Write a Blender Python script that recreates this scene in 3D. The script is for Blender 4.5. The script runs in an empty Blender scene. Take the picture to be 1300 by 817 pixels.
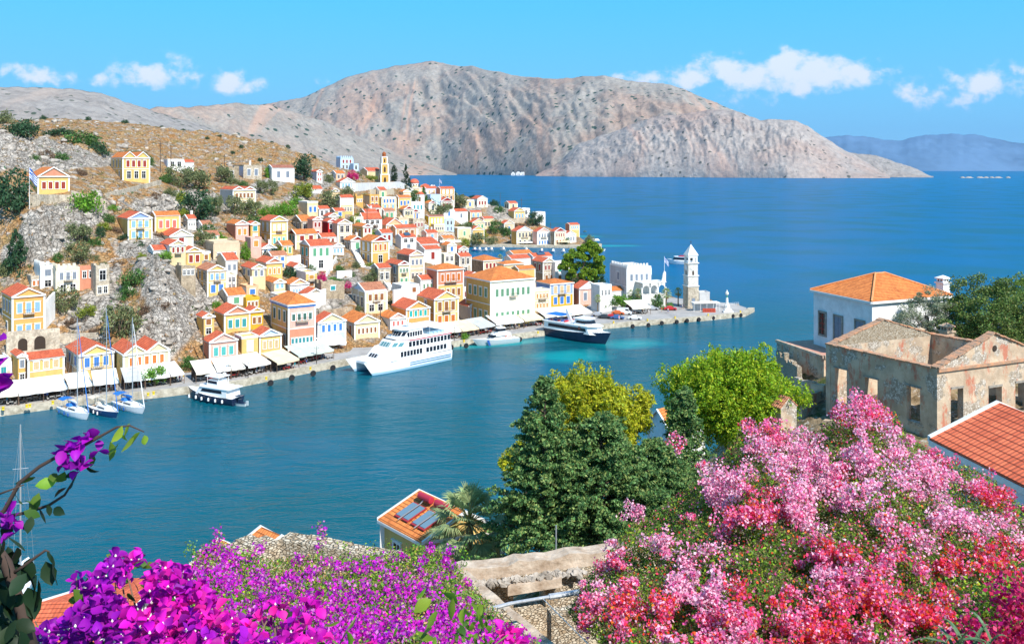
import bpy, bmesh, math, random
import numpy as np
from mathutils import Vector, noise, Matrix, Euler
random.seed(7); np.random.seed(7)
F = 1130.0; CX = 650.0; HY = 214.5; H = 48.0; PI = math.pi; R = math.radians
sc = bpy.context.scene
col = sc.collection

def P(px, py, Y): return Vector(((px-CX)/F*Y, Y, H+(HY-py)/F*Y))
def proj(v): return CX+F*v[0]/v[1], HY+(H-v[2])*F/v[1]

# ------------------------------------------------------------------ tags
def tag(o, label=None, cat=None, group=None, kind=None):
 if label: o['label'] = label
 if cat: o['category'] = cat
 if group: o['group'] = group
 if kind: o['kind'] = kind
 return o
def empty(name, loc, rz=0.0):
 o = bpy.data.objects.new(name, None); col.objects.link(o)
 o.location = loc; o.rotation_euler = (0, 0, rz); o.empty_display_size = .3
 return o
def copy_tree(o, parent=None):
 c = o.copy(); col.objects.link(c); c.parent = parent
 for ch in list(o.children): copy_tree(ch, c)
 return c
def inst(name, mesh, parent=None, loc=(0, 0, 0), rot=(0, 0, 0)):
 o = bpy.data.objects.new(name, mesh); col.objects.link(o)
 o.parent = parent; o.location = loc; o.rotation_euler = rot
 return o

# ------------------------------------------------------------------ materials
MATS = {}
def nodes_of(m):
 m.use_nodes = True
 nt = m.node_tree
 return nt, nt.nodes, nt.links, nt.nodes['Principled BSDF']
def mat(name, c, rough=.8, var=.0, scale=1.0, bump=0.0, bscale=None, metal=0, spec=.3, alpha=1, c2=None, detail=4, coord='Object', trans=0, emit=None):
 if name in MATS: return MATS[name]
 m = bpy.data.materials.new(name); nt, N, Lk, b = nodes_of(m)
 b.inputs['Roughness'].default_value = rough; b.inputs['Metallic'].default_value = metal
 b.inputs['Specular IOR Level'].default_value = spec
 b.inputs['Base Color'].default_value = (*c, 1)
 if emit:
  b.inputs['Emission Color'].default_value = (*emit, 1); b.inputs['Emission Strength'].default_value = 1
 tc = None
 if var or bump or c2:
  tc = N.new('ShaderNodeTexCoord')
 if var or c2:
  n = N.new('ShaderNodeTexNoise'); n.inputs['Scale'].default_value = scale; n.inputs['Detail'].default_value = detail; n.inputs['Roughness'].default_value = .65
  Lk.new(tc.outputs[coord], n.inputs['Vector'])
  r = N.new('ShaderNodeValToRGB'); r.color_ramp.elements[0].position = .35; r.color_ramp.elements[1].position = .65
  Lk.new(n.outputs['Fac'], r.inputs['Fac'])
  if c2: a, z = c, c2
  else:
   a = tuple(max(0, x*(1-var)) for x in c); z = tuple(min(.9, x*(1+var)) for x in c)
  r.color_ramp.elements[0].color = (*a, 1); r.color_ramp.elements[1].color = (*z, 1)
  Lk.new(r.outputs['Color'], b.inputs['Base Color'])
 if bump:
  n2 = N.new('ShaderNodeTexNoise'); n2.inputs['Scale'].default_value = bscale or scale*4; n2.inputs['Detail'].default_value = 5
  Lk.new(tc.outputs[coord], n2.inputs['Vector'])
  bp = N.new('ShaderNodeBump'); bp.inputs['Strength'].default_value = bump; bp.inputs['Distance'].default_value = .1
  Lk.new(n2.outputs['Fac'], bp.inputs['Height']); Lk.new(bp.outputs['Normal'], b.inputs['Normal'])
 MATS[name] = m
 return m
def leafmat(name, c, var=.25, trans=.25, rough=.55):
 if name in MATS: return MATS[name]
 m = bpy.data.materials.new(name); nt, N, Lk, b = nodes_of(m)
 b.inputs['Roughness'].default_value = rough; b.inputs['Specular IOR Level'].default_value = .25
 oi = N.new('ShaderNodeNewGeometry')
 hs = N.new('ShaderNodeHueSaturation'); hs.inputs['Color'].default_value = (*c, 1)
 mr = N.new('ShaderNodeMapRange'); mr.inputs['To Min'].default_value = 1-var; mr.inputs['To Max'].default_value = 1+var
 Lk.new(oi.outputs['Random Per Island'], mr.inputs['Value']); Lk.new(mr.outputs['Result'], hs.inputs['Value'])
 mr2 = N.new('ShaderNodeMapRange'); mr2.inputs['To Min'].default_value = .5-.025; mr2.inputs['To Max'].default_value = .5+.025
 mm = N.new('ShaderNodeMath'); mm.operation = 'FRACT'; m3 = N.new('ShaderNodeMath'); m3.operation = 'MULTIPLY'; m3.inputs[1].default_value = 17.3
 Lk.new(oi.outputs['Random Per Island'], m3.inputs[0]); Lk.new(m3.outputs[0], mm.inputs[0]); Lk.new(mm.outputs[0], mr2.inputs['Value']); Lk.new(mr2.outputs['Result'], hs.inputs['Hue'])
 Lk.new(hs.outputs['Color'], b.inputs['Base Color'])
 tr = N.new('ShaderNodeBsdfTranslucent'); Lk.new(hs.outputs['Color'], tr.inputs['Color'])
 mx = N.new('ShaderNodeMixShader'); mx.inputs['Fac'].default_value = trans
 Lk.new(b.outputs[0], mx.inputs[1]); Lk.new(tr.outputs[0], mx.inputs[2])
 Lk.new(mx.outputs[0], N['Material Output'].inputs['Surface'])
 MATS[name] = m
 return m

WC = dict(cream=(.76,.61,.36), yellow=(.76,.51,.18), ochre=(.72,.42,.12), peach=(.78,.47,.27), salmon=(.64,.27,.17),
   pink=(.80,.46,.38), white=(.82,.80,.77), stone=(.46,.38,.28), red=(.55,.03,.03), orange=(.76,.38,.12), blue=(.30,.42,.76),
   ltblue=(.50,.66,.84), beige=(.68,.55,.38), grey=(.56,.56,.56), mustard=(.70,.42,.04), lavender=(.62,.64,.76), bright=(.80,.56,.05), darkstone=(.36,.29,.22), palestone=(.60,.53,.43), pale=(.80,.73,.56))  # lavender used as sidec paints the shaded side of a wall
def wallmat(n):
 key = 'plaster_'+n
 if key in MATS: return MATS[key]
 c = WC[n]
 m = bpy.data.materials.new(key); nt, N, Lk, b = nodes_of(m)
 b.inputs['Roughness'].default_value = .85; b.inputs['Specular IOR Level'].default_value = .15
 tc = N.new('ShaderNodeTexCoord'); mp = N.new('ShaderNodeMapping'); mp.inputs['Scale'].default_value = (1, 1, .45)
 oi = N.new('ShaderNodeObjectInfo'); ad = N.new('ShaderNodeVectorMath'); ad.operation = 'ADD'
 ml = N.new('ShaderNodeVectorMath'); ml.operation = 'SCALE'; ml.inputs['Scale'].default_value = 50
 cv = N.new('ShaderNodeCombineXYZ'); Lk.new(oi.outputs['Random'], cv.inputs[0]); Lk.new(oi.outputs['Random'], cv.inputs[1]); Lk.new(cv.outputs[0], ml.inputs[0])
 Lk.new(tc.outputs['Object'], mp.inputs['Vector']); Lk.new(mp.outputs[0], ad.inputs[0]); Lk.new(ml.outputs[0], ad.inputs[1])
 st = n in ('stone', 'darkstone', 'palestone')
 n1 = N.new('ShaderNodeTexNoise'); n1.inputs['Scale'].default_value = .55; n1.inputs['Detail'].default_value = 7; n1.inputs['Roughness'].default_value = .7
 Lk.new(ad.outputs[0], n1.inputs['Vector'])
 r = N.new('ShaderNodeValToRGB'); r.color_ramp.elements[0].position = .36; r.color_ramp.elements[1].position = .58
 k = .5 if st else .72
 r.color_ramp.elements[0].color = (c[0]*k, c[1]*k*.95, c[2]*k*.9, 1); r.color_ramp.elements[1].color = (*c, 1)
 Lk.new(n1.outputs['Fac'], r.inputs['Fac'])
 mx = N.new('ShaderNodeMix'); mx.data_type = 'RGBA'; mx.blend_type = 'MIX'; mx.inputs['Factor'].default_value = .55 if not st else .8
 mx.inputs['A'].default_value = (*c, 1); Lk.new(r.outputs['Color'], mx.inputs['B'])
 if st:
  v = N.new('ShaderNodeTexVoronoi'); v.inputs['Scale'].default_value = 2.6; Lk.new(tc.outputs['Object'], v.inputs['Vector'])
  mv = N.new('ShaderNodeMix'); mv.data_type = 'RGBA'; mv.blend_type = 'MULTIPLY'; mv.inputs['Factor'].default_value = .55
  Lk.new(mx.outputs['Result'], mv.inputs['A']); 
  rr = N.new('ShaderNodeValToRGB'); rr.color_ramp.elements[0].color = (.55, .5, .45, 1); rr.color_ramp.elements[1].color = (1.3, 1.25, 1.15, 1)
  sp = N.new('ShaderNodeSeparateColor'); Lk.new(v.outputs['Color'], sp.inputs[0]); Lk.new(sp.outputs[0], rr.inputs['Fac'])
  Lk.new(rr.outputs['Color'], mv.inputs['B']); Lk.new(mv.outputs['Result'], b.inputs['Base Color'])
  bp = N.new('ShaderNodeBump'); bp.inputs['Strength'].default_value = .6; bp.inputs['Distance'].default_value = .12
  v2 = N.new('ShaderNodeTexVoronoi'); v2.feature = 'DISTANCE_TO_EDGE'; v2.inputs['Scale'].default_value = 2.6; Lk.new(tc.outputs['Object'], v2.inputs['Vector'])
  Lk.new(v2.outputs['Distance'], bp.inputs['Height']); Lk.new(bp.outputs['Normal'], b.inputs['Normal'])
 else:
  Lk.new(mx.outputs['Result'], b.inputs['Base Color'])
 MATS[key] = m
 return m
def roofmat(n):
 key = 'roof_tiles_'+n
 if key in MATS: return MATS[key]
 c = dict(red=(.66,.13,.055), orange=(.72,.20,.05), dull=(.42,.15,.09), maroon=(.45,.06,.05), old=(.55,.20,.10), pink=(.70,.17,.11))[n]
 m = bpy.data.materials.new(key); nt, N, Lk, b = nodes_of(m)
 b.inputs['Roughness'].default_value = .75; b.inputs['Specular IOR Level'].default_value = .2
 uv = N.new('ShaderNodeUVMap'); sx = N.new('ShaderNodeSeparateXYZ'); Lk.new(uv.outputs[0], sx.inputs[0])
 # courses along v (.36 m) and channels along u (.22 m)
 def frac(sock, per):
  a = N.new('ShaderNodeMath'); a.operation = 'DIVIDE'; a.inputs[1].default_value = per; Lk.new(sock, a.inputs[0])
  f = N.new('ShaderNodeMath'); f.operation = 'FRACT'; Lk.new(a.outputs[0], f.inputs[0]); return f.outputs[0], a.outputs[0]
 fv, av = frac(sx.outputs[1], .36); fu, au = frac(sx.outputs[0], .24)
 pp = N.new('ShaderNodeMath'); pp.operation = 'PINGPONG'; pp.inputs[1].default_value = .5; Lk.new(au, pp.inputs[0])
 # per tile random
 fl1 = N.new('ShaderNodeMath'); fl1.operation = 'FLOOR'; Lk.new(av, fl1.inputs[0]); fl2 = N.new('ShaderNodeMath'); fl2.operation = 'FLOOR'; Lk.new(au, fl2.inputs[0])
 cb = N.new('ShaderNodeCombineXYZ'); Lk.new(fl1.outputs[0], cb.inputs[0]); Lk.new(fl2.outputs[0], cb.inputs[1])
 wn = N.new('ShaderNodeTexWhiteNoise'); Lk.new(cb.outputs[0], wn.inputs['Vector'])
 tc = N.new('ShaderNodeTexCoord'); n1 = N.new('ShaderNodeTexNoise'); n1.inputs['Scale'].default_value = .7; n1.inputs['Detail'].default_value = 6
 Lk.new(tc.outputs['Object'], n1.inputs['Vector'])
 ad = N.new('ShaderNodeMath'); ad.operation = 'MULTIPLY_ADD'; ad.inputs[1].default_value = .35; Lk.new(wn.outputs['Value'], ad.inputs[0]); Lk.new(n1.outputs['Fac'], ad.inputs[2])
 r = N.new('ShaderNodeValToRGB'); r.color_ramp.elements[0].position = .35; r.color_ramp.elements[1].position = .95
 r.color_ramp.elements[0].color = (c[0]*.68, c[1]*.7, c[2]*.8, 1); r.color_ramp.elements[1].color = (min(.85, c[0]*1.2), c[1]*1.45, c[2]*1.6, 1)
 Lk.new(ad.outputs[0], r.inputs['Fac'])
 gap = N.new('ShaderNodeMath'); gap.operation = 'LESS_THAN'; gap.inputs[1].default_value = .20; Lk.new(fv, gap.inputs[0])
 mx = N.new('ShaderNodeMix'); mx.data_type = 'RGBA'; Lk.new(r.outputs['Color'], mx.inputs['A']); mx.inputs['B'].default_value = (c[0]*.35, c[1]*.35, c[2]*.4, 1)
 g2 = N.new('ShaderNodeMath'); g2.operation = 'MULTIPLY'; g2.inputs[1].default_value = .85; Lk.new(gap.outputs[0], g2.inputs[0]); Lk.new(g2.outputs[0], mx.inputs['Factor'])
 Lk.new(mx.outputs['Result'], b.inputs['Base Color'])
 hh = N.new('ShaderNodeMath'); hh.operation = 'MULTIPLY_ADD'; hh.inputs[1].default_value = 1.2; Lk.new(pp.outputs[0], hh.inputs[0])
 inv = N.new('ShaderNodeMath'); inv.operation = 'SUBTRACT'; inv.inputs[0].default_value = 1; Lk.new(fv, inv.inputs[1]); Lk.new(inv.outputs[0], hh.inputs[2])
 bp = N.new('ShaderNodeBump'); bp.inputs['Strength'].default_value = .8; bp.inputs['Distance'].default_value = .08
 Lk.new(hh.outputs[0], bp.inputs['Height']); Lk.new(bp.outputs['Normal'], b.inputs['Normal'])
 MATS[key] = m
 return m
WINC = dict(dark=(.012,.013,.016), blue=(.05,.20,.55), teal=(.03,.30,.33), aqua=(.08,.46,.44), green=(.12,.36,.20), maroon=(.30,.03,.02), brown=(.30,.12,.04),
   orange=(.55,.16,.03), white=(.78,.78,.76), grey=(.20,.24,.30), pinkr=(.62,.16,.13), ltblue=(.22,.45,.72), dkgreen=(.05,.14,.11), glass=(.05,.07,.09), cream=(.62,.47,.27), turq=(.02,.42,.38), ochre=(.60,.30,.06), skyblue=(.22,.42,.66), sage=(.13,.27,.16))
def winmat(n): return mat('paint_'+n, WINC[n], .25 if n in ('dark', 'glass') else .6, var=.12, scale=3)
TRIM = lambda: mat('white_trim', (.80,.79,.76), .7, var=.06, scale=1.2)

# ------------------------------------------------------------------ mesh builder
class MB:
 def __init__(s): s.v = []; s.f = []; s.m = []; s.smooth = set()
 def add(s, vs, fs, m=0):
  o = len(s.v); s.v += [tuple(p) for p in vs]
  for f in fs: s.f.append([o+i for i in f]); s.m.append(m)
 def box(s, x0, x1, y0, y1, z0, z1, m=0):
  s.add([(x0,y0,z0),(x1,y0,z0),(x1,y1,z0),(x0,y1,z0),(x0,y0,z1),(x1,y0,z1),(x1,y1,z1),(x0,y1,z1)],
    [(0,3,2,1),(4,5,6,7),(0,1,5,4),(1,2,6,5),(2,3,7,6),(3,0,4,7)], m)
 def hexa(s, b, t, m=0):    # bottom 4, top 4 (ccw from above)
  s.add(list(b)+list(t), [(0,3,2,1),(4,5,6,7),(0,1,5,4),(1,2,6,5),(2,3,7,6),(3,0,4,7)], m)
 def prism(s, poly, ax, a0, a1, m=0):   # poly 2D in the other two axes
  def mk(p, a):
   if ax == 'y': return (p[0], a, p[1])
   if ax == 'x': return (a, p[0], p[1])
   return (p[0], p[1], a)
  n = len(poly); vs = [mk(p, a0) for p in poly]+[mk(p, a1) for p in poly]
  s.add(vs, [tuple(range(n))[::-1], tuple(range(n, 2*n))]+[(i, (i+1) % n, n+(i+1) % n, n+i) for i in range(n)], m)
 def tube(s, pts, rad, m=0, seg=6, cap=True):
  pts = [Vector(p) for p in pts]; n = len(pts)
  if not hasattr(rad, '__len__'): rad = [rad]*n
  rings = []
  for i, p in enumerate(pts):
   d = (pts[min(i+1, n-1)]-pts[max(i-1, 0)]).normalized()
   up = Vector((0, 0, 1)) if abs(d.z) < .9 else Vector((1, 0, 0))
   a = d.cross(up).normalized(); b = d.cross(a)
   rings.append([p+(a*math.cos(2*PI*k/seg)+b*math.sin(2*PI*k/seg))*rad[i] for k in range(seg)])
  vs = [q for r in rings for q in r]
  fs = [(i*seg+k, i*seg+(k+1) % seg, (i+1)*seg+(k+1) % seg, (i+1)*seg+k) for i in range(n-1) for k in range(seg)]
  if cap: fs += [tuple(range(seg))[::-1], tuple(range((n-1)*seg, n*seg))]
  s.add(vs, fs, m)
 def lathe(s, prof, c=(0, 0, 0), m=0, seg=16):
  n = len(prof); vs = []
  for r, z in prof:
   vs += [(c[0]+r*math.cos(2*PI*k/seg), c[1]+r*math.sin(2*PI*k/seg), c[2]+z) for k in range(seg)]
  fs = [(i*seg+k, i*seg+(k+1) % seg, (i+1)*seg+(k+1) % seg, (i+1)*seg+k) for i in range(n-1) for k in range(seg)]
  fs += [tuple(range(seg))[::-1], tuple(range((n-1)*seg, n*seg))]
  s.add(vs, fs, m)
 def mesh(s, name, mats, uv=False, smooth=False):
  me = bpy.data.meshes.new(name); me.from_pydata(s.v, [], s.f)
  for m in (mats if isinstance(mats, (list, tuple)) else [mats]): me.materials.append(m)
  me.polygons.foreach_set('material_index', s.m)
  if smooth: me.polygons.foreach_set('use_smooth', [True]*len(s.f))
  if uv:
   ul = me.uv_layers.new(name='UVMap')
   for p in me.polygons:
    n = p.normal
    e = Vector((0, 0, 1)).cross(n)
    e = e.normalized() if e.length > .01 else Vector((1, 0, 0))
    t = n.cross(e)
    for li in p.loop_indices:
     q = me.vertices[me.loops[li].vertex_index].co
     ul.data[li].uv = (q.dot(e), q.dot(t))
  me.update()
  return me
 def build(s, name, mats, parent=None, uv=False, smooth=False, loc=(0, 0, 0), rot=(0, 0, 0)):
  return inst(name, s.mesh(name, mats, uv, smooth), parent, loc, rot)

def npmesh(name, V, Fq, mats, midx=None, smooth=False):
 me = bpy.data.meshes.new(name)
 V = np.asarray(V, dtype=np.float32); Fq = np.asarray(Fq, dtype=np.int32); nf, k = Fq.shape
 me.vertices.add(len(V)); me.vertices.foreach_set('co', V.ravel())
 me.loops.add(nf*k); me.loops.foreach_set('vertex_index', Fq.ravel())
 me.polygons.add(nf); me.polygons.foreach_set('loop_start', np.arange(0, nf*k, k, dtype=np.int32)); me.polygons.foreach_set('loop_total', np.full(nf, k, dtype=np.int32))
 for m in mats: me.materials.append(m)
 if midx is not None: me.polygons.foreach_set('material_index', np.asarray(midx, dtype=np.int32))
 if smooth: me.polygons.foreach_set('use_smooth', np.ones(nf, dtype=bool))
 me.update(calc_edges=True); me.validate()
 return me
def gridmesh(name, V, nu, nv, mats, smooth=True):
 i = np.arange(nu-1)[:, None]*nv+np.arange(nv-1)[None, :]
 Fq = np.stack([i, i+nv, i+nv+1, i+1], -1).reshape(-1, 4)
 return npmesh(name, V, Fq, mats, None, smooth)
rng = np.random.default_rng(11)
def leaf_quads(pts, size, aspect=.6, up=None, bend=0):
 """quads (as bent diamond leaves) with random orientation at pts"""
 n = len(pts); a = rng.normal(size=(n, 3)); a /= np.linalg.norm(a, axis=1)[:, None]
 if up is not None: a = a*(1-up)+np.array([0, 0, 1.0])*up*0; 
 b = rng.normal(size=(n, 3)); b = np.cross(a, b); b /= np.linalg.norm(b, axis=1)[:, None]+1e-9
 s = np.asarray(size).reshape(-1, 1)*np.ones((n, 1))
 V = np.stack([pts-a*s, pts+b*s*aspect, pts+a*s, pts-b*s*aspect], 1).reshape(-1, 3)
 Fq = np.arange(4*n).reshape(-1, 4)
 return V, Fq

# ------------------------------------------------------------------ town terrain: columns of (Y, z) below pixel column px (authoring coordinates)
def zz(py, Y): return H+(HY-py)/F*Y
COLS = {
 -300: [(171,1.3),(190,1.3),(203,8),(222,16),(240,26),(250,40),(300,62),(380,66),(430,74),(560,50)],
 0: [(173,1.3),(190,1.4),(203,8),(222,15.5),(235,24),(248,38),(258,41),(275,50),(300,61),(380,63),(430,71),(560,50)],
 50: [(177,1.3),(192,1.4),(206,7),(222,15.5),(233,23),(244,37),(262,41),(285,48),(310,57),(380,63),(430,72),(560,50)],
 100: [(181,1.3),(200,1.5),(210,6.5),(222,14.5),(237,22),(252,33),(266,41.6),(290,46),(320,54),(380,64),(430,71.5),(560,50)],
 150: [(184,1.3),(203,1.5),(212,9.5),(226,15.5),(240,21),(254,28),(270,36.5),(292,43.5),(306,44.3),(335,52),(430,70),(560,50)],
 200: [(187,1.3),(206,1.6),(213,8),(222,17),(233,24),(258,27.3),(276,30),(300,38.6),(318,43.6),(350,51),(430,68.5),(560,46)],
 250: [(191,1.3),(207,1.4),(213,3),(222,7.6),(232,12),(246,18.5),(262,23.5),(285,29),(315,35.3),(345,41.7),(375,48),(440,67),(560,45)],
 300: [(195.5,1.3),(211,1.4),(222,6),(230,10.2),(242,14.7),(258,19.3),(280,24.3),(305,30.3),(335,37.5),(360,43),(390,49),(440,64.5),(560,42)],
 350: [(203,1.3),(219,1.4),(232,6.8),(246,10.9),(265,16.2),(288,21),(312,27),(342,34.2),(372,41.2),(405,49.6),(440,60.5),(560,40)],
 400: [(211,1.3),(225,1.4),(233,4.2),(243,8.1),(258,12.5),(280,16.9),(305,22.2),(335,28.6),(368,36.4),(400,43.2),(430,50),(450,54),(560,38)],
 450: [(219.5,1.3),(233,1.4),(242,5.1),(256,9.4),(275,13.8),(302,18.5),(332,24.3),(368,31.5),(410,38.7),(450,43.8),(490,47.5),(540,38),(620,5)],
 500: [(228,1.3),(245,1.4),(255,6.1),(270,10.8),(300,14.9),(345,18.8),(395,23.4),(445,30.1),(500,36.9),(525,41),(545,40.5),(575,25),(620,-3)],
 550: [(237,1.3),(258,1.4),(268,5),(285,9),(310,12.4),(345,13.6),(380,12.5),(440,10),(470,7.4),(500,10.2),(530,17.3),(560,26.4),(580,33.5),(592,34),(610,20),(640,-3)],
 590: [(242,1.3),(280,1.4),(310,4),(345,6),(400,4),(440,1.6),(470,1),(540,1.0),(552,2),(565,8),(590,16),(605,26),(622,29.5),(650,-3)],
 612: [(245,1.3),(330,2.0),(420,1.8),(440,-3),(548,-3),(552,1.3),(560,1.4),(572,5),(590,14),(610,22.4),(628,26.5),(660,-3)],
 650: [(250,1.3),(430,1.4),(440,-3),(546,-3),(550,1.3),(562,1.4),(578,6),(600,15.9),(616,20),(650,-3)],
 675: [(254,1.3),(430,1.4),(440,-3),(546,-3),(549,1.3),(575,2),(590,9),(604,15),(612,13),(640,-3)],
 700: [(258,1.3),(430,1.4),(440,-3),(544,-3),(547,1.3),(576,2),(588,6.5),(600,8),(625,-3)],
 735: [(262,1.3),(400,1.4),(412,-3),(542,-3),(545,1.3),(575,2.5),(590,3),(600,-3)],
 755: [(265,1.3),(370,1.4),(380,-3),(542,-3),(545,.9),(560,1.2),(570,-3),(600,-3)],
 766: [(267,1.3),(355,1.4),(365,-3),(560,-3)],
 800: [(271.5,1.3),(338,1.4),(343,-3),(560,-3)],
 850: [(276.5,1.3),(330,1.4),(335,-3),(560,-3)],
 900: [(282.5,1.3),(322,1.4),(327,-3),(560,-3)],
 938: [(288.5,1.3),(311,1.4),(313,-3),(560,-3)],
 948: [(288,-3),(560,-3)],
 1000: [(288,-3),(560,-3)],
}
CK = sorted(COLS)
CA = [(np.array([p[0] for p in COLS[k]], float), np.array([p[1] for p in COLS[k]], float)) for k in CK]
def hz(X, Y):
 u = min(max(CX+F*X/Y, CK[0]), CK[-1]-.01)
 import bisect
 i = bisect.bisect_right(CK, u)-1
 t = (u-CK[i])/(CK[i+1]-CK[i])
 def zf(A):
  if Y < A[0][0]: return -4.0 if Y < A[0][0]-.01 else A[1][0]
  return float(np.interp(Y, A[0], A[1]))
 # quay edge interpolated
 e = CA[i][0][0]*(1-t)+CA[i+1][0][0]*t
 if Y < e: return -4.0
 a = float(np.interp(Y, CA[i][0], CA[i][1])); b = float(np.interp(Y, CA[i+1][0], CA[i+1][1]))
 return a*(1-t)+b*t
def ray(px, py, y0=165.0, y1=680.0):
 prev = None; Y = y0
 while Y < y1:
  z = zz(py, Y); h = hz((px-CX)/F*Y, Y)
  if h >= z:
   lo, hi = Y-1.0, Y
   for _ in range(8):
    m = (lo+hi)/2
    if hz((px-CX)/F*m, m) >= zz(py, m): hi = m
    else: lo = m
   return Vector(((px-CX)/F*hi, hi, zz(py, hi)))
  Y += 1.0
 bg, bY = 8.0, None      # a sight line just over a crest: the crest itself
 for Y in range(int(y0), int(y1), 2):
  g = zz(py, Y)-hz((px-CX)/F*Y, Y)
  if g < bg: bg, bY = g, Y
 return Vector(((px-CX)/F*bY, bY, zz(py, bY)-bg)) if bY else None

# ------------------------------------------------------------------ places named in labels
LM = []      # (px, py, phrase)
USED = {}
ORD = 'first second third fourth fifth sixth seventh eighth ninth tenth eleventh twelfth thirteenth fourteenth fifteenth sixteenth seventeenth'.split()
def whereis(px, py, desc, maxw=16):
 c = sorted(LM, key=lambda l: (l[0]-px)**2+((l[1]-py)*1.2)**2)
 for l in c[:40]:
  dx, dy = px-l[0], py-l[1]
  if abs(dx) > abs(dy)*1.0: w = 'just right of' if dx > 0 else 'just left of'
  else: w = 'just below' if dy > 0 else 'just above'
  s = f'{desc} {w} the {l[2]}'
  if len(s.split()) <= maxw and s not in USED:
   USED[s] = 1
   return s
 s = f'{desc} beside the {c[0][2]}'
 return ' '.join(s.split()[:16])
EXPO=0.46; SUNE=4.8; SKYS=.145; HAZE=1.8e-5
# ------------------------------------------------------------------ houses
WCACHE = {}
def window_mesh(w, h, c, trim):
 k = (round(w*5)/5, round(h*5)/5, c, trim)
 if k in WCACHE: return WCACHE[k], k
 w, h = k[0], k[1]
 fr = MB(); t = .16
 fr.box(-w/2-t, w/2+t, -.07, .03, -h/2-t, -h/2); fr.box(-w/2-t, w/2+t, -.09, .03, h/2, h/2+t+.06)
 fr.box(-w/2-t, -w/2, -.07, .03, -h/2, h/2); fr.box(w/2, w/2+t, -.07, .03, -h/2, h/2)
 fr.box(-w/2-.3, w/2+.3, -.16, .03, h/2+t+.06, h/2+t+.16)
 fm = fr.mesh('window', TRIM() if trim == 'white' else wallmat(trim))
 pm = MB()
 if c in ('dark', 'glass'):
  pm.box(-w/2, w/2, -.02, .02, -h/2, h/2, 0)
  pm.box(-.035, .035, -.045, -.02, -h/2, h/2, 1); pm.box(-w/2, w/2, -.045, -.02, h*.12, h*.12+.06, 1)
 else:
  pm.box(-w/2+.02, -.02, -.05, .02, -h/2, h/2, 0); pm.box(.02, w/2-.02, -.05, .02, -h/2, h/2, 0)
  for k2 in range(4):
   z = -h/2+h*(k2+.5)/4
   pm.box(-w/2+.08, -.08, -.07, -.05, z-h*.09, z+h*.09, 0); pm.box(.08, w/2-.08, -.07, -.05, z-h*.09, z+h*.09, 0)
 ms = pm.mesh('shutters' if c not in ('dark', 'glass') else 'pane', [winmat(c), TRIM()])
 WCACHE[k] = (fm, ms)
 return WCACHE[k], k
def put_windows(root, rows, w, z0, z1, face, small=False, trim='white', D=0, bal=False):
 """rows: upper to lower. face 'f' at y=0 or 's' at x=0 (left side)"""
 if not rows: return
 nr = len(rows); rh = (z1-z0)/nr
 for ri, (n, c) in enumerate(rows):
  zc = z1-(ri+.5)*rh
  if n == 0: continue
  m = w*.08; sp = (w-2*m)/n
  ww = min(1.45, sp*.52); hh = min(2.6, rh*.62, ww*2.2)
  hh = max(hh, .6)
  (fm, ms), k = window_mesh(ww, hh, c, trim)
  for i in range(n):
   p = m+(i+.5)*sp
   if face == 'f': loc = (p, -.03, zc); rot = (0, 0, 0)
   else: loc = (-.03, D-p, zc); rot = (0, 0, -PI/2)
   o = inst('window', fm, root, loc, rot)
   inst('pane' if c in ('dark', 'glass') else 'shutters', ms, o)
  if bal and ri == 0 and nr > 1 and face == 'f':
   zb = zc-hh/2-.25; bw = min(w*.8, sp*(1 if n % 2 else 2)*.95+.6)
   b = MB(); b.box(w/2-bw/2, w/2+bw/2, -1.0, -.002, zb-.14, zb)
   bo = b.build('balcony', wallmat('palestone'), root)
   r = MB(); k = max(4, int(bw/.35))
   for i in range(k+1): r.box(w/2-bw/2+i*(bw-.04)/k, w/2-bw/2+i*(bw-.04)/k+.04, -.98, -.94, zb, zb+.95)
   r.box(w/2-bw/2, w/2+bw/2, -.99, -.93, zb+.95, zb+1.0)
   r.build('railing', mat('dark_iron', (.05,.045,.04), .5), bo)
RECT = []
FOOT = []   # footprints (x, y, r)
HN = []
def solve(xs, xl, xr, pb, pe, Y, D, yaw):
 if Y: P0 = P(xl, pb, Y)
 else:
  P0 = ray(xl, pb)
  if P0 is None: P0 = P(xl, pb, 480); print('NORAY', xl, pb)
 Y0, X0 = P0.y, P0.x
 a = R(yaw if yaw is not None else 31+9*(CX-xl)/CX)
 dx, dy = math.cos(a), math.sin(a); t = (xr-CX)/F
 w = (t*Y0-X0)/(dx-t*dy)
 h = (pb-pe)/F*Y0
 if D is None:
  ts = (xs-CX)/F; den = math.sin(a)+ts*math.cos(a)
  D = (X0-ts*Y0)/den if den > .03 else 9
  D = min(max(D, 5.0, w*.6), 16, max(9, w*1.8))
 return P0, a, w, h, D
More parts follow.
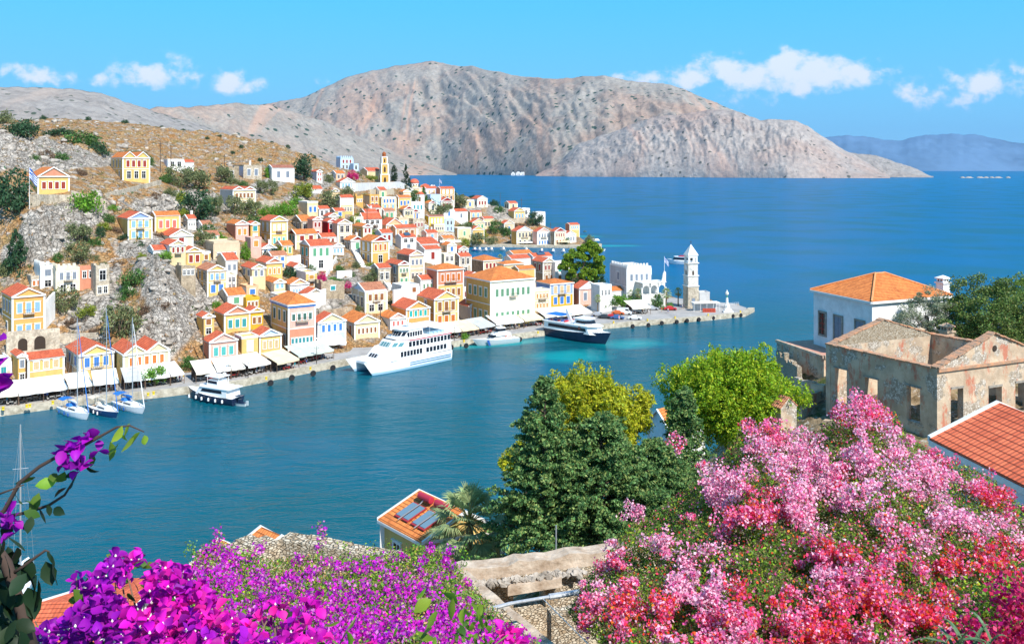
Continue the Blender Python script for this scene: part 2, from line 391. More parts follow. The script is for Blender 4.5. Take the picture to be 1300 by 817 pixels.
def house(nm, xs, xl, xr, pb, pe, roof='gable', wall='yellow', win=(), side=(), ped=None, rc='red', trim='white', Y=None, D=None, yaw=None,
   lower=None, sidec=None, rise=None, bal=False, chim=False, solar=False, cren=False, deep=4.5, frieze=None, label=None, noped=False, gside=False):
 P0, a, w, h, D = solve(xs, xl, xr, pb, pe, Y, D, yaw)
 root = empty('house', P0, a)
 tag(root, label or nm, 'house', 'houses of the harbour town')
 RECT.append((min(xs, xl), xr, pe, pb)); HN.append(nm); LM.append(((xl+xr)/2, (pb+pe)/2, nm))
 cx, cy = w/2, D/2; ca, sa = math.cos(a), math.sin(a)
 FOOT.append((P0.x+cx*ca-cy*sa, P0.y+cx*sa+cy*ca, max(w, D)*.62, P0.z))
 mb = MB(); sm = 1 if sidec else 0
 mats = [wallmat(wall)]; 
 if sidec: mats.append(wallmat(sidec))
 if lower: mats.append(wallmat(lower)); lm = len(mats)-1
 zb = -deep
 hl = h/2 if lower else 0
 # four walls as closed shell
 def quad(p, q, z0, z1, m): mb.add([(p[0],p[1],z0),(q[0],q[1],z0),(q[0],q[1],z1),(p[0],p[1],z1)], [(0,1,2,3)], m)
 c4 = [(0,0),(w,0),(w,D),(0,D)]
 for i in range(4):
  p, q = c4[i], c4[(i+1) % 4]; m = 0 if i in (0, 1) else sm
  if lower and i in (0, 1): quad(p, q, zb, hl, lm); quad(p, q, hl, h, m)
  else: quad(p, q, zb, h, m)
 mb.add([(0,0,h),(w,0,h),(w,D,h),(0,D,h)], [(0,1,2,3)], 0)
 big = w > 5
 tr = TRIM(); rm = roofmat(rc); th = .14; ov = .28
 rf = MB(); cn = MB(); pd = None
 if roof in ('gable', 'twin'):
  nn = 1 if roof == 'gable' else 2; ws = w/nn
  for k in range(nn):
   x0 = k*ws; r_ = rise or min(.26*ws, 2.8); xc = x0+ws/2
   mb.prism([(x0+.01,h),(x0+ws-.01,h),(xc,h+r_)], 'y', .01, D-.01, 0)
   for sgn in (-1, 1):
    xe = xc+sgn*(ws/2+(ov if nn == 1 else 0)); dz = r_*(ov if nn == 1 else 0)/(ws/2)
    b = [(xe,-ov,h-dz),(xc,-ov,h+r_),(xc,D+.2,h+r_),(xe,D+.2,h-dz)]
    if sgn > 0: b = [b[1], b[0], b[3], b[2]]
    rf.hexa([(p[0],p[1],p[2]+.02) for p in b], [(p[0],p[1],p[2]+th) for p in b])
    # raking cornice
    t2 = .3
    b2 = [(xe,-ov-.12,h-dz-.16),(xc,-ov-.12,h+r_-.16),(xc,-.01,h+r_-.16),(xe,-.01,h-dz-.16)]
    if sgn > 0: b2 = [b2[1], b2[0], b2[3], b2[2]]
    cn.hexa(b2, [(p[0],p[1],p[2]+t2+.05) for p in b2])
   if not noped:
    pd = pd or MB()
    pd.prism([(x0+ws*.1,h+.08),(x0+ws*.9,h+.08),(xc,h+r_*.86)], 'y', -.05, .0)
  cn.box(-ov, w+ov, -ov-.06, -.012, h-.32, h+.03)
  cn.box(-.22, -.012, 0, D, h-.3, h-.05)
 elif roof == 'side':
  r_ = rise or min(.2*D, 2.0); 
  mb.prism([(.01,h),(D-.01,h),(D/2,h+r_)], 'x', .01, w-.01, sm)
  for sgn in (-1, 1):
   ye = D/2+sgn*(D/2+ov); dz = r_*ov/(D/2)
   b = [(-.15,ye,h-dz),(w+.15,ye,h-dz),(w+.15,D/2,h+r_),(-.15,D/2,h+r_)]
   if sgn > 0: b = [b[3], b[2], b[1], b[0]]
   rf.hexa([(p[0],p[1],p[2]+.02) for p in b], [(p[0],p[1],p[2]+th) for p in b])
   b2 = [(-.3,ye,h-dz-.14),(-.005,ye,h-dz-.14),(-.005,D/2,h+r_-.14),(-.3,D/2,h+r_-.14)]
   if sgn > 0: b2 = [b2[3], b2[2], b2[1], b2[0]]
   cn.hexa(b2, [(p[0],p[1],p[2]+.34) for p in b2])
  cn.box(-.1, w+.1, -.2, -.012, h-.3, h-.04)
  if gside:
   pd = MB(); pd.prism([(D*.1,h+.05),(D*.9,h+.05),(D/2,h+r_*.85)], 'x', -.06, 0)
 elif roof == 'hip':
  r_ = rise or min(.22*min(w, D), 2.6); ins = min(w, D)/2*.96; o2 = .35
  if w >= D: A, B = (ins, D/2), (w-ins, D/2)
  else: A, B = (w/2, ins), (w/2, D-ins)
  E = [(-o2,-o2),(w+o2,-o2),(w+o2,D+o2),(-o2,D+o2)]; ze = h+.12; zr = h+r_
  V = [(*e, ze) for e in E]+[(*A, zr), (*B, zr)]
  if w >= D: Fs = [(0,1,5,4),(1,2,5),(2,3,4,5),(3,0,4)]
  else: Fs = [(0,1,4),(1,2,5,4),(2,3,5),(3,0,4,5)]
  rf.add(V, Fs); rf.add([(*e, ze) for e in E], [(3,2,1,0)])
  cn.box(-o2-.05, w+o2+.05, -o2-.05, D+o2+.05, h-.28, h+.1)
  if frieze:
   fb = MB(); fb.box(-.16, w+.16, -.16, D+.16, h-.75, h-.3); fb.build('frieze', mat('paint_'+frieze, WINC[frieze], .6), root)
 elif roof == 'flat':
  pt = .35
  for b in [(-.05,w+.05,-.05,pt-.05),(-.05,w+.05,D-pt+.05,D+.05),(-.05,pt-.05,pt-.05,D-pt+.05),(w-pt+.05,w+.05,pt-.05,D-pt+.05)]:
   cn.box(*b, h-.25, h+.35)
  rf = None
  if cren:
   for i in range(int(w/1.2)):
    cn.box(.2+i*1.2, .85+i*1.2, -.05, .3, h+.35, h+1.35)
   for i in range(int(D/1.2)):
    cn.box(-.05, .3, .5+i*1.2, 1.15+i*1.2, h+.35, h+1.35)
 elif roof == 'ruin':
  rf = None; k = max(3, int(w/1.5))
  for i in range(k): cn.box(i*w/k, (i+1)*w/k-.003, .0, .6, h, h+random.uniform(.1, 1.3))
  k = max(3, int(D/1.5))
  for i in range(k): cn.box(0, .6, .61+i*(D-.7)/k, .6+(i+1)*(D-.7)/k, h, h+random.uniform(.1, 1.3))
 # walls
 mb.build('walls', mats, root)
 if rf and rf.f: ro = rf.build('roof', rm, root, uv=True)
 else: ro = None
 if roof != 'ruin':
  if big and wall not in ('stone', 'darkstone'):
   for x in (0, w): cn.box(x-.2, x+.2, -.06, .12, zb, h-.32)
   cn.box(-.06, .12, D-.25, D+.03, zb, h-.32)
   if len(win) > 1: cn.box(.2, w-.2, -.07, -.012, h/2-.1, h/2+.12)
   if len(side) > 1: cn.box(-.07, -.012, .2, D-.2, h/2-.1, h/2+.12)
  cn.build('cornice', tr if roof != 'flat' or wall in ('white', 'cream', 'yellow') else wallmat(wall), root)
 else: cn.build('broken_wall_top', wallmat(wall), root)
 if pd:
  pc = ped or wall
  pd.build('pediment', winmat(pc) if pc in WINC and pc not in WC else wallmat(pc), root)
 put_windows(root, win, w, 0, h-.2, 'f', bal=bal)
 put_windows(root, side, D, 0, h-.2, 's', D=D)
 if chim:
  c = MB(); c.box(w*.7, w*.7+.7, D*.6, D*.6+.6, h, h+2.2); c.box(w*.7-.08, w*.7+.78, D*.6-.08, D*.6+.68, h+2.2, h+2.35)
  c.build('chimney', wallmat('white'), ro or root)
 if solar:
  s = MB(); s.hexa([(w*.3,.6,h+.5),(w*.7,.6,h+.5),(w*.7,2.2,h+1.5),(w*.3,2.2,h+1.5)], [(w*.3,.5,h+.6),(w*.7,.5,h+.6),(w*.7,2.1,h+1.6),(w*.3,2.1,h+1.6)])
  s.build('solar_panel', mat('solar_blue', (.05,.10,.16), .15), root)
 return root, P0, a, w, h, D

S8 = 8.1733
def T(ox, oy, s, rows):
 for r in rows:
  nm, xs, xl, xr, pb, pe = r[:6]; kw = r[6] if len(r) > 6 else {}
  house(nm, ox+xs/s, ox+xl/s, ox+xr/s, oy+pb/s, oy+pe/s, **kw)
D_ = dict
T(230, 200, S8, [
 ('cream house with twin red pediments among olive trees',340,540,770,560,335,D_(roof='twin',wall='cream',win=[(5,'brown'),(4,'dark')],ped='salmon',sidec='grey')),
 ('flat stone cottage with grey-blue door',540,650,830,215,85,D_(roof='flat',wall='palestone',win=[(2,'grey')],sidec='lavender',chim=True)),  # lavender side: shade painted as the wall colour
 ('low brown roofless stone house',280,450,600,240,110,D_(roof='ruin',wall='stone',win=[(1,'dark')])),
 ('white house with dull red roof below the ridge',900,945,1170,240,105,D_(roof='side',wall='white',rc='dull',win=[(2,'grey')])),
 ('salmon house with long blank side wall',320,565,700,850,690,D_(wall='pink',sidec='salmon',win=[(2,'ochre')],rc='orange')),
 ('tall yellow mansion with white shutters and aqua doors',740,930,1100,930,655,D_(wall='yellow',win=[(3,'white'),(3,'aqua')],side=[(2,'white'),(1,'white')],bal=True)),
 ('narrow ochre house with teal window',690,720,815,860,690,D_(wall='ochre',win=[(1,'teal'),(1,'white')],rc='red')),
])
T(370, 190, S8, [
 ('bright red house with white window frames',318,380,475,925,745,D_(wall='red',ped='red',win=[(2,'dark'),(0,'dark')],bal=False)),
 ('narrow pale pink house with dark red shutters',208,222,316,925,725,D_(wall='pink',win=[(2,'maroon'),(1,'maroon')])),
 ('beige stone house with four small dark windows',470,482,622,985,765,D_(wall='beige',noped=True,win=[(2,'dark'),(2,'dark')])),
 ('cream flat-roofed house with two bright blue shutters',10,165,275,690,545,D_(roof='flat',wall='cream',sidec='beige',win=[(2,'blue')])),
 ('brown stone house under wide orange roof',-40,100,213,850,740,D_(roof='side',wall='stone',rc='orange',win=[(2,'dark')],side=[(2,'dark')])),
 ('small white tower house with pink shutters',200,262,320,335,225,D_(wall='white',sidec='lavender',ped='maroon',win=[(2,'pinkr'),(2,'pinkr')])),
 ('pale blue castle-like house with battlements',465,510,640,205,90,D_(roof='flat',cren=True,wall='ltblue',sidec='lavender',win=[(3,'maroon'),(3,'dark')])),
 ('low pale blue wing beside the battlements',640,645,696,215,150,D_(roof='flat',wall='ltblue',win=[(1,'dark')])),
 ('cream house under long red roofs beside bell tower',715,790,930,270,205,D_(roof='side',wall='cream',rc='red',rise=1.8)),
 ('small white house with pale blue shutters below battlements',480,508,655,400,335,D_(wall='white',noped=True,win=[(4,'ltblue')])),
 ('small peach house with orange roof below battlements',410,462,555,310,245,D_(roof='side',wall='peach',sidec='grey',rc='orange',win=[(2,'dark')])),
 ('white veranda house with wide red roof',498,508,640,660,495,D_(roof='side',wall='white',lower='yellow',win=[(0,'dark'),(4,'dark')])),
 ('blank cream gabled house behind veranda',372,405,500,600,430,D_(wall='cream',noped=True,rc='old')),
 ('low ochre ruin with three small windows',640,670,742,570,485,D_(roof='ruin',wall='ochre',win=[(3,'dark')])),
 ('ochre stone house with square windows',745,812,910,610,475,D_(roof='flat',wall='ochre',sidec='beige',win=[(2,'brown'),(2,'dark')])),
 ('yellow and white house with blue awning',915,938,1085,620,500,D_(roof='flat',wall='yellow',win=[(4,'blue'),(3,'ltblue')])),
 ('small yellow house with blue shutters on hillside',1095,1112,1240,610,495,D_(roof='side',wall='yellow',rc='orange',win=[(3,'blue')])),
 ('low red-roofed hut under the veranda house',195,212,320,445,405,D_(roof='side',wall='white',rise=1.2)),
 ('white open-fronted shelter with red roof',276,284,396,700,612,D_(roof='side',wall='white',win=[(2,'dark')],rise=1.0)),
 ('low white house with broad red roof',700,745,935,780,718,D_(roof='side',wall='white',rise=2.2,win=[(3,'dark')])),
 ('peach house with large white-edged gable',900,985,1160,860,780,D_(wall='peach',noped=True,rise=2.6,win=[(3,'brown')])),
])
T(370, 280, S8, [
 ('pale yellow house with dark red doors',620,742,836,215,62,D_(wall='pale',sidec='yellow',ped='maroon',rc='orange',win=[(2,'maroon'),(0,'dark')],side=[(2,'dark')])),
 ('peach terrace house with long red roof',1030,1085,1300,190,78,D_(roof='side',wall='peach',win=[(3,'brown')])),
 ('whitewashed house with solar panel on roof',1080,1142,1290,300,172,D_(roof='side',wall='white',solar=True,win=[(2,'dark'),(1,'grey')])),
 ('ochre villa with maroon pediment on high base',715,835,1010,460,215,D_(wall='yellow',lower='ochre',sidec='ochre',ped='maroon',rc='orange',win=[(3,'orange'),(1,'dark')],side=[(2,'white'),(2,'grey')])),
 ('cream house with maroon pediment and green shutters',980,1110,1224,690,455,D_(wall='cream',sidec='palestone',ped='maroon',win=[(3,'sage'),(2,'green')],side=[(2,'grey'),(2,'dark')],bal=True)),
 ('weathered grey annex with arched doorway',858,900,1030,660,490,D_(roof='side',wall='palestone',win=[(2,'dark')],rc='red')),
 ('tall white house with green shutters and ochre gable',85,190,420,520,262,D_(roof='side',wall='white',sidec='orange',win=[(3,'green'),(1,'dark')],side=[(2,'turq'),(2,'grey')],gside=True,D=8)),
 ('cream house with orange roof and teal balcony',-30,45,265,300,140,D_(roof='side',wall='cream',rc='orange',win=[(2,'maroon'),(1,'dark')],side=[(2,'teal'),(2,'maroon')],gside=True,ped='maroon')),
 ('small ochre house with one balcony door',50,150,265,700,545,D_(roof='flat',wall='yellow',sidec='white',win=[(1,'ochre'),(1,'brown')],bal=True)),
 ('white house with peach pediment and light blue doors',-75,-5,175,800,660,D_(wall='white',ped='peach',rc='orange',win=[(5,'ltblue')])),
 ('beige house with light blue gable facing sideways',628,765,990,960,735,D_(roof='side',wall='cream',sidec='beige',ped='ltblue',gside=True,rc='old',win=[(3,'brown'),(1,'dark')],side=[(3,'dark')],bal=True)),
 ('ruined stone wall with shuttered opening',280,310,550,817,665,D_(roof='ruin',wall='stone',win=[(1,'teal'),(0,'dark')],D=5)),
])
T(230, 290, S8, [
 ('yellow house with blue balcony doors near cliff',150,275,470,690,435,D_(wall='yellow',sidec='ochre',rc='old',win=[(3,'skyblue'),(2,'blue')],side=[(2,'dark'),(2,'dark')],bal=True)),
 ('pale yellow annex with two little windows',468,474,575,640,490,D_(roof='flat',wall='pale',win=[(2,'dark'),(2,'dark')])),
 ('white house with grey-blue windows under red roof',370,462,590,480,325,D_(roof='side',wall='white',sidec='pale',win=[(2,'grey')])),
 ('cream house with grey-blue windows and small pediment',625,735,875,610,412,D_(wall='cream',sidec='cream',win=[(2,'grey'),(0,'dark')],side=[(2,'grey'),(0,'dark')])),
 ('yellow house with ochre shutters and pink pediment',680,885,1050,530,355,D_(wall='yellow',ped='salmon',sidec='pale',win=[(3,'ochre')])),
 ('cream cottage with white balcony and orange roof',780,965,1080,700,560,D_(wall='cream',noped=True,sidec='white',rc='orange',win=[(2,'ltblue'),(0,'dark')])),
 ('old beige block with patched upper wall',230,340,600,330,150,D_(roof='flat',wall='beige',sidec='palestone',win=[(0,'dark'),(4,'dark')])),
 ('mustard house with dark brown door',620,672,812,840,730,D_(roof='flat',wall='mustard',win=[(3,'brown')])),
 ('pale plaster cottage with orange roof',385,482,665,805,692,D_(roof='side',wall='white',sidec='palestone',rc='orange',win=[(1,'green')],D=7)),
 ('grey stone ruin above the cliff',-60,0,150,600,405,D_(roof='ruin',wall='stone',win=[(3,'dark'),(0,'dark')])),
 ('faded pink wall house with ochre shutter',700,722,832,300,105,D_(roof='flat',wall='pink',win=[(1,'ochre'),(0,'dark')])),
])
T(140, 250, S8, [
 ('yellow villa with sky blue pediment',50,188,430,450,222,D_(wall='yellow',ped='blue',win=[(3,'ltblue'),(3,'ltblue')],bal=True,label='yellow villa with sky blue pediment and shutters above the cliff')),
 ('yellow block with three tall terracotta windows',435,468,720,375,190,D_(roof='side',wall='yellow',rc='orange',win=[(3,'pinkr')],rise=1.0)),
 ('pale cream gabled house with single window',470,620,855,500,405,D_(wall='pale',win=[(1,'maroon')],rise=1.8)),
 ('cream house with three dark red doors',440,617,785,690,498,D_(wall='cream',sidec='white',win=[(3,'maroon'),(0,'dark')],bal=True)),
 ('yellow house with two dark red windows',772,790,950,715,565,D_(wall='yellow',win=[(2,'maroon')])),
 ('tiny yellow annex with brown opening',942,950,1040,665,580,D_(roof='flat',wall='yellow',win=[(1,'brown')])),
 ('small white shed with red roof patch',430,447,600,600,548,D_(roof='side',wall='white',rise=1.0)),
])
T(510, 290, S8, [
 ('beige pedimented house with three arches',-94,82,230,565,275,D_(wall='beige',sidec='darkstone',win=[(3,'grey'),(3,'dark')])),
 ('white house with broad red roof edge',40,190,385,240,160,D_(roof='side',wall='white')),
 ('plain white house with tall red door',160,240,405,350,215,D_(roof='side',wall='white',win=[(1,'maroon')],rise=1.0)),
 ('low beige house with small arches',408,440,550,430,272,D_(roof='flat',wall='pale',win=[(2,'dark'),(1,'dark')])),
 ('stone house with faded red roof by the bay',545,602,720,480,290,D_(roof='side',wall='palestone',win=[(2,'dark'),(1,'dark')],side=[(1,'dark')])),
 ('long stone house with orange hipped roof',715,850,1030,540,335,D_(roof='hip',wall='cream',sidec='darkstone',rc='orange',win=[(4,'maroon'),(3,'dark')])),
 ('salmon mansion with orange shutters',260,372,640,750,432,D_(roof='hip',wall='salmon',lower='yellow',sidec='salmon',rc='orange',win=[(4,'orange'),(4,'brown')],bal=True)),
 ('small white house with green shutters',165,200,375,670,528,D_(roof='side',wall='white',win=[(4,'sage')])),
 ('stepped white house with two little windows',-100,0,180,760,600,D_(roof='flat',wall='white',win=[(2,'brown'),(0,'dark')])),
 ('plain ochre house with red roof behind quay',160,340,585,1030,735,D_(wall='yellow',sidec='ochre',win=[(3,'brown'),(3,'orange')],bal=True,side=[(1,'grey'),(0,'dark')])),
])
T(640, 320, S8, [
 ('blue and orange house with arcade',335,480,715,565,332,D_(roof='hip',wall='blue',lower='mustard',sidec='blue',rc='orange',win=[(3,'cream'),(3,'blue')],bal=True,rise=1.3)),
 ('pink gabled house with white awning',720,782,985,545,378,D_(wall='pink',sidec='salmon',ped='white',win=[(2,'grey')])),
 ('white block with three narrow dark windows',985,992,1115,620,352,D_(roof='flat',wall='white',win=[(3,'dark'),(0,'dark')])),
 ('white arcade with orange roof',1100,1112,1260,560,400,D_(roof='side',wall='white',rc='orange',win=[(4,'dark')])),
 ('cream quay house with ochre shutters',285,315,475,610,402,D_(roof='flat',wall='cream',win=[(4,'ochre'),(4,'ochre')],bal=True)),
 ('stone house with dark red shutters',290,405,525,330,102,D_(wall='palestone',sidec='stone',win=[(3,'maroon'),(2,'brown')],side=[(2,'maroon'),(0,'dark')])),
 ('white cube house with two green shutters',526,532,690,330,112,D_(roof='flat',wall='white',win=[(2,'turq'),(2,'brown')])),
])
T(640, 250, S8, [
 ('white house with ridge of orange tiles by bay',60,92,290,770,590,D_(roof='side',wall='white',rc='orange')),
 ('white house with wide flat red roof',50,72,270,820,640,D_(roof='side',wall='white',rc='red')),
 ('white house with solar panel on red roof',262,300,495,800,618,D_(roof='side',wall='white',solar=True)),
 ('low house with faded orange hipped roof',-60,0,205,915,700,D_(roof='hip',wall='cream',rc='orange')),
 ('small house with terracotta roof and satellite dish',130,150,320,965,750,D_(roof='side',wall='yellow',rc='orange')),
 ('bay house with pale blue pediment',95,132,295,510,355,D_(wall='cream',sidec='ochre',ped='lavender',rc='red',win=[(4,'dark'),(3,'dark')],bal=True)),
 ('bay house with pink pediment and blue doors',300,345,475,510,362,D_(wall='white',sidec='pink',ped='pink',win=[(4,'grey'),(4,'blue')],bal=True)),
 ('bay house with maroon pediment',478,525,640,505,358,D_(wall='cream',sidec='stone',ped='maroon',win=[(4,'maroon'),(3,'brown')])),
 ('white gabled tavern on the far bay',636,642,745,480,388,D_(wall='white',noped=True,win=[(3,'grey')])),
 ('yellow house with red roof on the cape',635,682,780,395,288,D_(roof='side',wall='yellow',sidec='salmon',win=[(4,'ltblue'),(0,'dark')])),
 ('tall blank white house above the bay',322,330,425,275,160,D_(roof='flat',wall='white')),
 ('yellow bungalow with three light blue windows',40,106,215,245,146,D_(wall='yellow',noped=True,win=[(3,'ltblue')])),
 ('small white house near the cape mast',180,190,265,175,100,D_(roof='flat',wall='white',win=[(1,'dark')])),
])
T(510, 200, S8, [
 ('white house with red roof under the church',210,252,370,395,318,D_(roof='side',wall='lavender',win=[(2,'cream')])),
 ('pale blue flat-roofed lower house',262,300,405,465,388,D_(roof='flat',wall='ltblue')),
 ('orange two-storey house below the church',375,402,545,450,322,D_(roof='side',wall='orange',sidec='salmon',win=[(3,'white'),(3,'dark')])),
 ('bright yellow house with four oval windows',240,283,440,700,612,D_(roof='side',wall='bright',rc='dull',win=[(4,'white')],rise=.7)),
 ('light blue cubic house',445,452,540,770,642,D_(roof='flat',wall='ltblue',win=[(2,'dark'),(2,'grey')])),
 ('cream terrace house with row of windows',325,338,445,775,695,D_(roof='flat',wall='cream',win=[(4,'dark')])),
 ('little white house with pale blue gable',178,210,275,795,715,D_(wall='ltblue',win=[(2,'dark')])),
 ('stone terrace with two dark arches',360,372,545,860,785,D_(roof='flat',wall='palestone',win=[(4,'dark')])),
 ('pale yellow house with blue balcony',690,712,825,690,565,D_(roof='side',wall='cream',rc='red',win=[(2,'ltblue'),(2,'blue')],bal=True,rise=.8)),
])
T(0, 120, 3.7154, [
 ('neoclassical villa with red pediment beside the flag',75,180,325,470,385,D_(wall='yellow',ped='salmon',rc='orange',win=[(4,'maroon')],rise=2.6)),
 ('villa with twin cream gables on the road',480,580,705,405,297,D_(roof='twin',wall='yellow',rc='orange',win=[(4,'maroon'),(3,'dark')],side=[(3,'dark'),(2,'dark')],rise=2.0)),
 ('low white flat house behind power poles',775,790,868,345,308,D_(roof='flat',wall='white',sidec='lavender',win=[(2,'dark')])),
 ('small white house with red roof on the ridge',862,868,915,345,318,D_(roof='side',wall='white',rise=.9)),
])
T(0, 320, 3.7154, [
 ('white flat house behind the battlements wall',160,190,262,175,70,D_(roof='flat',cren=True,wall='white',win=[(1,'grey'),(1,'dark')])),
 ('cream ruin with grey shutters',255,266,375,205,82,D_(roof='flat',cren=True,wall='pale',win=[(3,'grey'),(2,'dark')],bal=True)),
 ('crumbling red-walled house front',372,377,450,180,80,D_(roof='ruin',wall='salmon',win=[(2,'dark'),(0,'dark')])),
 ('roofless cream shell of a house',448,452,516,215,72,D_(roof='ruin',wall='palestone',win=[(1,'dark'),(2,'dark')])),
 ('small hut with orange door',138,146,196,172,118,D_(roof='flat',wall='palestone',win=[(2,'orange')])),
])
T(0, 350, S8, [
 ('orange villa with blue shutters above the arches',22,130,460,690,218,D_(wall='orange',sidec='ochre',win=[(3,'skyblue'),(3,'skyblue')],side=[(3,'grey'),(1,'grey')],bal=True)),
])
T(0, 430, 6.811, [
 ('pink house with teal window at the frame edge',-330,-200,95,400,215,D_(roof='flat',wall='white',lower='pink',win=[(3,'teal')])),
 ('narrow white pedimented house with grey door',98,155,228,400,150,D_(wall='ochre',ped='white',win=[(1,'grey'),(1,'dark')])),
 ('yellow house with white-framed doors and shed roof',222,246,550,400,178,D_(roof='side',wall='yellow',rc='red',win=[(3,'cream'),(0,'dark')])),
 ('yellow house with three blue doors',570,688,978,400,142,D_(wall='yellow',sidec='beige',win=[(3,'blue'),(0,'dark')],bal=True,side=[(2,'blue'),(0,'dark')])),
 ('cream house with twin gables and orange shutters',965,1070,1462,400,135,D_(roof='twin',wall='cream',sidec='yellow',rc='red',win=[(5,'orange'),(0,'dark')],rise=1.7)),
])
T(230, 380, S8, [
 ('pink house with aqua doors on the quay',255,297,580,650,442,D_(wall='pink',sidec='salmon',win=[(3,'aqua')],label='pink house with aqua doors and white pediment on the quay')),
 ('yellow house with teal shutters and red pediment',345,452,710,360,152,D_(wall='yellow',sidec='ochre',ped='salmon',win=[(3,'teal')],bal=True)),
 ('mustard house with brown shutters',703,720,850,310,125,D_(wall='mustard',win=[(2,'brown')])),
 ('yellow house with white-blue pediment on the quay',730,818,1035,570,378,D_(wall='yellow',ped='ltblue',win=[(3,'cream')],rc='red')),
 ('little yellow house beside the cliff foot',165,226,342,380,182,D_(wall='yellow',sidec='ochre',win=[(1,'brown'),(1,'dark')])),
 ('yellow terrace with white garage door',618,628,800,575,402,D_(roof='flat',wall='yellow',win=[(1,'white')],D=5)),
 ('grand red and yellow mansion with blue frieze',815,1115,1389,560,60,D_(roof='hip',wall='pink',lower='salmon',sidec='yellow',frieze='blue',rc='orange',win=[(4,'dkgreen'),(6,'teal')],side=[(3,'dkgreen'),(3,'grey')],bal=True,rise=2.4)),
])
T(370, 370, S8, [
 ('small house with pink pediment behind ferry',860,1025,1185,400,278,D_(wall='white',ped='pink',win=[(3,'pinkr')],rc='orange')),
 ('cream house with five brown shutters behind ferry',510,658,910,500,325,D_(wall='cream',sidec='beige',rc='orange',win=[(5,'brown')],side=[(2,'brown')])),
 ('pale blue and cream house with vivid blue shutters',256,278,560,570,322,D_(wall='ltblue',win=[(4,'blue'),(0,'dark')],ped='cream')),
 ('cream house with three little balconies',760,768,985,230,5,D_(roof='flat',wall='cream',win=[(3,'brown'),(2,'dark')])),
])
T(500, 370, S8, [
 ('grey-white house with pink shutters',670,780,915,330,152,D_(wall='white',sidec='grey',win=[(2,'pinkr')],rc='red')),
 ('orange house with turquoise shutters',-20,132,370,375,182,D_(wall='orange',rc='red',win=[(4,'turq'),(0,'dark')],sidec='ochre')),
])
# smaller houses filling the packed slope
fr_ = random.Random(41)
def overlap(x0, x1, y0, y1):
 s = 0
 for a in RECT: s += max(0, min(x1, a[1])-max(x0, a[0]))*max(0, min(y1, a[3])-max(y0, a[2]))
 return s/((x1-x0)*(y1-y0))
ZONES = [((258,400,300,400),17),((400,530,268,330),16),((478,600,300,395),16),((330,400,330,402),12),((445,500,268,300),6),((556,700,322,362),12),((395,450,290,300),3),((560,600,262,300),4),((205,260,290,330),5),((470,560,252,285),6),((595,650,258,300),4)]
NV = {'cream': 'cream', 'white': 'whitewashed', 'yellow': 'yellow', 'peach': 'peach', 'pale': 'pale cream', 'beige': 'beige', 'palestone': 'stone', 'pink': 'pink', 'ochre': 'ochre', 'ltblue': 'pale blue'}
for (zx0, zx1, zy0, zy1), cnt in ZONES:
 got = 0
 for _ in range(400):
  if got >= cnt: break
  x = fr_.uniform(zx0, zx1); y = fr_.uniform(zy0, zy1); k = .8+(y-260)/260; w_ = fr_.uniform(11, 19)*k; h_ = fr_.uniform(9, 16)*k; sd = fr_.uniform(5, 10)*k
  if overlap(x-sd, x+w_, y-h_, y) > .38: continue
  q = ray(x, y)
  if q is None or q.z < 2: continue
  qx, qy = q.x+2, q.y+4
  if any(math.hypot(qx-f_[0], qy-f_[1]) < f_[2]+2.6 for f_ in FOOT): continue
  wl_ = fr_.choice(['cream','white','white','yellow','peach','pale','beige','palestone','white','cream','pink','ochre','ltblue']); rf_ = fr_.choice(['gable','gable','side','flat','side']); wc = fr_.choice(['brown','maroon','green','ltblue','dark','grey','teal','blue'])
  ds = NV[wl_]+' house with '+{'gable': 'small gable', 'side': 'tiled roof', 'flat': 'flat roof'}[rf_]
  house(whereis(x+w_/2, y-h_/2, ds), x-sd, x, x+w_, y, y-h_, roof=rf_, wall=wl_, rc=fr_.choice(['red','orange','red','old']), win=[(fr_.choice([1,2,3]), wc)]+([(2, wc)] if h_ > 15 else []), ped=fr_.choice([None, None, 'maroon', 'white']), sidec=fr_.choice([None, 'white', 'palestone']), side=[(fr_.choice([0,1,2]), 'dark')], chim=fr_.random() < .25)
  LM.pop(); got += 1
# the great yellow mansion on the quay
MAN = house('grand cream mansion with long green shutters',591,623,678,417,357,roof='hip',wall='pale',sidec='ochre',rc='orange',win=[(7,'sage'),(7,'sage')],side=[(4,'sage'),(4,'sage')],bal=True,rise=3.4,D=14.5,yaw=33,
  label='grand cream and ochre mansion with long green shutters and hipped orange roof')
# ------------------------------------------------------------------ render, camera, light
sc.render.engine = 'CYCLES'
sc.render.resolution_x = 1024; sc.render.resolution_y = 643
sc.view_settings.view_transform = 'Standard'; sc.view_settings.look = 'None'; sc.view_settings.gamma = 1
sc.view_settings.exposure = EXPO
cd = bpy.data.cameras.new('camera'); cam = bpy.data.objects.new('camera', cd); col.objects.link(cam)
cam.location = (0, 0, H); cam.rotation_euler = (PI/2, 0, 0)
cd.sensor_width = 36; cd.lens = 36*F/1300; cd.shift_y = -(408.5-HY)/1300; cd.clip_end = 90000; cd.clip_start = .1
sc.camera = cam
SUNV = Vector((.60, -.80, 1.05)).normalized()
sl = bpy.data.lights.new('sun', 'SUN'); sl.energy = SUNE; sl.angle = R(.53); sl.color = (1, .955, .88)
so = bpy.data.objects.new('sun', sl); col.objects.link(so); so.rotation_euler = SUNV.to_track_quat('Z', 'Y').to_euler()
so.location = (0, 0, 200)
w = bpy.data.worlds.new('World'); sc.world = w; w.use_nodes = True
nt = w.node_tree; N = nt.nodes; Lk = nt.links; bg = N['Background']
sky = N.new('ShaderNodeTexSky'); sky.sky_type = 'NISHITA'; sky.sun_disc = False
sky.sun_elevation = math.asin(SUNV.z); sky.sun_rotation = math.atan2(SUNV.x, SUNV.y)
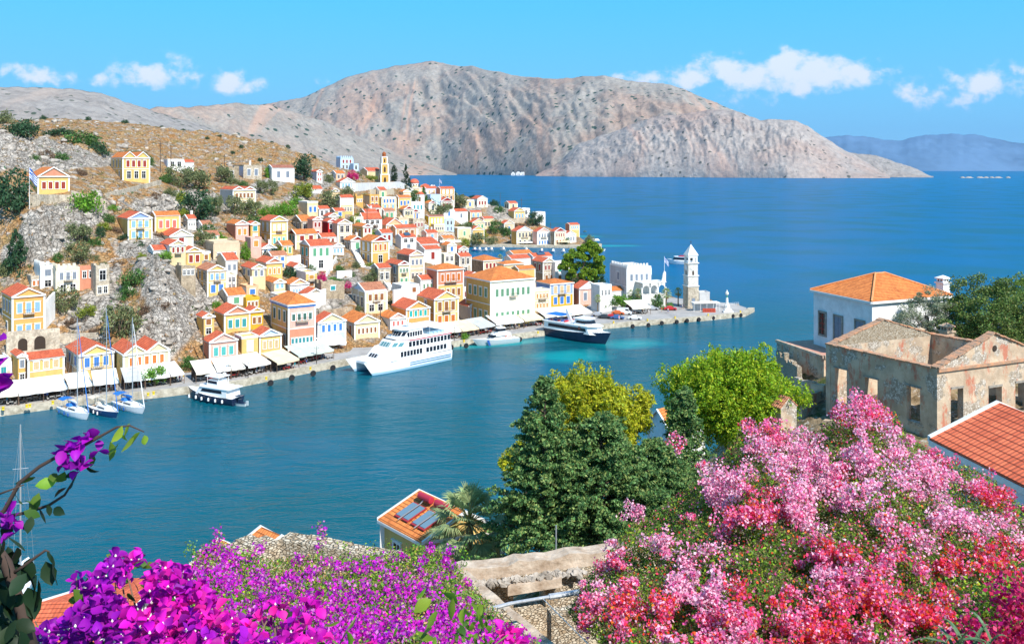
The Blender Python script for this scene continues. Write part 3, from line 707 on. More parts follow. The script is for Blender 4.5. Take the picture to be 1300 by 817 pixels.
sky.altitude = 0; sky.air_density = 1.0; sky.dust_density = .35; sky.ozone_density = 3.0
tc = N.new('ShaderNodeTexCoord'); sp = N.new('ShaderNodeSeparateXYZ'); Lk.new(tc.outputs['Generated'], sp.inputs[0])
def M(op, a, b=None, c=None):
 n = N.new('ShaderNodeMath'); n.operation = op
 for i, x in enumerate((a, b, c)):
  if x is None: continue
  if isinstance(x, (int, float)): n.inputs[i].default_value = x
  else: Lk.new(x, n.inputs[i])
 return n.outputs[0]
yy = M('MAXIMUM', sp.outputs[1], .02)
U = M('DIVIDE', sp.outputs[0], yy); V = M('DIVIDE', sp.outputs[2], yy)
hs = N.new('ShaderNodeHueSaturation'); hs.inputs['Hue'].default_value = .487; hs.inputs['Saturation'].default_value = 1.32; hs.inputs['Value'].default_value = 1.0
Lk.new(sky.outputs[0], hs.inputs['Color'])
lowf = N.new('ShaderNodeMapRange'); lowf.interpolation_type = 'SMOOTHSTEP'; lowf.inputs['From Min'].default_value = .75; lowf.inputs['From Max'].default_value = .0; lowf.inputs['To Max'].default_value = .93; Lk.new(sp.outputs[2], lowf.inputs['Value'])
lowc = N.new('ShaderNodeMix'); lowc.data_type = 'RGBA'; Lk.new(lowf.outputs[0], lowc.inputs['Factor']); Lk.new(hs.outputs[0], lowc.inputs['A'])
grd = N.new('ShaderNodeMix'); grd.data_type = 'RGBA'; gf = N.new('ShaderNodeMapRange'); gf.inputs['From Min'].default_value = 0; gf.inputs['From Max'].default_value = .18; Lk.new(sp.outputs[2], gf.inputs['Value']); Lk.new(gf.outputs[0], grd.inputs['Factor'])
grd.inputs['A'].default_value = (1.15, 3.15, 5.3, 1); grd.inputs['B'].default_value = (.42, 3.1, 5.3, 1); Lk.new(grd.outputs['Result'], lowc.inputs['B'])
# cumulus low over the horizon, as bearings (u) and elevations (v)
cbn = N.new('ShaderNodeCombineXYZ'); Lk.new(M('MULTIPLY', U, 1.0), cbn.inputs[0]); Lk.new(M('MULTIPLY', V, 1.25), cbn.inputs[1]); cbn.inputs[2].default_value = 3.1
n1 = N.new('ShaderNodeTexNoise'); n1.inputs['Scale'].default_value = 30; n1.inputs['Detail'].default_value = 9; n1.inputs['Roughness'].default_value = .58
Lk.new(cbn.outputs[0], n1.inputs['Vector'])
env = None
for (px, py, rx, ry, k) in [(48,97,48,16,1.0),(122,100,16,9,.75),(198,93,48,19,1.15),(292,100,22,16,1.0),(318,110,24,12,.6),(410,107,16,8,.6),(822,102,50,13,.85),(880,96,40,18,1.1),(935,92,50,22,1.2),(1010,92,50,27,1.3),(1080,95,55,19,1.15),(1170,115,50,19,.85),(1255,106,55,22,1.0),(1230,120,60,16,.7),(960,125,120,18,.45),(690,130,60,10,.3)]:
 u0, v0 = (px-CX)/F, (HY-py)/F
 a = M('DIVIDE', M('SUBTRACT', U, u0), rx/F); b = M('DIVIDE', M('SUBTRACT', V, v0), ry/F)
 r2 = M('ADD', M('MULTIPLY', a, a), M('MULTIPLY', b, b))
 g = M('MULTIPLY', M('EXPONENT', M('MULTIPLY', r2, -.8)), k)
 env = g if env is None else M('MAXIMUM', env, g)
dens = M('SUBTRACT', M('ADD', M('MULTIPLY', env, .56), M('MULTIPLY', n1.outputs['Fac'], 1.7)), 1.05)
mr = N.new('ShaderNodeMapRange'); mr.interpolation_type = 'SMOOTHSTEP'; mr.inputs['From Min'].default_value = 0; mr.inputs['From Max'].default_value = .42
Lk.new(dens, mr.inputs['Value'])
gate = N.new('ShaderNodeMapRange'); gate.inputs['From Min'].default_value = .08; gate.inputs['From Max'].default_value = .4; Lk.new(env, gate.inputs['Value'])
fac = M('MULTIPLY', M('MULTIPLY', mr.outputs['Result'], .55), gate.outputs['Result'])
fac = M('MULTIPLY', fac, M('GREATER_THAN', sp.outputs[1], .05))
mx = N.new('ShaderNodeMix'); mx.data_type = 'RGBA'; Lk.new(fac, mx.inputs['Factor']); Lk.new(lowc.outputs['Result'], mx.inputs['A']); mx.inputs['B'].default_value = (7.0, 6.0, 7.2, 1)
Lk.new(mx.outputs['Result'], bg.inputs['Color']); bg.inputs['Strength'].default_value = SKYS

# ------------------------------------------------------------------ water
m = bpy.data.materials.new('sea_water'); nt, N, Lk, b = nodes_of(m)
b.inputs['Roughness'].default_value = .12; b.inputs['IOR'].default_value = 1.33; b.inputs['Specular IOR Level'].default_value = .32
geo = N.new('ShaderNodeNewGeometry'); sx = N.new('ShaderNodeSeparateXYZ'); Lk.new(geo.outputs['Position'], sx.inputs[0])
def ramp(sock, a, c):
 r = N.new('ShaderNodeMapRange'); r.interpolation_type = 'SMOOTHSTEP'; r.inputs['From Min'].default_value = a; r.inputs['From Max'].default_value = c; Lk.new(sock, r.inputs['Value']); return r.outputs['Result']
def mixc(f, A, B):
 x = N.new('ShaderNodeMix'); x.data_type = 'RGBA'; Lk.new(f, x.inputs['Factor'])
 for s, v in (('A', A), ('B', B)):
  if isinstance(v, tuple): x.inputs[s].default_value = (*v, 1)
  else: Lk.new(v, x.inputs[s])
 return x.outputs['Result']
wn1 = N.new('ShaderNodeTexNoise'); wn1.inputs['Scale'].default_value = .018; wn1.inputs['Detail'].default_value = 4; Lk.new(geo.outputs['Position'], wn1.inputs['Vector'])
c = mixc(ramp(sx.outputs[1], 230, 420), (.002, .084, .112), (.0, .11, .26))      # harbour water, then open sea
c = mixc(ramp(sx.outputs[1], 600, 3500), c, (.0, .14, .34))
c = mixc(ramp(wn1.outputs['Fac'], .40, .68), c, (.003, .10, .17))
def blobn(x, y, rx, ry, ang):
 a = N.new('ShaderNodeVectorMath'); a.operation = 'SUBTRACT'; Lk.new(geo.outputs['Position'], a.inputs[0]); a.inputs[1].default_value = (x, y, 0)
 ro = N.new('ShaderNodeVectorRotate'); ro.rotation_type = 'Z_AXIS'; ro.inputs['Angle'].default_value = -ang; Lk.new(a.outputs[0], ro.inputs[0])
 s = N.new('ShaderNodeVectorMath'); s.operation = 'DIVIDE'; Lk.new(ro.outputs[0], s.inputs[0]); s.inputs[1].default_value = (rx, ry, 1)
 l = N.new('ShaderNodeVectorMath'); l.operation = 'LENGTH'; Lk.new(s.outputs[0], l.inputs[0])
 wn = N.new('ShaderNodeTexNoise'); wn.inputs['Scale'].default_value = .09; Lk.new(geo.outputs['Position'], wn.inputs['Vector'])
 m1 = N.new('ShaderNodeMath'); m1.operation = 'MULTIPLY_ADD'; m1.inputs[1].default_value = .8; Lk.new(wn.outputs['Fac'], m1.inputs[0]); Lk.new(l.outputs['Value'], m1.inputs[2])
 return ramp(m1.outputs[0], 1.45, .55)
for (px, py, rx, ry, ang, k) in [(722,452,15,10,.3,.55),(640,436,20,5,.45,.6),(800,436,14,8,.3,.45),(778,312,25,10,.1,.5),(740,300,18,14,0,.4)]:
 q = P(px, py, H*F/(py-HY)); f_ = blobn(q.x, q.y, rx, ry, ang)
 mm = N.new('ShaderNodeMath'); mm.operation = 'MULTIPLY'; mm.inputs[1].default_value = k; Lk.new(f_, mm.inputs[0])
 c = mixc(mm.outputs[0], c, (.0, .40, .40))
Lk.new(c, b.inputs['Base Color'])
mp = N.new('ShaderNodeMapping'); mp.inputs['Rotation'].default_value = (0, 0, R(-18)); mp.inputs['Scale'].default_value = (.42, 1, 1)
Lk.new(geo.outputs['Position'], mp.inputs['Vector'])
prev = None
for s, d, st in ((1.5, .2, .6), (.34, .7, .55), (.06, 1.9, .32)):
 nn = N.new('ShaderNodeTexNoise'); nn.inputs['Scale'].default_value = s; nn.inputs['Detail'].default_value = 5; nn.inputs['Roughness'].default_value = .6; nn.inputs['Distortion'].default_value = .4
 Lk.new(mp.outputs[0], nn.inputs['Vector'])
 bp = N.new('ShaderNodeBump'); bp.inputs['Strength'].default_value = st; bp.inputs['Distance'].default_value = d
 Lk.new(nn.outputs['Fac'], bp.inputs['Height'])
 if prev: Lk.new(prev, bp.inputs['Normal'])
 prev = bp.outputs['Normal']
Lk.new(prev, b.inputs['Normal'])
b.inputs['Specular IOR Level'].default_value = 0
gl = N.new('ShaderNodeBsdfGlossy'); Lk.new(prev, gl.inputs['Normal']); gl.inputs['Color'].default_value = (.9, .95, 1, 1)
fz = N.new('ShaderNodeFresnel'); fz.inputs['IOR'].default_value = 1.33; Lk.new(prev, fz.inputs['Normal'])
mn = N.new('ShaderNodeMath'); mn.operation = 'MINIMUM'; mn.inputs[1].default_value = .20; Lk.new(fz.outputs[0], mn.inputs[0])
ms_ = N.new('ShaderNodeMixShader'); Lk.new(mn.outputs[0], ms_.inputs[0]); Lk.new(b.outputs[0], ms_.inputs[1]); Lk.new(gl.outputs[0], ms_.inputs[2]); Lk.new(ms_.outputs[0], N['Material Output'].inputs['Surface'])
# long wind streaks change roughness
st_ = N.new('ShaderNodeTexNoise'); st_.inputs['Scale'].default_value = 1; st_.inputs['Detail'].default_value = 4
mp2 = N.new('ShaderNodeMapping'); mp2.inputs['Scale'].default_value = (.0035, .016, 1); mp2.inputs['Rotation'].default_value = (0, 0, R(8)); Lk.new(geo.outputs['Position'], mp2.inputs['Vector']); Lk.new(mp2.outputs[0], st_.inputs['Vector'])
rr = N.new('ShaderNodeMapRange'); rr.inputs['From Min'].default_value = .35; rr.inputs['From Max'].default_value = .7; rr.inputs['To Min'].default_value = .08; rr.inputs['To Max'].default_value = .16
Lk.new(st_.outputs['Fac'], rr.inputs['Value']); Lk.new(rr.outputs[0], gl.inputs['Roughness'])
sea = MB(); S = 60000
sea.add([(-S,-600,0),(S,-600,0),(S,S,0),(-S,S,0)], [(0,1,2,3)])
tag(sea.build('sea', m), kind='structure')

# ------------------------------------------------------------------ far mountains
def mountain_mat(name, base, red, dark, dots=.62, dscale=.017, pale=(.50,.46,.42)):
 m = bpy.data.materials.new(name); nt, N, Lk, b = nodes_of(m)
 b.inputs['Roughness'].default_value = .95; b.inputs['Specular IOR Level'].default_value = .05
 geo = N.new('ShaderNodeNewGeometry')
 def nz(s, d=6, r=.6, vec=None, dist=0):
  n = N.new('ShaderNodeTexNoise'); n.inputs['Scale'].default_value = s; n.inputs['Detail'].default_value = d; n.inputs['Roughness'].default_value = r; n.inputs['Distortion'].default_value = dist
  Lk.new(vec or geo.outputs['Position'], n.inputs['Vector']); return n.outputs['Fac']
 def rp(s, a, c):
  r = N.new('ShaderNodeMapRange'); r.inputs['From Min'].default_value = a; r.inputs['From Max'].default_value = c; Lk.new(s, r.inputs['Value']); return r.outputs['Result']
 def mc(f, A, B):
  x = N.new('ShaderNodeMix'); x.data_type = 'RGBA'; Lk.new(f, x.inputs['Factor'])
  for s_, v in (('A', A), ('B', B)):
   if isinstance(v, tuple): x.inputs[s_].default_value = (*v, 1)
   else: Lk.new(v, x.inputs[s_])
  return x.outputs['Result']
 def mul(a, c):
  x = N.new('ShaderNodeMath'); x.operation = 'MULTIPLY'; Lk.new(a, x.inputs[0])
  if isinstance(c, float): x.inputs[1].default_value = c
  else: Lk.new(c, x.inputs[1])
  return x.outputs[0]
 c = mc(rp(nz(.004), .35, .65), base, pale)
 c = mc(mul(rp(nz(.0016, 5), .47, .62), .5), c, red)
 c = mc(mul(rp(nz(.03, 7, .7), .38, .62), .55), c, tuple(x*.52 for x in base))
 # scree streaks
 mp = N.new('ShaderNodeMapping'); mp.inputs['Scale'].default_value = (.006, .0005, .0003); Lk.new(geo.outputs['Position'], mp.inputs['Vector'])
 c = mc(mul(rp(nz(1, 4, .5, mp.outputs[0], .6), .60, .68), .45), c, tuple(min(.8, x*1.25) for x in red))
 v = N.new('ShaderNodeTexVoronoi'); v.inputs['Scale'].default_value = dscale; Lk.new(geo.outputs['Position'], v.inputs['Vector'])
 sp = N.new('ShaderNodeSeparateColor'); Lk.new(v.outputs['Color'], sp.inputs[0])
 dot = rp(v.outputs['Distance'], .36, .26); sel = N.new('ShaderNodeMath'); sel.operation = 'LESS_THAN'; Lk.new(sp.outputs[0], sel.inputs[0])
 thr = mul(rp(nz(.0022, 4), .38, .66), dots); Lk.new(thr, sel.inputs[1])
 c = mc(mul(dot, sel.outputs[0]), c, dark)
 Lk.new(c, b.inputs['Base Color'])
 bp = N.new('ShaderNodeBump'); bp.inputs['Strength'].default_value = 1; bp.inputs['Distance'].default_value = 25; Lk.new(nz(.012, 8, .68), bp.inputs['Height']); Lk.new(bp.outputs['Normal'], b.inputs['Normal'])
 return m
def ridge(name, sil, Ysh, dep, mt, seed, amp=.12, nu=300, nv=70, gul=.010, pw=.8):
 xs = np.array([s[0] for s in sil], float); ys = np.array([s[1] for s in sil], float)
 us = np.linspace(xs[0], xs[-1], nu); V = np.zeros((nu, nv, 3))
 shx = np.array([s[0] for s in Ysh], float); shy = np.array([s[1] for s in Ysh], float)
 for i, u in enumerate(us):
  y0 = np.interp(u, shx, shy); pk = np.interp(u, xs, ys)
  jit = noise.fractal(Vector((u*.06, seed, 0)), 1, 2, 5)*1.6
  yr = y0+dep; zr = max(2, H+(HY-pk-jit)/F*yr)
  for j in range(nv):
   v = j/(nv-12)
   Y = y0+dep*v
   if v <= 1:
    g = noise.fractal(Vector((u*gul*2.2+seed+v*1.3, v*2.4, seed*2.1)), .8, 2.1, 6); g2 = noise.fractal(Vector((u*gul*8+v*2.5, v*7, seed*.7)), .8, 2, 6)
    gg = (-abs(g)*1.0+.2)*amp*.5+g2*amp*.20
    z = zr*(v**pw+gg*math.sin(PI*min(v, 1))**.7*(1))
    z = min(z, H+(HY-pk-jit)/F*Y-2 if v < .97 else z)
    if v == 0: z = -5
    else: z = max(z, (2+6*abs(g2))*min(1, v*20))
   else: z = zr*(1-(v-1)*3)
   Yn = Y+g*dep*.03 if v <= 1 else Y
   V[i, j] = ((u-CX)/F*Y, Y, z)
 me = gridmesh(name, V.reshape(-1, 3), nu, nv, [mt])
 o = inst(name, me); tag(o, kind='structure'); return o
mm1 = mountain_mat('limestone_mountain', (.32,.285,.245), (.47,.27,.18), (.045,.075,.05), pale=(.42,.385,.335))
mm2 = mountain_mat('limestone_near_hill', (.34,.31,.285), (.38,.30,.25), (.08,.10,.07), .5, .035, pale=(.42,.39,.36))
mm3 = mountain_mat('limestone_cliffs', (.38,.33,.30), (.50,.30,.22), (.11,.11,.09), .35, .03, pale=(.48,.43,.39))
mm4 = mat('far_island_hazed_rock', (.09,.16,.26), .95, var=.3, scale=.0006)  # blue haze of distance is painted into the rock colour
ridge('mountain', [(230,175),(300,140),(330,133),(380,125),(410,112),(440,98),(470,90),(500,84),(550,77.5),(575,84),(600,84),(650,96),(700,100),(750,97),(765,96),(800,103),(850,107),(890,122),(930,139),(960,154),(1000,162),(1040,185),(1070,214)], [(230,8300),(560,7900),(700,6200),(800,5700),(1000,4950),(1080,4950)], 1700, mm1, 1.3, amp=.16, nu=420, nv=90)
ridge('mountain_foothill', [(150,150),(200,136),(240,136),(300,131),(345,134),(400,150),(450,170),(520,200),(580,221)], [(150,4600),(560,6900),(600,7000)], 900, mm1, 8.3, amp=.14, nu=200)
ridge('rocky_hill', [(-120,118),(0,110),(50,111),(100,114),(130,119),(150,126),(175,134),(210,146),(260,160),(330,182),(430,206),(520,221)], [(-120,2100),(520,3000)], 900, mm2, 5.2, amp=.08, nu=220)
ridge('sea_cliffs', [(680,222),(710,205),(735,182),(770,170),(815,153),(850,146),(880,143),(905,139),(935,141),(965,153),(990,151.5),(1010,154),(1025,160),(1045,173),(1065,186),(1085,197),(1110,212),(1130,224)], [(680,6000),(720,5600),(800,5300),(1000,4680),(1130,4650)], 650, mm3, 3.7, amp=.17, nu=320, nv=80, gul=.02, pw=.62)
ridge('headland', [(1040,190),(1080,194),(1110,197),(1130,203),(1150,210),(1168,216),(1185,224.5)], [(1040,5300),(1185,5000)], 300, mm2, 9.1, amp=.12, nu=120, nv=50, gul=.03)
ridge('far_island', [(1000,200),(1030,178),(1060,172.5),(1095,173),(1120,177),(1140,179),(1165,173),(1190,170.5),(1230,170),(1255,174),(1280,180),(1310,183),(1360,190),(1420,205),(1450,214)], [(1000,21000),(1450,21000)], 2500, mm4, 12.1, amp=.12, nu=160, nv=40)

# ------------------------------------------------------------------ hillside of the town
ROCKS = [(222,392,30,70,3.2),(205,345,20,25,2.2),(60,292,32,36,3.4),(28,190,40,34,3.2),(20,320,18,14,1.5),(190,325,16,18,2.2),(222,258,22,22,2.5),(402,235,12,14,2.2),(175,312,22,12,1.8),(120,390,26,22,1.8),(140,350,14,10,1.5),(385,246,14,8,1.5),(520,264,14,10,1.6),(650,262,30,12,2.0),(300,255,14,10,1.4),(600,262,12,8,1.4),(60,385,10,10,1),(425,370,30,16,1.2),(100,205,20,14,1.6),(255,285,12,8,1.2),(205,380,14,24,2.0),(345,232,14,8,1.2),(100,440,30,10,.8)]
rk = []
for (px, py, rx, ry, a) in ROCKS:
 q = ray(px, py)
 if q: rk.append((q.x, q.y, q.z, rx/F*q.y, ry/F*q.y, a))
us = np.arange(-300, 952, 2.6); Ys = np.concatenate([np.arange(168, 300, .9), np.arange(300, 470, 1.6), np.arange(470, 660, 1.6)])
nu, nv = len(us), len(Ys)
UU, YY = np.meshgrid(us, Ys, indexing='ij'); XX = (UU-CX)/F*YY
ZZ = np.array([[hz(XX[i, j], YY[i, j]) for j in range(nv)] for i in range(nu)])
fp = np.array([(a_, b_, c_) for a_, b_, c_, d_ in FOOT])
dm = np.full(XX.shape, 99.0)
for (fx, fy, fr) in fp: dm = np.minimum(dm, np.hypot(XX-fx, YY-fy)-fr)
free = np.clip(dm/4, 0, 1)
V = np.stack([XX, YY, ZZ], -1)
for i in range(nu):
 for j in range(nv):
  x, y, z = V[i, j]
  if z < 1.6:
   V[i, j, 2] = z-.22
   continue
  fr = free[i, j]
  p = Vector((x*.11, y*.11, z*.16))
  k = 0
  for (rx_, ry_, rz_, ra, rb, am) in rk:
   d = ((x-rx_)/ra)**2+((z-rz_)/rb)**2
   if d < 1.6 and abs(y-ry_) < 40: k = max(k, am*min(1, (1.6-d)))
  if y > 330 and z > 46: k = max(k, 1.3)
  base = noise.fractal(p*1.6, .7, 2.1, 3)*.5
  o = base*fr*.8
  if k > 0:
   r = 1-abs(noise.fractal(p*1.15, .85, 2.1, 5)); c_ = noise.cell(p*2.4)*.35+noise.cell(p*5.1)*.2
   o += (r*1.1-.55+c_*.5)*k*max(fr, .25)
  V[i, j, 2] = z+o
  V[i, j, 1] = y-o*.5; V[i, j, 0] = x+base*.25
me = gridmesh('hillside_mesh', V.reshape(-1, 3), nu, nv, [], smooth=True)
m = bpy.data.materials.new('dry_hillside'); nt, N, Lk, b = nodes_of(m)
b.inputs['Roughness'].default_value = .95; b.inputs['Specular IOR Level'].default_value = .06
geo = N.new('ShaderNodeNewGeometry'); at = N.new('ShaderNodeAttribute'); at.attribute_name = 'rockiness'
def nz(s, d=6, r=.6, dist=0):
 n = N.new('ShaderNodeTexNoise'); n.inputs['Scale'].default_value = s; n.inputs['Detail'].default_value = d; n.inputs['Roughness'].default_value = r; n.inputs['Distortion'].default_value = dist
 Lk.new(geo.outputs['Position'], n.inputs['Vector']); return n.outputs['Fac']
def rp(s, a, c):
 r = N.new('ShaderNodeMapRange'); r.inputs['From Min'].default_value = a; r.inputs['From Max'].default_value = c; Lk.new(s, r.inputs['Value']); return r.outputs['Result']
def mc(f, A, B):
 x = N.new('ShaderNodeMix'); x.data_type = 'RGBA'; Lk.new(f, x.inputs['Factor'])
 for s_, v in (('A', A), ('B', B)):
  if isinstance(v, tuple): x.inputs[s_].default_value = (*v, 1)
  else: Lk.new(v, x.inputs[s_])
 return x.outputs['Result']
def mth(op, a, c):
 x = N.new('ShaderNodeMath'); x.operation = op; x.use_clamp = True
 for i, s_ in enumerate((a, c)):
  if isinstance(s_, float): x.inputs[i].default_value = s_
  else: Lk.new(s_, x.inputs[i])
 return x.outputs[0]
c = mc(rp(nz(.25), .38, .62), (.42,.21,.075), (.50,.34,.18))
c = mc(mth('MULTIPLY', rp(nz(1.6, 6, .75), .53, .62), .75), c, (.17,.10,.055))
c = mc(mth('MULTIPLY', rp(nz(.5, 5), .52, .62), .6), c, (.22,.14,.08))
c = mc(mth('MULTIPLY', rp(nz(.12, 4), .55, .65), .4), c, (.20,.20,.07))
rock = mc(rp(nz(.35, 7, .7), .35, .62), (.25,.215,.18), (.56,.51,.45))
v = N.new('ShaderNodeTexVoronoi'); v.feature = 'DISTANCE_TO_EDGE'; v.inputs['Scale'].default_value = .8; 
wv = N.new('ShaderNodeVectorMath'); wv.operation = 'ADD'; Lk.new(geo.outputs['Position'], wv.inputs[0])
n3 = N.new('ShaderNodeTexNoise'); n3.inputs['Scale'].default_value = .6; n3.inputs['Detail'].default_value = 4; Lk.new(geo.outputs['Position'], n3.inputs['Vector'])
sc3 = N.new('ShaderNodeVectorMath'); sc3.operation = 'SCALE'; sc3.inputs['Scale'].default_value = 2.5; Lk.new(n3.outputs['Color'], sc3.inputs[0]); Lk.new(sc3.outputs[0], wv.inputs[1]); Lk.new(wv.outputs[0], v.inputs['Vector'])
rock = mc(mth('MULTIPLY', rp(v.outputs['Distance'], .07, .0), .45), rock, (.12,.10,.08))
rock = mc(mth('MULTIPLY', rp(nz(.5, 7, .75, 1.2), .44, .36), .8), rock, (.09,.075,.06))
patch = mth('MULTIPLY', rp(nz(.3, 7, .72), .52, .56), .8)
f = mth('MAXIMUM', rp(at.outputs['Fac'], .15, .5), patch)
c = mc(f, c, rock)
Lk.new(c, b.inputs['Base Color'])
bp = N.new('ShaderNodeBump'); bp.inputs['Strength'].default_value = .9; bp.inputs['Distance'].default_value = .7; Lk.new(nz(.8, 8, .7), bp.inputs['Height'])
bp2 = N.new('ShaderNodeBump'); bp2.inputs['Strength'].default_value = .8; bp2.inputs['Distance'].default_value = .6; Lk.new(rp(v.outputs['Distance'], 0, .12), bp2.inputs['Height']); Lk.new(bp.outputs['Normal'], bp2.inputs['Normal'])
Lk.new(bp2.outputs['Normal'], b.inputs['Normal'])
me.materials.append(m)
rkn = np.zeros(nu*nv, dtype=np.float32)
Vf = V.reshape(-1, 3)
for (rx_, ry_, rz_, ra, rb, am) in rk:
 d = ((Vf[:, 0]-rx_)/ra)**2+((Vf[:, 2]-rz_)/rb)**2
 rkn = np.maximum(rkn, np.where(np.abs(Vf[:, 1]-ry_) < 30, np.clip(1.5-d, 0, 1), 0)*min(1, am/1.6))
att = me.attributes.new('rockiness', 'FLOAT', 'POINT'); att.data.foreach_set('value', rkn.astype(np.float32))
hill = inst('hillside', me); tag(hill, kind='structure')
# ------------------------------------------------------------------ quays
def edge_pts(keys, back=0):
 pts = []
 for k in keys:
  i = CK.index(k); e = CA[i][0][0]; pts.append(Vector(((k-CX)/F*e, e)))
 return pts
def offset(pts, d):
 out = []
 for i, p in enumerate(pts):
  t = (pts[min(i+1, len(pts)-1)]-pts[max(i-1, 0)]).normalized(); out.append(p+Vector((-t.y, t.x))*d)
 return out
qk = [-300,0,50,100,150,200,250,300,350,400,450,500,550,590,612,650,675,700,735,755,766,800,850,900,938]
E = edge_pts(qk)
tip = Vector((75.6, 289.5)); E2 = E+[tip]
def slab(name, poly, z0, z1, m):
 bm = bmesh.new(); vs = [bm.verts.new((p[0], p[1], z1)) for p in poly]; f = bm.faces.new(vs)
 r = bmesh.ops.extrude_face_region(bm, geom=[f]); 
 for v in [g for g in r['geom'] if isinstance(g, bmesh.types.BMVert)]: v.co.z = z0
 bmesh.ops.recalc_face_normals(bm, faces=bm.faces); me = bpy.data.meshes.new(name); bm.to_mesh(me); me.materials.append(m)
 return inst(name, me)
quaytop = mat('quay_paving', (.36,.345,.33), .9, var=.16, scale=.35, bump=.2)
quaystone = mat('quay_stone', (.30,.26,.19), .9, scale=.8, c2=(.58,.52,.41), bump=.8, bscale=2)
Bk = offset(E2, 1.1)
mole_back = [Vector((79,300)), Vector((77,309)), Vector((60,322)), Vector((44,336)), Vector((34,332))]
i_m = qk.index(766)
body = E2+mole_back+offset(E2[:i_m+1], 15)[::-1]
tag(slab('quay', body, -3, 1.30, quaytop), kind='structure')
cop = offset(E2, -.25)+[Vector((81.6,299.5))]+[Vector((79.6,299.6))]+offset(E2, 1.3)[::-1]
tag(slab('quay_edge', cop, -3.2, 1.42, quaystone), kind='structure')
B2 = [P(px, 0, Y).xy for px, Y in ((560,548),(590,549),(650,545.5),(700,542),(735,540),(757,541),(764,546),(764,556),(752,566))]
tag(slab('bay_quay', B2+[P(740,0,572).xy]+offset(B2[:6], 9)[::-1], -3, 1.35, quaystone), kind='structure')
# ------------------------------------------------------------------ haze
hb = MB(); hb.box(-26000, 26000, -900, 26500, -3.9, 1250)
hm = bpy.data.materials.new('air'); hm.use_nodes = True; n_ = hm.node_tree.nodes; n_.remove(n_['Principled BSDF'])
pv = n_.new('ShaderNodeVolumePrincipled'); pv.inputs['Density'].default_value = HAZE; pv.inputs['Color'].default_value = (.30,.60,1,1); pv.inputs['Anisotropy'].default_value = .2
hm.node_tree.links.new(pv.outputs[0], n_['Material Output'].inputs['Volume'])
if HAZE > 0: tag(hb.build('haze', hm), kind='stuff')

# ------------------------------------------------------------------ walls and steps
def wallseg(px1, py1, px2, py2, hpx, wm, label, th=.5, name='garden_wall', cat='wall', cren=False, ylist=None):
 K = max(1, int(abs(px2-px1)/6)) if name == 'garden_wall' else 1
 pts = [ray(px1+(px2-px1)*i/K, py1+(py2-py1)*i/K) for i in range(K+1)]
 pts = [p_ for p_ in pts if p_ is not None]
 if len(pts) < 2: print('wall noray', label); return
 a = pts[0]; b = pts[-1]
 if K > 1:
  h = hpx/F*(a.y+b.y)/2; mb = MB()
  for p_, q_ in zip(pts[:-1], pts[1:]):
   d = (q_-p_).xy; n_ = Vector((-d.y, d.x)).normalized()*th; P0, P1, P2, P3 = p_.xy, q_.xy, q_.xy+n_, p_.xy+n_
   mb.hexa([(*P0,p_.z-3),(*P1,q_.z-3),(*P2,q_.z-3),(*P3,p_.z-3)], [(*P0,p_.z+h),(*P1,q_.z+h),(*P2,q_.z+h),(*P3,p_.z+h)])
   if cren:
    for f_ in (.1, .6): c0 = p_.lerp(q_, f_); c1 = p_.lerp(q_, f_+.25); mb.hexa([(*c0.xy,c0.z+h-.1),(*c1.xy,c1.z+h-.1),(*(c1.xy+n_),c1.z+h-.1),(*(c0.xy+n_),c0.z+h-.1)], [(*c0.xy,c0.z+h+1),(*c1.xy,c1.z+h+1),(*(c1.xy+n_),c1.z+h+1),(*(c0.xy+n_),c0.z+h+1)])
  o = mb.build(name, wallmat(wm)); tag(o, label, cat); return o, 0, h
 L = (b-a).length; ang = math.atan2(b.y-a.y, b.x-a.x); h = hpx/F*(a.y+b.y)/2
 mb = MB(); dz = b.z-a.z; Lx = (b-a).xy.length; n = max(1, int(Lx/3))
 for i in range(n):
  x0, x1 = Lx*i/n, Lx*(i+1)/n-.002; z0, z1 = dz*i/n, dz*(i+1)/n
  j0 = noise.noise(Vector((a.x+i*3, 1, 2)))*.15
  mb.hexa([(x0,0,z0-3),(x1,0,z1-3),(x1,th,z1-3),(x0,th,z0-3)], [(x0,0,z0+h+j0),(x1,0,z1+h+j0),(x1,th,z1+h+j0),(x0,th,z0+h+j0)])
  if cren: mb.box(x0+.6, x0+1.5, .0, th, z0+h+j0, z0+h+j0+.9)
 o = mb.build(name, wallmat(wm)); o.location = a; o.rotation_euler = (0, 0, ang)
 tag(o, label, cat); return o, Lx, h
wallseg(448,243,520,238,9,'white','long whitewashed cemetery wall under the bell tower')
wallseg(520,238,574,239,6,'white','white crenellated churchyard wall beside the domed church', cren=True)
wallseg(471,249,500,247,8,'beige','beige retaining wall below the cemetery wall')
wallseg(90,256,135,268,14,'palestone','stone retaining wall under the hillside road')
wallseg(135,252,205,234,6,'palestone','long low stone wall carrying the road to twin-gabled villa')
wallseg(37,262,92,262,15,'palestone','concrete plinth wall under the neoclassical villa')
wallseg(56,420,70,404,34,'white','tall white stair wall right of the orange villa')
wallseg(72,436,124,434,12,'palestone','stone terrace wall above the gabled quay houses')
wallseg(330,266,357,265,11,'palestone','grey garden wall right of the twin red pediments')
wallseg(378,394,412,390,20,'white','stepped white wall between red mansion and ruined wall')
wallseg(405,408,448,402,13,'stone','rough stone retaining wall above the blue-shuttered house')
wallseg(633,284,668,283,6,'palestone','stone wall below the yellow bungalow on the bay')
wallseg(428,354,447,353,10,'white','low white wall left of the tall green-shuttered house')
wallseg(415,352,428,330,5,'white','white garden wall climbing beside olive scrub')
wallseg(500,392,520,389,24,'white','high white wall stepping above the orange-roofed quay house')
wallseg(356,343,382,339,16,'white','broad white terrace wall left of the tall green-shuttered house')
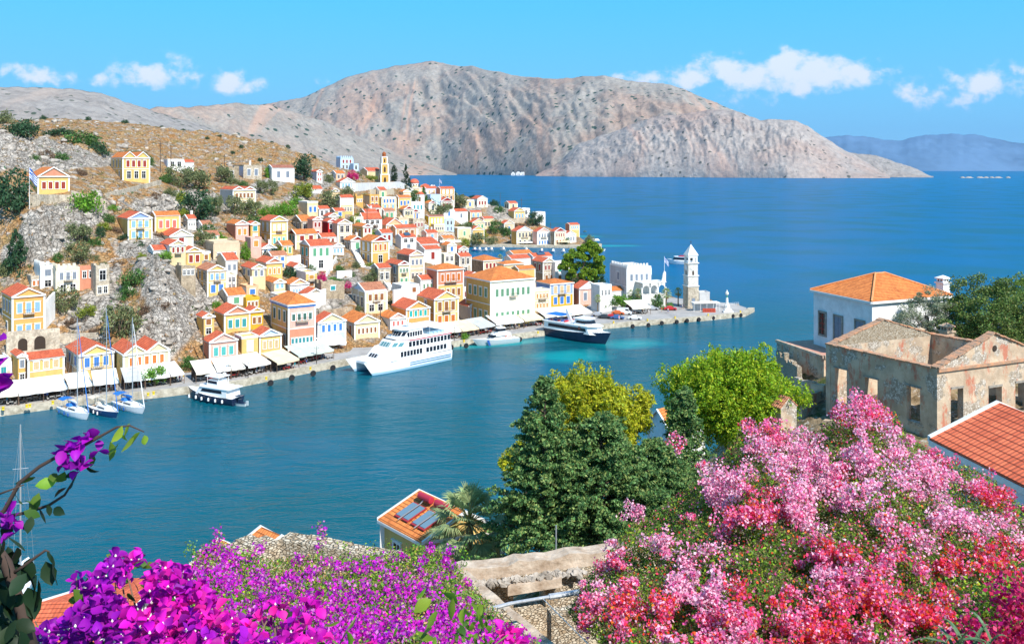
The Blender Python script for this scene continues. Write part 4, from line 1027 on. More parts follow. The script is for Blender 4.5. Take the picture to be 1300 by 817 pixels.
wallseg(398,386,414,380,14,'white','white wall beside the light blue doors and ruin')
wallseg(505,300,540,297,7,'white','white garden wall under the red-roofed peach terrace house')
wallseg(576,342,600,340,6,'pale','pale courtyard wall among inner bay roofs')
wallseg(358,268,400,262,5,'palestone','low rubble wall between gardens above the red house')
# arched retaining wall
r_ = wallseg(8,452,76,446,30,'palestone','old stone retaining wall with two arches', th=1.0, name='arched_wall')
if r_:
 o, Lx, h = r_
 for fx, wd in ((.30, 1.9), (.62, 2.3)):
  ar = MB(); pts = [(Lx*fx-wd/2, h*.15)]+[(Lx*fx-wd/2*math.cos(t), h*.5+wd/2*math.sin(t)) for t in np.linspace(0, PI, 9)]+[(Lx*fx+wd/2, h*.15)]
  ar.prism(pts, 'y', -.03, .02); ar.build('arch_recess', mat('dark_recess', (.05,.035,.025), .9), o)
def stairs(px1, py1, px2, py2, wd, label):
 a = ray(px1, py1); b = ray(px2, py2)
 if not a or not b: return
 Lx = (b-a).xy.length; dz = b.z-a.z; n = max(3, int(abs(dz)/.35)); mb = MB()
 for i in range(n): mb.box(Lx*i/n, Lx*(i+1)/n-.002, -wd/2, wd/2, dz*i/n-2.5, dz*(i+1)/n+.35)
 mb.box(0, .3, wd/2, wd/2+.25, -2, 1); 
 mb.hexa([(0,wd/2+.01,-2.5),(Lx,wd/2+.01,dz-2.5),(Lx,wd/2+.3,dz-2.5),(0,wd/2+.3,-2.5)],[(0,wd/2+.01,1.2),(Lx,wd/2+.01,dz+1.2),(Lx,wd/2+.3,dz+1.2),(0,wd/2+.3,1.2)])
 o = mb.build('stairway', wallmat('white')); o.location = a; o.rotation_euler = (0, 0, math.atan2(b.y-a.y, b.x-a.x)); tag(o, label, 'stairs')
stairs(497,368,484,352,1.8,'white stairway climbing left of the cream green-shuttered house')
stairs(461,340,450,318,1.8,'white stairs beside the ochre villa')
stairs(508,276,519,286,1.6,'pale blue-white steps below small yellow house')
stairs(658,311,650,300,1.8,'white steps rising from the bay quay')
stairs(600,298,594,280,1.4,'white path down from pale yellow blue-balcony house')

# ------------------------------------------------------------------ towers and church
def plate(mb, *a): mb.box(*a)
def clock_tower():
 q = P(873.5, 391.6, 298); q.z = 1.3
 t = empty('clock_tower', q, R(14)); tag(t, 'tall pale stone clock tower with pointed cap at the end of the mole', 'clock tower')
 st = wallmat('palestone'); W = 3.9
 s = MB(); s.box(-.2,W+.2,-.2,W+.2,-.5,.9); s.box(0,W,0,W,.9,7.3); s.build('base', st, t)
 s = MB(); s.box(-.18,W+.18,-.18,W+.18,7.3,7.6); s.box(-.12,W+.12,-.12,W+.12,10.8,11.05); s.box(-.12,W+.12,-.12,W+.12,15.0,15.3); s.box(.1,W-.1,.1,W-.1,17.6,17.9); s.build('cornice', TRIM(), t)
 s = MB(); s.box(.12,W-.12,.12,W-.12,7.6,10.8); s.box(.22,W-.22,.22,W-.22,11.05,15.0); s.build('shaft', mat('dressed_stone', (.50,.46,.40), .9, scale=.9, c2=(.68,.65,.60), bump=.3), t)
 s = MB()
 for x in (.3, W-.9):
  for y in (.3, W-.9): s.box(x,x+.6,y,y+.6,15.3,17.6)
 s.box(.9,W-.9,.3,.55,16.9,17.6); s.box(.3,.55,.9,W-.9,16.9,17.6); s.box(.9,W-.9,W-.55,W-.3,16.9,17.6); s.box(W-.55,W-.3,.9,W-.9,16.9,17.6)
 s.build('belfry', wallmat('white'), t)
 s = MB(); s.lathe([(.5,0),(.48,.2),(.3,.6),(.12,.8)], (W/2,W/2,15.9), seg=14); s.build('bell', mat('bronze', (.15,.09,.04), .4, metal=.8), t)
 s = MB(); c = (W/2, W/2)
 s.add([(.1,.1,17.9),(W-.1,.1,17.9),(W-.1,W-.1,17.9),(.1,W-.1,17.9),(W/2,W/2,21.4)], [(0,1,4),(1,2,4),(2,3,4),(3,0,4),(3,2,1,0)]); sp_ = s.build('spire', TRIM(), t)
 s = MB(); s.tube([(W/2,W/2,21.2),(W/2,W/2,22.6)], .06); s.box(W/2-.35,W/2+.35,W/2-.04,W/2+.04,22.0,22.12); s.build('cross', mat('dark_iron', (.05,.045,.04), .5), sp_)
 for k, (x, y, rz) in enumerate(((W/2, .2, 0), (.2, W/2, -PI/2))):
  s = MB(); n = 20
  s.add([(0,-.06,0)]+[(.85*math.sin(2*PI*i/n),-.06,.85*math.cos(2*PI*i/n)) for i in range(n)], [(0,i+1,(i+1)%n+1) for i in range(n)], 0)
  s.box(-.03,.03,-.1,-.07,0,.6,1); s.box(0,.45,-.1,-.07,-.03,.03,1)
  for i in range(12):
   a_ = 2*PI*i/12; s.box(.72*math.sin(a_)-.04,.72*math.sin(a_)+.04,-.1,-.07,.72*math.cos(a_)-.04,.72*math.cos(a_)+.04,1)
  s.build('clock_face', [mat('clock_white', (.75,.78,.8), .4), mat('clock_black', (.03,.04,.08), .5)], t, loc=(x, y, 13.6), rot=(0, 0, rz))
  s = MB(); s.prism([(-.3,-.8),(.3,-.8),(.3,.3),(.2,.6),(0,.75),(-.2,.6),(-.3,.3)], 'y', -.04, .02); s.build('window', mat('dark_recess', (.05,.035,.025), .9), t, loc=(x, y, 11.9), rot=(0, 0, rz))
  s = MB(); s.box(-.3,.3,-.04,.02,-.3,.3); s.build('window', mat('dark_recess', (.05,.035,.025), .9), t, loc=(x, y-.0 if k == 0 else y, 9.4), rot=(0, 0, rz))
 s = MB(); s.box(W/2-.6,W/2+.6,-.05,.02,.9,3.4); s.build('door', winmat('grey'), t)
 s = MB(); s.tube([(W-.4,W-.2,15),(W-.4+.5,W-.2,19.3)], .05); s.build('mast', mat('dark_iron', (.05,.045,.04), .5), t)
 LM.append((880, 350, 'clock tower'))
clock_tower()
def bell_tower():
 g = ray(482,234) or P(482,234,505)
 W = 34/8.17*g.y/F*3.0; W = 12.5/F*g.y
 t = empty('bell_tower', (P(483.5,233,g.y).x, g.y, g.z-1), R(20)); tag(t, 'ochre and white tiered bell tower with red cap on the hilltop', 'bell tower')
 hh = 40/F*g.y; W = 10.5/F*g.y
 oc = wallmat('ochre'); tr = TRIM()
 z = 0; tiers = [(W, .36), (W*.82, .30), (W*.62, .20)]
 for k, (w_, fr) in enumerate(tiers):
  h_ = hh*fr; o_ = (W-w_)/2
  s = MB(); s.box(o_, o_+w_, o_, o_+w_, z, z+h_); s.build('tier', oc, t)
  s = MB(); s.box(o_-.25, o_+w_+.25, o_-.25, o_+w_+.25, z+h_, z+h_+.45)
  for x in (o_, o_+w_):
   for y in (o_, o_+w_): s.box(x-.3, x+.3, y-.3, y+.3, z, z+h_)
  s.build('cornice', tr, t)
  aw = w_*.28
  for fx in range(2):
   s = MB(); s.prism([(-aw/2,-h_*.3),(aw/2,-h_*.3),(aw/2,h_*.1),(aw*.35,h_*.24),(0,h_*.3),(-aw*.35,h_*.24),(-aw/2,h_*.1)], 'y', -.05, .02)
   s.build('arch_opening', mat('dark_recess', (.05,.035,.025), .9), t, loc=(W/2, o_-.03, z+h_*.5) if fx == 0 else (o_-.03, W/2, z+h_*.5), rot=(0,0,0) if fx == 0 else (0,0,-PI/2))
  z += h_+.45
 s = MB(); s.lathe([(W*.22,0),(W*.22,1.2),(W*.26,1.3),(W*.22,1.9),(W*.12,2.5),(.05,2.8)], (W/2,W/2,z), seg=14); s.build('cap', roofmat('orange'), t)
 LM.append((484, 212, 'bell tower'))
bell_tower()
def church():
 g = ray(530,238) or P(530,238,520)
 Y = g.y; k = Y/F
 t = empty('church', (P(523,236,Y).x, Y, g.z), R(18)); tag(t, 'cream hilltop church with red dome on a white drum', 'church')
 W, Dd, h_ = 23*k, 20*k, 18*k
 s = MB(); s.box(0,W,0,Dd,-4,h_*.72); s.prism([(0,h_*.72),(W*.42,h_*.72),(W*.21,h_*.95)], 'y', 0, Dd); s.prism([(W*.5,h_*.72),(W,h_*.72),(W*.95,h_*.9),(W*.75,h_),(W*.55,h_*.9)], 'y', 0, Dd*.5)
 s.build('walls', wallmat('cream'), t)
 s = MB(); s.box(-.3,W+.3,-.3,Dd+.3,h_*.70,h_*.74)
 for x in (0, W*.45, W): s.box(x-.3,x+.3,-.12,.2,-2,h_*.7)
 s.build('cornice', TRIM(), t)
 s = MB(); s.lathe([(W*.25,0),(W*.25,6*k)], (W*.22,Dd*.5,h_*.74), seg=16); dr = s.build('drum', wallmat('white'), t)
 s = MB()
 for i in range(10):
  a_ = 2*PI*i/10; s.tube([(W*.22+W*.252*math.cos(a_), Dd*.5+W*.252*math.sin(a_), h_*.74+1*k), (W*.22+W*.252*math.cos(a_), Dd*.5+W*.252*math.sin(a_), h_*.74+4.5*k)], .35, seg=5)
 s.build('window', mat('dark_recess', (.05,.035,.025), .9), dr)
 s = MB(); s.lathe([(W*.27*math.cos(a_), W*.24*math.sin(a_)) for a_ in np.linspace(0, PI/2-.05, 8)], (W*.22,Dd*.5,h_*.74+6*k), seg=18); s.build('dome', mat('dome_red', (.62,.13,.07), .6, var=.1), t, smooth=True)
 s = MB(); s.prism([(W*.48,h_*.735),(W*1.02,h_*.735),(W*.97,h_*.93),(W*.75,h_*1.04),(W*.53,h_*.93)], 'y', -.1, .6); s.build('porch_roof', mat('dome_red', (.62,.13,.07), .6, var=.1), t)
 for x in (.2, .6, .75, .9):
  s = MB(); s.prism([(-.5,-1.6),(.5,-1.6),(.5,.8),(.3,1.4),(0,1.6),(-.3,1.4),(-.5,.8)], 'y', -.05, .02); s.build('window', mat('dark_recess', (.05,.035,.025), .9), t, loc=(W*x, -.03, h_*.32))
 LM.append((533, 220, 'domed church'))
church()
def arcade_building():
 r = house('white crenellated building with blue door on the mole',772,796,826.5,388,340,roof='flat',cren=True,wall='white',sidec='grey',win=[(4,'grey'),(0,'dark')],side=[(1,'grey'),(0,'dark')],Y=303,D=13,yaw=20)  # grey side wall is shade painted onto the white plaster
 q = P(814, 388, 302); t = empty('arcade_building', (q.x, 299.5, 1.3), R(20)); tag(t, 'white arcaded wing with three tall arches near the clock tower', 'arcade')
 W = 9.0; s = MB(); s.box(0,W,0,6,-1,4.2); s.box(0,W,5.4,6,4.2,8.2); n = 3
 for i in range(n+1): s.box(i*W/n-.28, i*W/n+.28, 0, .5, 4.2, 6.6)
 for i in range(n):
  x0 = i*W/n+.28; x1 = (i+1)*W/n-.28; c = (x0+x1)/2; r_ = (x1-x0)/2
  pts = [(x0-.3,6.3),(x0,6.3)]+[(c-r_*math.cos(a_), 6.0+r_*math.sin(a_)) for a_ in np.linspace(0.25, PI-.25, 9)]+[(x1,6.3),(x1+.3,6.3),(x1+.3,8.2),(x0-.3,8.2)]
  for j in range(8):
   a0 = PI*j/8; a1 = PI*(j+1)/8
   xa, xb = c-r_*math.cos(a0), c-r_*math.cos(a1)
   s.hexa([(xa,.0,6.2+r_*math.sin(a0)),(xb,.0,6.2+r_*math.sin(a1)),(xb,.5,6.2+r_*math.sin(a1)),(xa,.5,6.2+r_*math.sin(a0))], [(xa,.0,8.2),(xb,.0,8.2),(xb,.5,8.2),(xa,.5,8.2)])
 s.build('walls', wallmat('white'), t)
 s = MB(); s.box(-.15,W+.15,-.15,6.1,8.2,8.45); s.prism([(W-1.6,8.45),(W+.1,8.45),(W+.1,11.6),(W-.35,12.1),(W-.8,11.4),(W-1.2,9.5)], 'y', .1, .6); s.build('parapet', TRIM(), t)
arcade_building()
def flagpole(x, y, z, h_, fw, label):
 t = empty('flagpole', (x, y, z)); tag(t, label, 'flagpole')
 s = MB(); s.tube([(0,0,0),(0,0,h_)], [.09,.05], seg=6); s.build('pole', mat('white_paint_metal', (.8,.8,.8), .4), t)
 s = MB(); n = 9
 for i in range(n):
  z0 = h_-fw*.66*(i+1)/n; z1 = h_-fw*.66*i/n; m_ = 0 if i % 2 == 0 else 1
  for j in range(6):
   x0, x1 = fw*j/6*.45, fw*(j+1)/6*.45; y0, y1 = math.sin(j*1.1)*.12*fw*.3, math.sin((j+1)*1.1)*.12*fw*.3; d0, d1 = -fw*.55*(j/6), -fw*.55*((j+1)/6)
   mm_ = m_ if not (j < 2 and i < 5) else (1 if (i == 2 or j == 3) else 0)
   s.add([(x0+.03,y0,z0+d0),(x1+.03,y1,z0+d1),(x1+.03,y1,z1+d1),(x0+.03,y0,z1+d0)], [(0,1,2,3)], mm_)
 s.build('flag', [mat('flag_blue', (.02,.10,.42), .7), mat('flag_white', (.8,.8,.8), .7)], t)
q = ray(41, 262); flagpole(q.x, q.y-1.5, q.z-1, 54/F*q.y, 4.5, 'white flagpole with blue and white striped flag before the neoclassical villa')
flagpole(P(843.5,0,301).x, 301, 9, 9.5, 3, 'thin flagpole with a blue and white flag above the arcade')
q = ray(558, 239) or P(558,239,520); flagpole(q.x, q.y, q.z, 11, 3, 'thin flagpole beside the domed church')
def pole(px, py, hpx, label, arms=True):
 q = ray(px, py)
 if not q: return
 h_ = hpx/F*q.y; t = empty('utility_pole', (q.x, q.y, q.z-.5)); tag(t, label, 'utility pole')
 s = MB(); s.tube([(0,0,0),(0,0,h_+.5)], [.16,.11], seg=6); s.build('pole', mat('pole_wood', (.10,.07,.05), .9), t)
 if arms:
  s = MB(); s.box(-.8,.8,-.06,.06,h_-.6,h_-.45); s.box(-.5,.5,-.06,.06,h_-1.4,h_-1.28); s.build('crossarm', mat('pole_wood', (.10,.07,.05), .9), t)
for a_ in [(203.5,219,40,'tall wooden utility pole right of the twin-gabled villa'),(217,218,32,'shorter utility pole beside low white house'),(285,214,18,'utility pole behind the grey-doored stone cottage'),(331,322,40,'wooden pole in front of tall yellow mansion',False),(302,378,46,'tall wooden pole beside cream pedimented house',False),(258,462,58,'wooden pole left of the pink aqua-doored house',False),(364,446,52,'wooden pole at the corner of the red and yellow mansion',False),(33,487,38,'dark wooden pole beside narrow white pedimented house',False),(466,295,32,'wooden pole before the ochre stone house',False),(635,259,19,'lone pole on the rocky headland crest',False),(662,268,22,'tall thin mast near the cape houses'),(699,283,8,'short mast on the cape houses',False),(596,412,26,'leaning pole against grey-white pink-shuttered house',False),(483,412,24,'pole beside small pink-pedimented house',False)]:
 pole(*a_)

# ------------------------------------------------------------------ plants of the town
LC = dict(olive=(.15,.175,.075), dark=(.035,.085,.035), bright=(.12,.26,.025), green=(.07,.15,.035), pine=(.22,.32,.02), dry=(.17,.11,.07), magenta=(.55,.02,.16), yellowgreen=(.20,.24,.03), cypress=(.025,.05,.022))
PROTO = {}
def crown(n, size, mode, cl=26, seed=0):
 r = np.random.default_rng(seed)
 out = []
 for i in range(cl):
  if mode == 'cone': 
   h_ = r.random()**1.25; a = r.random()*2*PI; rr = (1-h_)**.8*.8*r.random()**.5; c = np.array([rr*math.cos(a), rr*math.sin(a), h_*.93+.04]); s_ = .20*(1.05-h_)+.05; sc_ = np.array([s_, s_, s_*.6])
  elif mode == 'col':
   h_ = r.random(); a = r.random()*2*PI; rr = .55*math.sin(PI*min(1, h_*.9+.12))**.6*r.random()**.4; c = np.array([rr*math.cos(a), rr*math.sin(a), h_]); sc_ = np.array([.25,.25,.10])
  else:
   d = r.normal(size=3); d /= np.linalg.norm(d); d[2] = abs(d[2])*(.95) if mode == 'bush' else d[2]
   q_ = .72*r.random()**.3; c = d*q_; 
   if mode == 'bush': c[2] = c[2]*.95+.08
   else: c = c*np.array([1,1,.62])+np.array([0,0,.62]); 
   s_ = r.uniform(.16, .34); sc_ = np.array([s_, s_, s_*.75])
  k = max(6, int(n/cl)); p = r.normal(size=(k, 3)); p /= np.linalg.norm(p, axis=1)[:, None]; p *= (r.random((k, 1))**.4)
  out.append(c+p*sc_)
 return np.concatenate(out)
def plantproto(kind, mode, var, n=1500, lf=.05):
 key = (kind, mode, var)
 if key in PROTO: return PROTO[key]
 p = crown(n, lf, mode, cl={'cone': 60, 'col': 40}.get(mode, 30), seed=hash_(kind+mode)+var)
 V, Fq = leaf_quads(p, rng.uniform(lf*.6, lf*1.3, len(p)), .62)
 V[:, 2] = np.maximum(V[:, 2], 0)
 mi = (rng.random(len(p)) < .3).astype(int)
 c = LC[kind]; ms = [leafmat('leaves_'+kind, c, .4), leafmat('leaves_light_'+kind, tuple(min(.8, x*1.5) for x in c), .35)]
 me = npmesh('foliage', V, Fq, ms, mi)
 tb = MB()
 if mode == 'tree':
  tb.tube([(0,0,-.3),(.03,.02,.15),(.0,.05,.45)], [.07,.055,.03], seg=6)
  for a in range(4): tb.tube([(0,.03,.2),(math.cos(a*1.6)*.3,math.sin(a*1.6)*.3,.55)], [.03,.012], seg=5)
 else: tb.tube([(0,0,-.2),(0,0,.5 if mode == 'bush' else .9)], [.05,.015], seg=5)
 tm = tb.mesh('trunk', mat('bark', (.14,.10,.07), .9, var=.3, scale=3))
 PROTO[key] = (me, tm); return PROTO[key]
def hash_(s): return sum(ord(c)*(i+7) for i, c in enumerate(s)) % 9973
KN = dict(bush='bush', tree='tree', cone='conifer', col='cypress_tree')
def plant(px, py, wpx, hpx, kind='green', mode='bush', desc=None, Y=None, n=1500, lf=.05, label=None):
 q = P(px, py, Y) if Y else ray(px, py)
 if q is None: print('plant noray', px, py); return
 k = q.y/F; r = wpx/2*k*1.2; h_ = hpx*k*1.12
 me, tm = plantproto(kind, mode, int(px) % 3, n, lf)
 nm = {'bush': 'bush', 'tree': 'olive_tree' if kind == 'olive' else 'tree', 'cone': 'conifer_tree', 'col': 'cypress_tree'}[mode]
 t = empty(nm, (q.x, q.y+r*.3, q.z-.2), random.uniform(0, 6.28))
 zs = h_ if mode in ('cone', 'col') else h_/(1.12 if mode == 'tree' else .95)
 for nm2, m_ in (('foliage', me), ('trunk', tm)):
  o = inst(nm2, m_, t); o.scale = (r/(.82 if mode != 'col' else .7), r/(.82 if mode != 'col' else .7), zs)
 dd = desc or {'olive': 'grey-green olive tree' if mode == 'tree' else 'grey-green olive bush', 'dark': 'dense dark green tree' if mode == 'tree' else 'dark green bush', 'bright': 'bright green bush', 'green': 'leafy green tree' if mode == 'tree' else 'leafy green bush', 'dry': 'dry brown shrub', 'magenta': 'magenta flowering bush', 'yellowgreen': 'yellow-green cactus clump', 'cypress': 'slender dark cypress', 'pine': 'bright green pine'}[kind]
 sz = 'small' if hpx < 13 else ('' if hpx < 24 else 'large')
 tag(t, label or whereis(px, py-hpx/2, (sz+' '+dd).strip()), 'tree' if mode != 'bush' else 'bush', 'trees and bushes on the town hillside')
for a_ in [
 (17,350,36,54,'dark','cone'),(10,280,56,58,'dark','tree'),(108,272,38,33,'bright','bush'),(96,312,28,30,'olive','tree'),(97,334,30,26,'olive','tree'),(73,332,12,14,'green','bush'),(4,350,20,20,'olive','bush'),
 (79,398,30,31,'olive','tree'),(149,436,46,48,'olive','tree'),(170,367,34,28,'green','bush'),(108,401,28,16,'yellowgreen','bush'),(195,491,30,24,'bright','tree'),(238,468,22,18,'green','bush'),
 (22,176,42,28,'dark','bush'),(4,158,22,20,'olive','bush'),(70,174,34,14,'dark','bush'),(98,184,44,20,'green','bush'),(124,197,24,18,'dark','bush'),(55,153,10,8,'dark','bush'),(111,152,8,8,'dark','bush'),(158,152,8,9,'dark','bush'),(42,204,14,10,'green','bush'),(74,203,20,12,'green','bush'),(57,200,18,12,'dry','bush'),(168,197,34,8,'olive','bush'),(30,165,26,12,'olive','bush'),(88,172,18,9,'olive','bush'),(190,212,10,16,'green','bush'),
 (226,238,32,26,'olive','tree'),(246,242,36,28,'olive','tree'),(248,282,44,40,'dark','tree'),(230,262,18,24,'yellowgreen','bush'),(210,232,16,14,'green','bush'),
 (275,276,16,28,'olive','tree'),(296,274,22,26,'olive','tree'),(318,276,24,24,'olive','tree'),(335,274,16,15,'bright','bush'),(352,275,22,20,'bright','bush'),(367,274,20,22,'bright','bush'),(344,248,14,20,'olive','tree'),(330,247,16,20,'olive','tree'),(282,232,22,22,'olive','tree'),(295,234,14,14,'olive','bush'),(340,226,10,18,'bright','bush'),(356,228,16,16,'olive','bush'),(308,236,12,8,'green','bush'),
 (384,230,28,32,'dark','tree'),(384,252,30,24,'yellowgreen','bush'),(418,268,28,26,'olive','tree'),(440,248,16,14,'olive','bush'),(447,228,14,13,'magenta','bush'),(455,224,8,8,'olive','bush'),(417,232,12,14,'olive','bush'),(406,220,8,6,'olive','bush'),(470,228,18,7,'yellowgreen','bush'),(380,240,14,10,'olive','bush'),
 (500,230,10,18,'cypress','col'),(515,230,14,30,'cypress','cone'),(482,214,8,8,'green','bush'),(563,235,16,18,'dark','cone'),(555,233,7,10,'bright','bush'),(578,250,5,12,'cypress','col'),(531,240,5,11,'cypress','col'),
 (522,259,20,18,'green','tree'),(537,258,14,20,'green','cone'),(550,274,36,17,'olive','bush'),(579,266,28,20,'olive','tree'),(586,281,16,12,'green','bush'),(514,275,18,12,'green','bush'),(628,258,13,10,'dark','bush'),(599,251,8,6,'dark','bush'),(588,246,6,5,'olive','bush'),(612,262,8,6,'dry','bush'),
 (590,301,20,18,'olive','tree'),(609,303,22,16,'yellowgreen','bush'),(629,298,18,17,'green','tree'),(643,300,12,14,'green','bush'),(615,284,9,10,'green','bush'),(602,314,30,18,'olive','tree'),(624,314,15,14,'olive','tree'),(588,312,14,12,'yellowgreen','bush'),(634,270,14,10,'green','bush'),
 (678,288,20,18,'dark','tree'),(717,310,13,11,'green','bush'),(749,310,14,13,'olive','bush'),(742,299,11,7,'olive','bush'),(708,288,10,5,'green','bush'),(660,290,16,8,'dry','bush'),
 (258,314,24,22,'olive','tree'),(278,308,18,14,'bright','bush'),(311,330,13,24,'bright','bush'),(341,327,22,18,'dark','bush'),(357,322,16,17,'yellowgreen','bush'),(368,352,18,19,'dark','bush'),(274,391,11,11,'bright','bush'),(262,396,10,8,'olive','bush'),
 (478,302,15,13,'bright','bush'),(420,319,20,14,'green','bush'),(472,359,24,20,'olive','bush'),(408,358,12,14,'magenta','bush'),(441,368,11,12,'magenta','bush'),(421,358,12,8,'bright','bush'),(430,360,14,8,'green','bush'),(447,352,10,8,'green','bush'),
 (448,284,14,12,'yellowgreen','bush'),(471,289,18,10,'dry','bush'),(487,282,18,9,'olive','bush'),(505,285,14,10,'green','bush'),(480,265,7,9,'green','bush'),(496,274,8,8,'green','bush'),(427,279,12,8,'bright','bush'),(455,276,12,8,'yellowgreen','bush'),
 (157,304,18,9,'dark','bush'),(207,330,18,14,'bright','bush'),(179,332,13,14,'yellowgreen','bush'),(178,316,10,10,'dark','bush'),(175,303,9,12,'green','bush'),(130,292,18,12,'yellowgreen','bush'),(135,282,16,14,'green','bush'),(126,300,14,16,'dark','bush'),(170,275,18,10,'dry','bush'),(150,340,16,10,'dry','bush'),
 (651,340,10,6,'magenta','bush'),(690,409,11,10,'green','bush'),(759,362,22,18,'dark','bush'),(741,362,12,10,'olive','bush'),
 (591,431,10,10,'bright','bush'),(113,470,12,9,'bright','bush'),(70,497,7,10,'olive','bush'),(309,470,6,7,'olive','bush'),
 (790,393,26,18,'bright','tree'),(772,394,20,16,'green','tree'),(806,391,16,14,'green','tree'),(834,393,15,19,'green','tree'),(851,392,10,9,'bright','bush'),(842,393,6,6,'bright','bush'),(763,395,8,6,'green','bush'),
 (188,420,18,16,'dry','bush'),(180,400,16,16,'dry','bush'),(205,392,18,14,'dry','bush'),(90,412,18,10,'dry','bush'),(145,295,14,10,'dry','bush'),(100,222,16,10,'dry','bush'),(200,300,14,8,'dry','bush'),(24,262,14,10,'dry','bush'),(120,330,12,8,'olive','bush'),(455,395,8,10,'olive','bush'),(440,372,14,8,'dry','bush'),(470,340,16,9,'yellowgreen','bush'),
]:
 plant(*a_)
for a_ in [(262,300,20,16,'green','tree'),(300,292,22,16,'olive','tree'),(322,290,20,16,'green','tree'),(345,288,16,12,'bright','bush'),(400,300,12,10,'green','bush'),(288,338,14,12,'olive','bush'),(265,268,18,18,'green','tree'),(232,276,16,14,'yellowgreen','bush'),(395,270,16,14,'green','tree'),(376,262,18,14,'bright','bush'),(432,262,12,10,'green','bush'),(462,252,12,8,'olive','bush'),(545,262,16,12,'green','bush'),(566,272,18,14,'olive','tree'),(595,292,16,12,'green','bush'),(520,290,10,8,'bright','bush'),(548,300,8,7,'green','bush'),(452,340,12,10,'olive','bush'),(430,345,14,10,'green','bush'),(396,348,10,12,'green','tree'),(352,376,8,8,'green','bush'),(160,380,24,18,'green','bush'),(128,345,20,14,'olive','bush'),(60,350,20,16,'olive','tree'),(120,312,18,14,'green','bush'),(142,268,16,10,'bright','bush'),(215,250,18,14,'olive','bush'),(196,252,12,10,'dry','bush'),(170,420,20,14,'dry','bush'),(198,410,16,12,'dry','bush'),(120,425,16,10,'dry','bush'),(100,360,14,8,'dry','bush'),(640,296,12,9,'green','bush'),(560,296,8,8,'green','bush'),(655,305,10,8,'olive','bush'),(727,365,16,16,'dark','tree'),(779,386,10,10,'green','bush')]:
 plant(*a_)
# dark trees dotted over the brown ridge
for px, py, w_ in [(262,176,7),(278,172,6),(364,184,8),(398,187,6),(330,203,8),(306,186,7),(295,193,6),(232,165,6),(205,158,5),(398,200,6),(345,178,5)]:
 plant(px, py+2, w_, w_*.8, 'dark', 'bush', n=800)
# the large umbrella pine on the low peninsula
me_, tm_ = None, None
def stone_pine():
 Y = 352; g = P(739, 364, Y); k = Y/F
 t = empty('pine_tree', (g.x, Y, 1.3)); tag(t, 'big bright green pine with rounded lobes behind the pink gabled house', 'tree')
 pts = []; lobes = [(-20,33,10),(-13,40,9),(-24,26,7),(-4,36,11),(5,52,8),(12,54,8),(18,46,9),(10,42,10),(22,34,8),(25,22,7),(14,26,10),(2,22,11),(-12,22,9),(-14,12,7),(2,10,9),(14,14,8),(-4,48,5)]
 for (x, z, r) in lobes:
  for kk in range(7):
   d = rng.normal(size=3); d /= np.linalg.norm(d); c = np.array([x, rng.uniform(-8, 8), z])+d*r*.6; s_ = r*.48
   p = rng.normal(size=(230, 3)); p /= np.linalg.norm(p, axis=1)[:, None]; p *= rng.random((230, 1))**.35
   pts.append(c+p*s_*np.array([1.1, 1.1, .8]))
 p = np.concatenate(pts)*k; V_, Fq = leaf_quads(p, rng.uniform(.2, .45, len(p)), .6)
 inst('foliage', npmesh('foliage', V_, Fq, [leafmat('leaves_pine', LC['pine'], .4), leafmat('leaves_bright', LC['bright'], .4)], (rng.random(len(p)) < .35).astype(int)), t)
 s = MB(); s.tube([(0,0,-1),(.2,0,4),(.5,0,10)], [.5,.4,.25], seg=8)
 for a_ in range(5): s.tube([(.2,0,4+a_), (math.cos(a_*1.3)*4.0, math.sin(a_*1.3)*2, 8+a_)], [.22,.1], seg=6)
 s.build('trunk', mat('bark', (.14,.10,.07), .9), t); LM.append((739,340,'big bright green pine'))
stone_pine()
# ------------------------------------------------------------------ palms
def palm_meshes(nf=34, nb=22, L=1.0, detail=1):
 s = MB()
 r = random.Random(3)
 for i in range(nf):
  a = i*2.399; el = R(85)-R(150)*(i/nf)**.9; d = Vector((math.cos(a)*math.cos(el), math.sin(a)*math.cos(el), math.sin(el)))
  tip = d*L*.62+Vector((0, 0, -.06)); s.tube([(0,0,0), d*L*.3+Vector((0,0,.02)), tip], [.014,.012,.008], 1, seg=4, cap=False)
  side = d.cross(Vector((0, 0, 1)));  side = side.normalized() if side.length > .1 else Vector((1, 0, 0)); upv = side.cross(d)
  dead = 2 if i > nf*.86 else 0
  for b_ in range(nb):
   t = (b_/(nb-1)-.5)*2*R(100); dr = (d*math.cos(t)+side*math.sin(t)).normalized()
   l = L*.48*(1-.35*abs(t)/R(100))*r.uniform(.85, 1.1); wv = dr.cross(upv).normalized()*.016
   p1 = tip+dr*l*.55+upv*.03; p2 = tip+dr*l+Vector((0, 0, -.10*L*r.uniform(.5, 1.5)))
   s.add([tip-wv*.3, tip+wv*.3, p1+wv, p1-wv, p2], [(0,1,2,3),(3,2,4)], dead)
 return s
pm_ = [leafmat('palm_green', (.32,.40,.18), .35), mat('palm_stalk', (.30,.26,.08), .7), leafmat('palm_dead', (.30,.22,.09), .3)]
PALM = palm_meshes().mesh('fronds', pm_)
def palm(px, py, hpx, crown_px, Y=None, label='', z=None):
 q = P(px, py, Y) if Y else (ray(px, py))
 k = q.y/F; h_ = hpx*k; r = crown_px*k/2
 t = empty('palm_tree', q, random.uniform(0, 6)); tag(t, label, 'palm tree', None)
 o = inst('fronds', PALM, t, loc=(0, 0, h_-r*.75)); o.scale = (r, r, r)
 s = MB(); n = 8; s.tube([(math.sin(i*.5)*.05*r, 0, (h_-r*.75)*i/n-.3) for i in range(n+1)], [max(.09, r*.11)*(1.25-.35*i/n) for i in range(n+1)], seg=8); s.build('trunk', mat('palm_bark', (.19,.13,.08), .95, var=.35, scale=4, bump=.5), t)
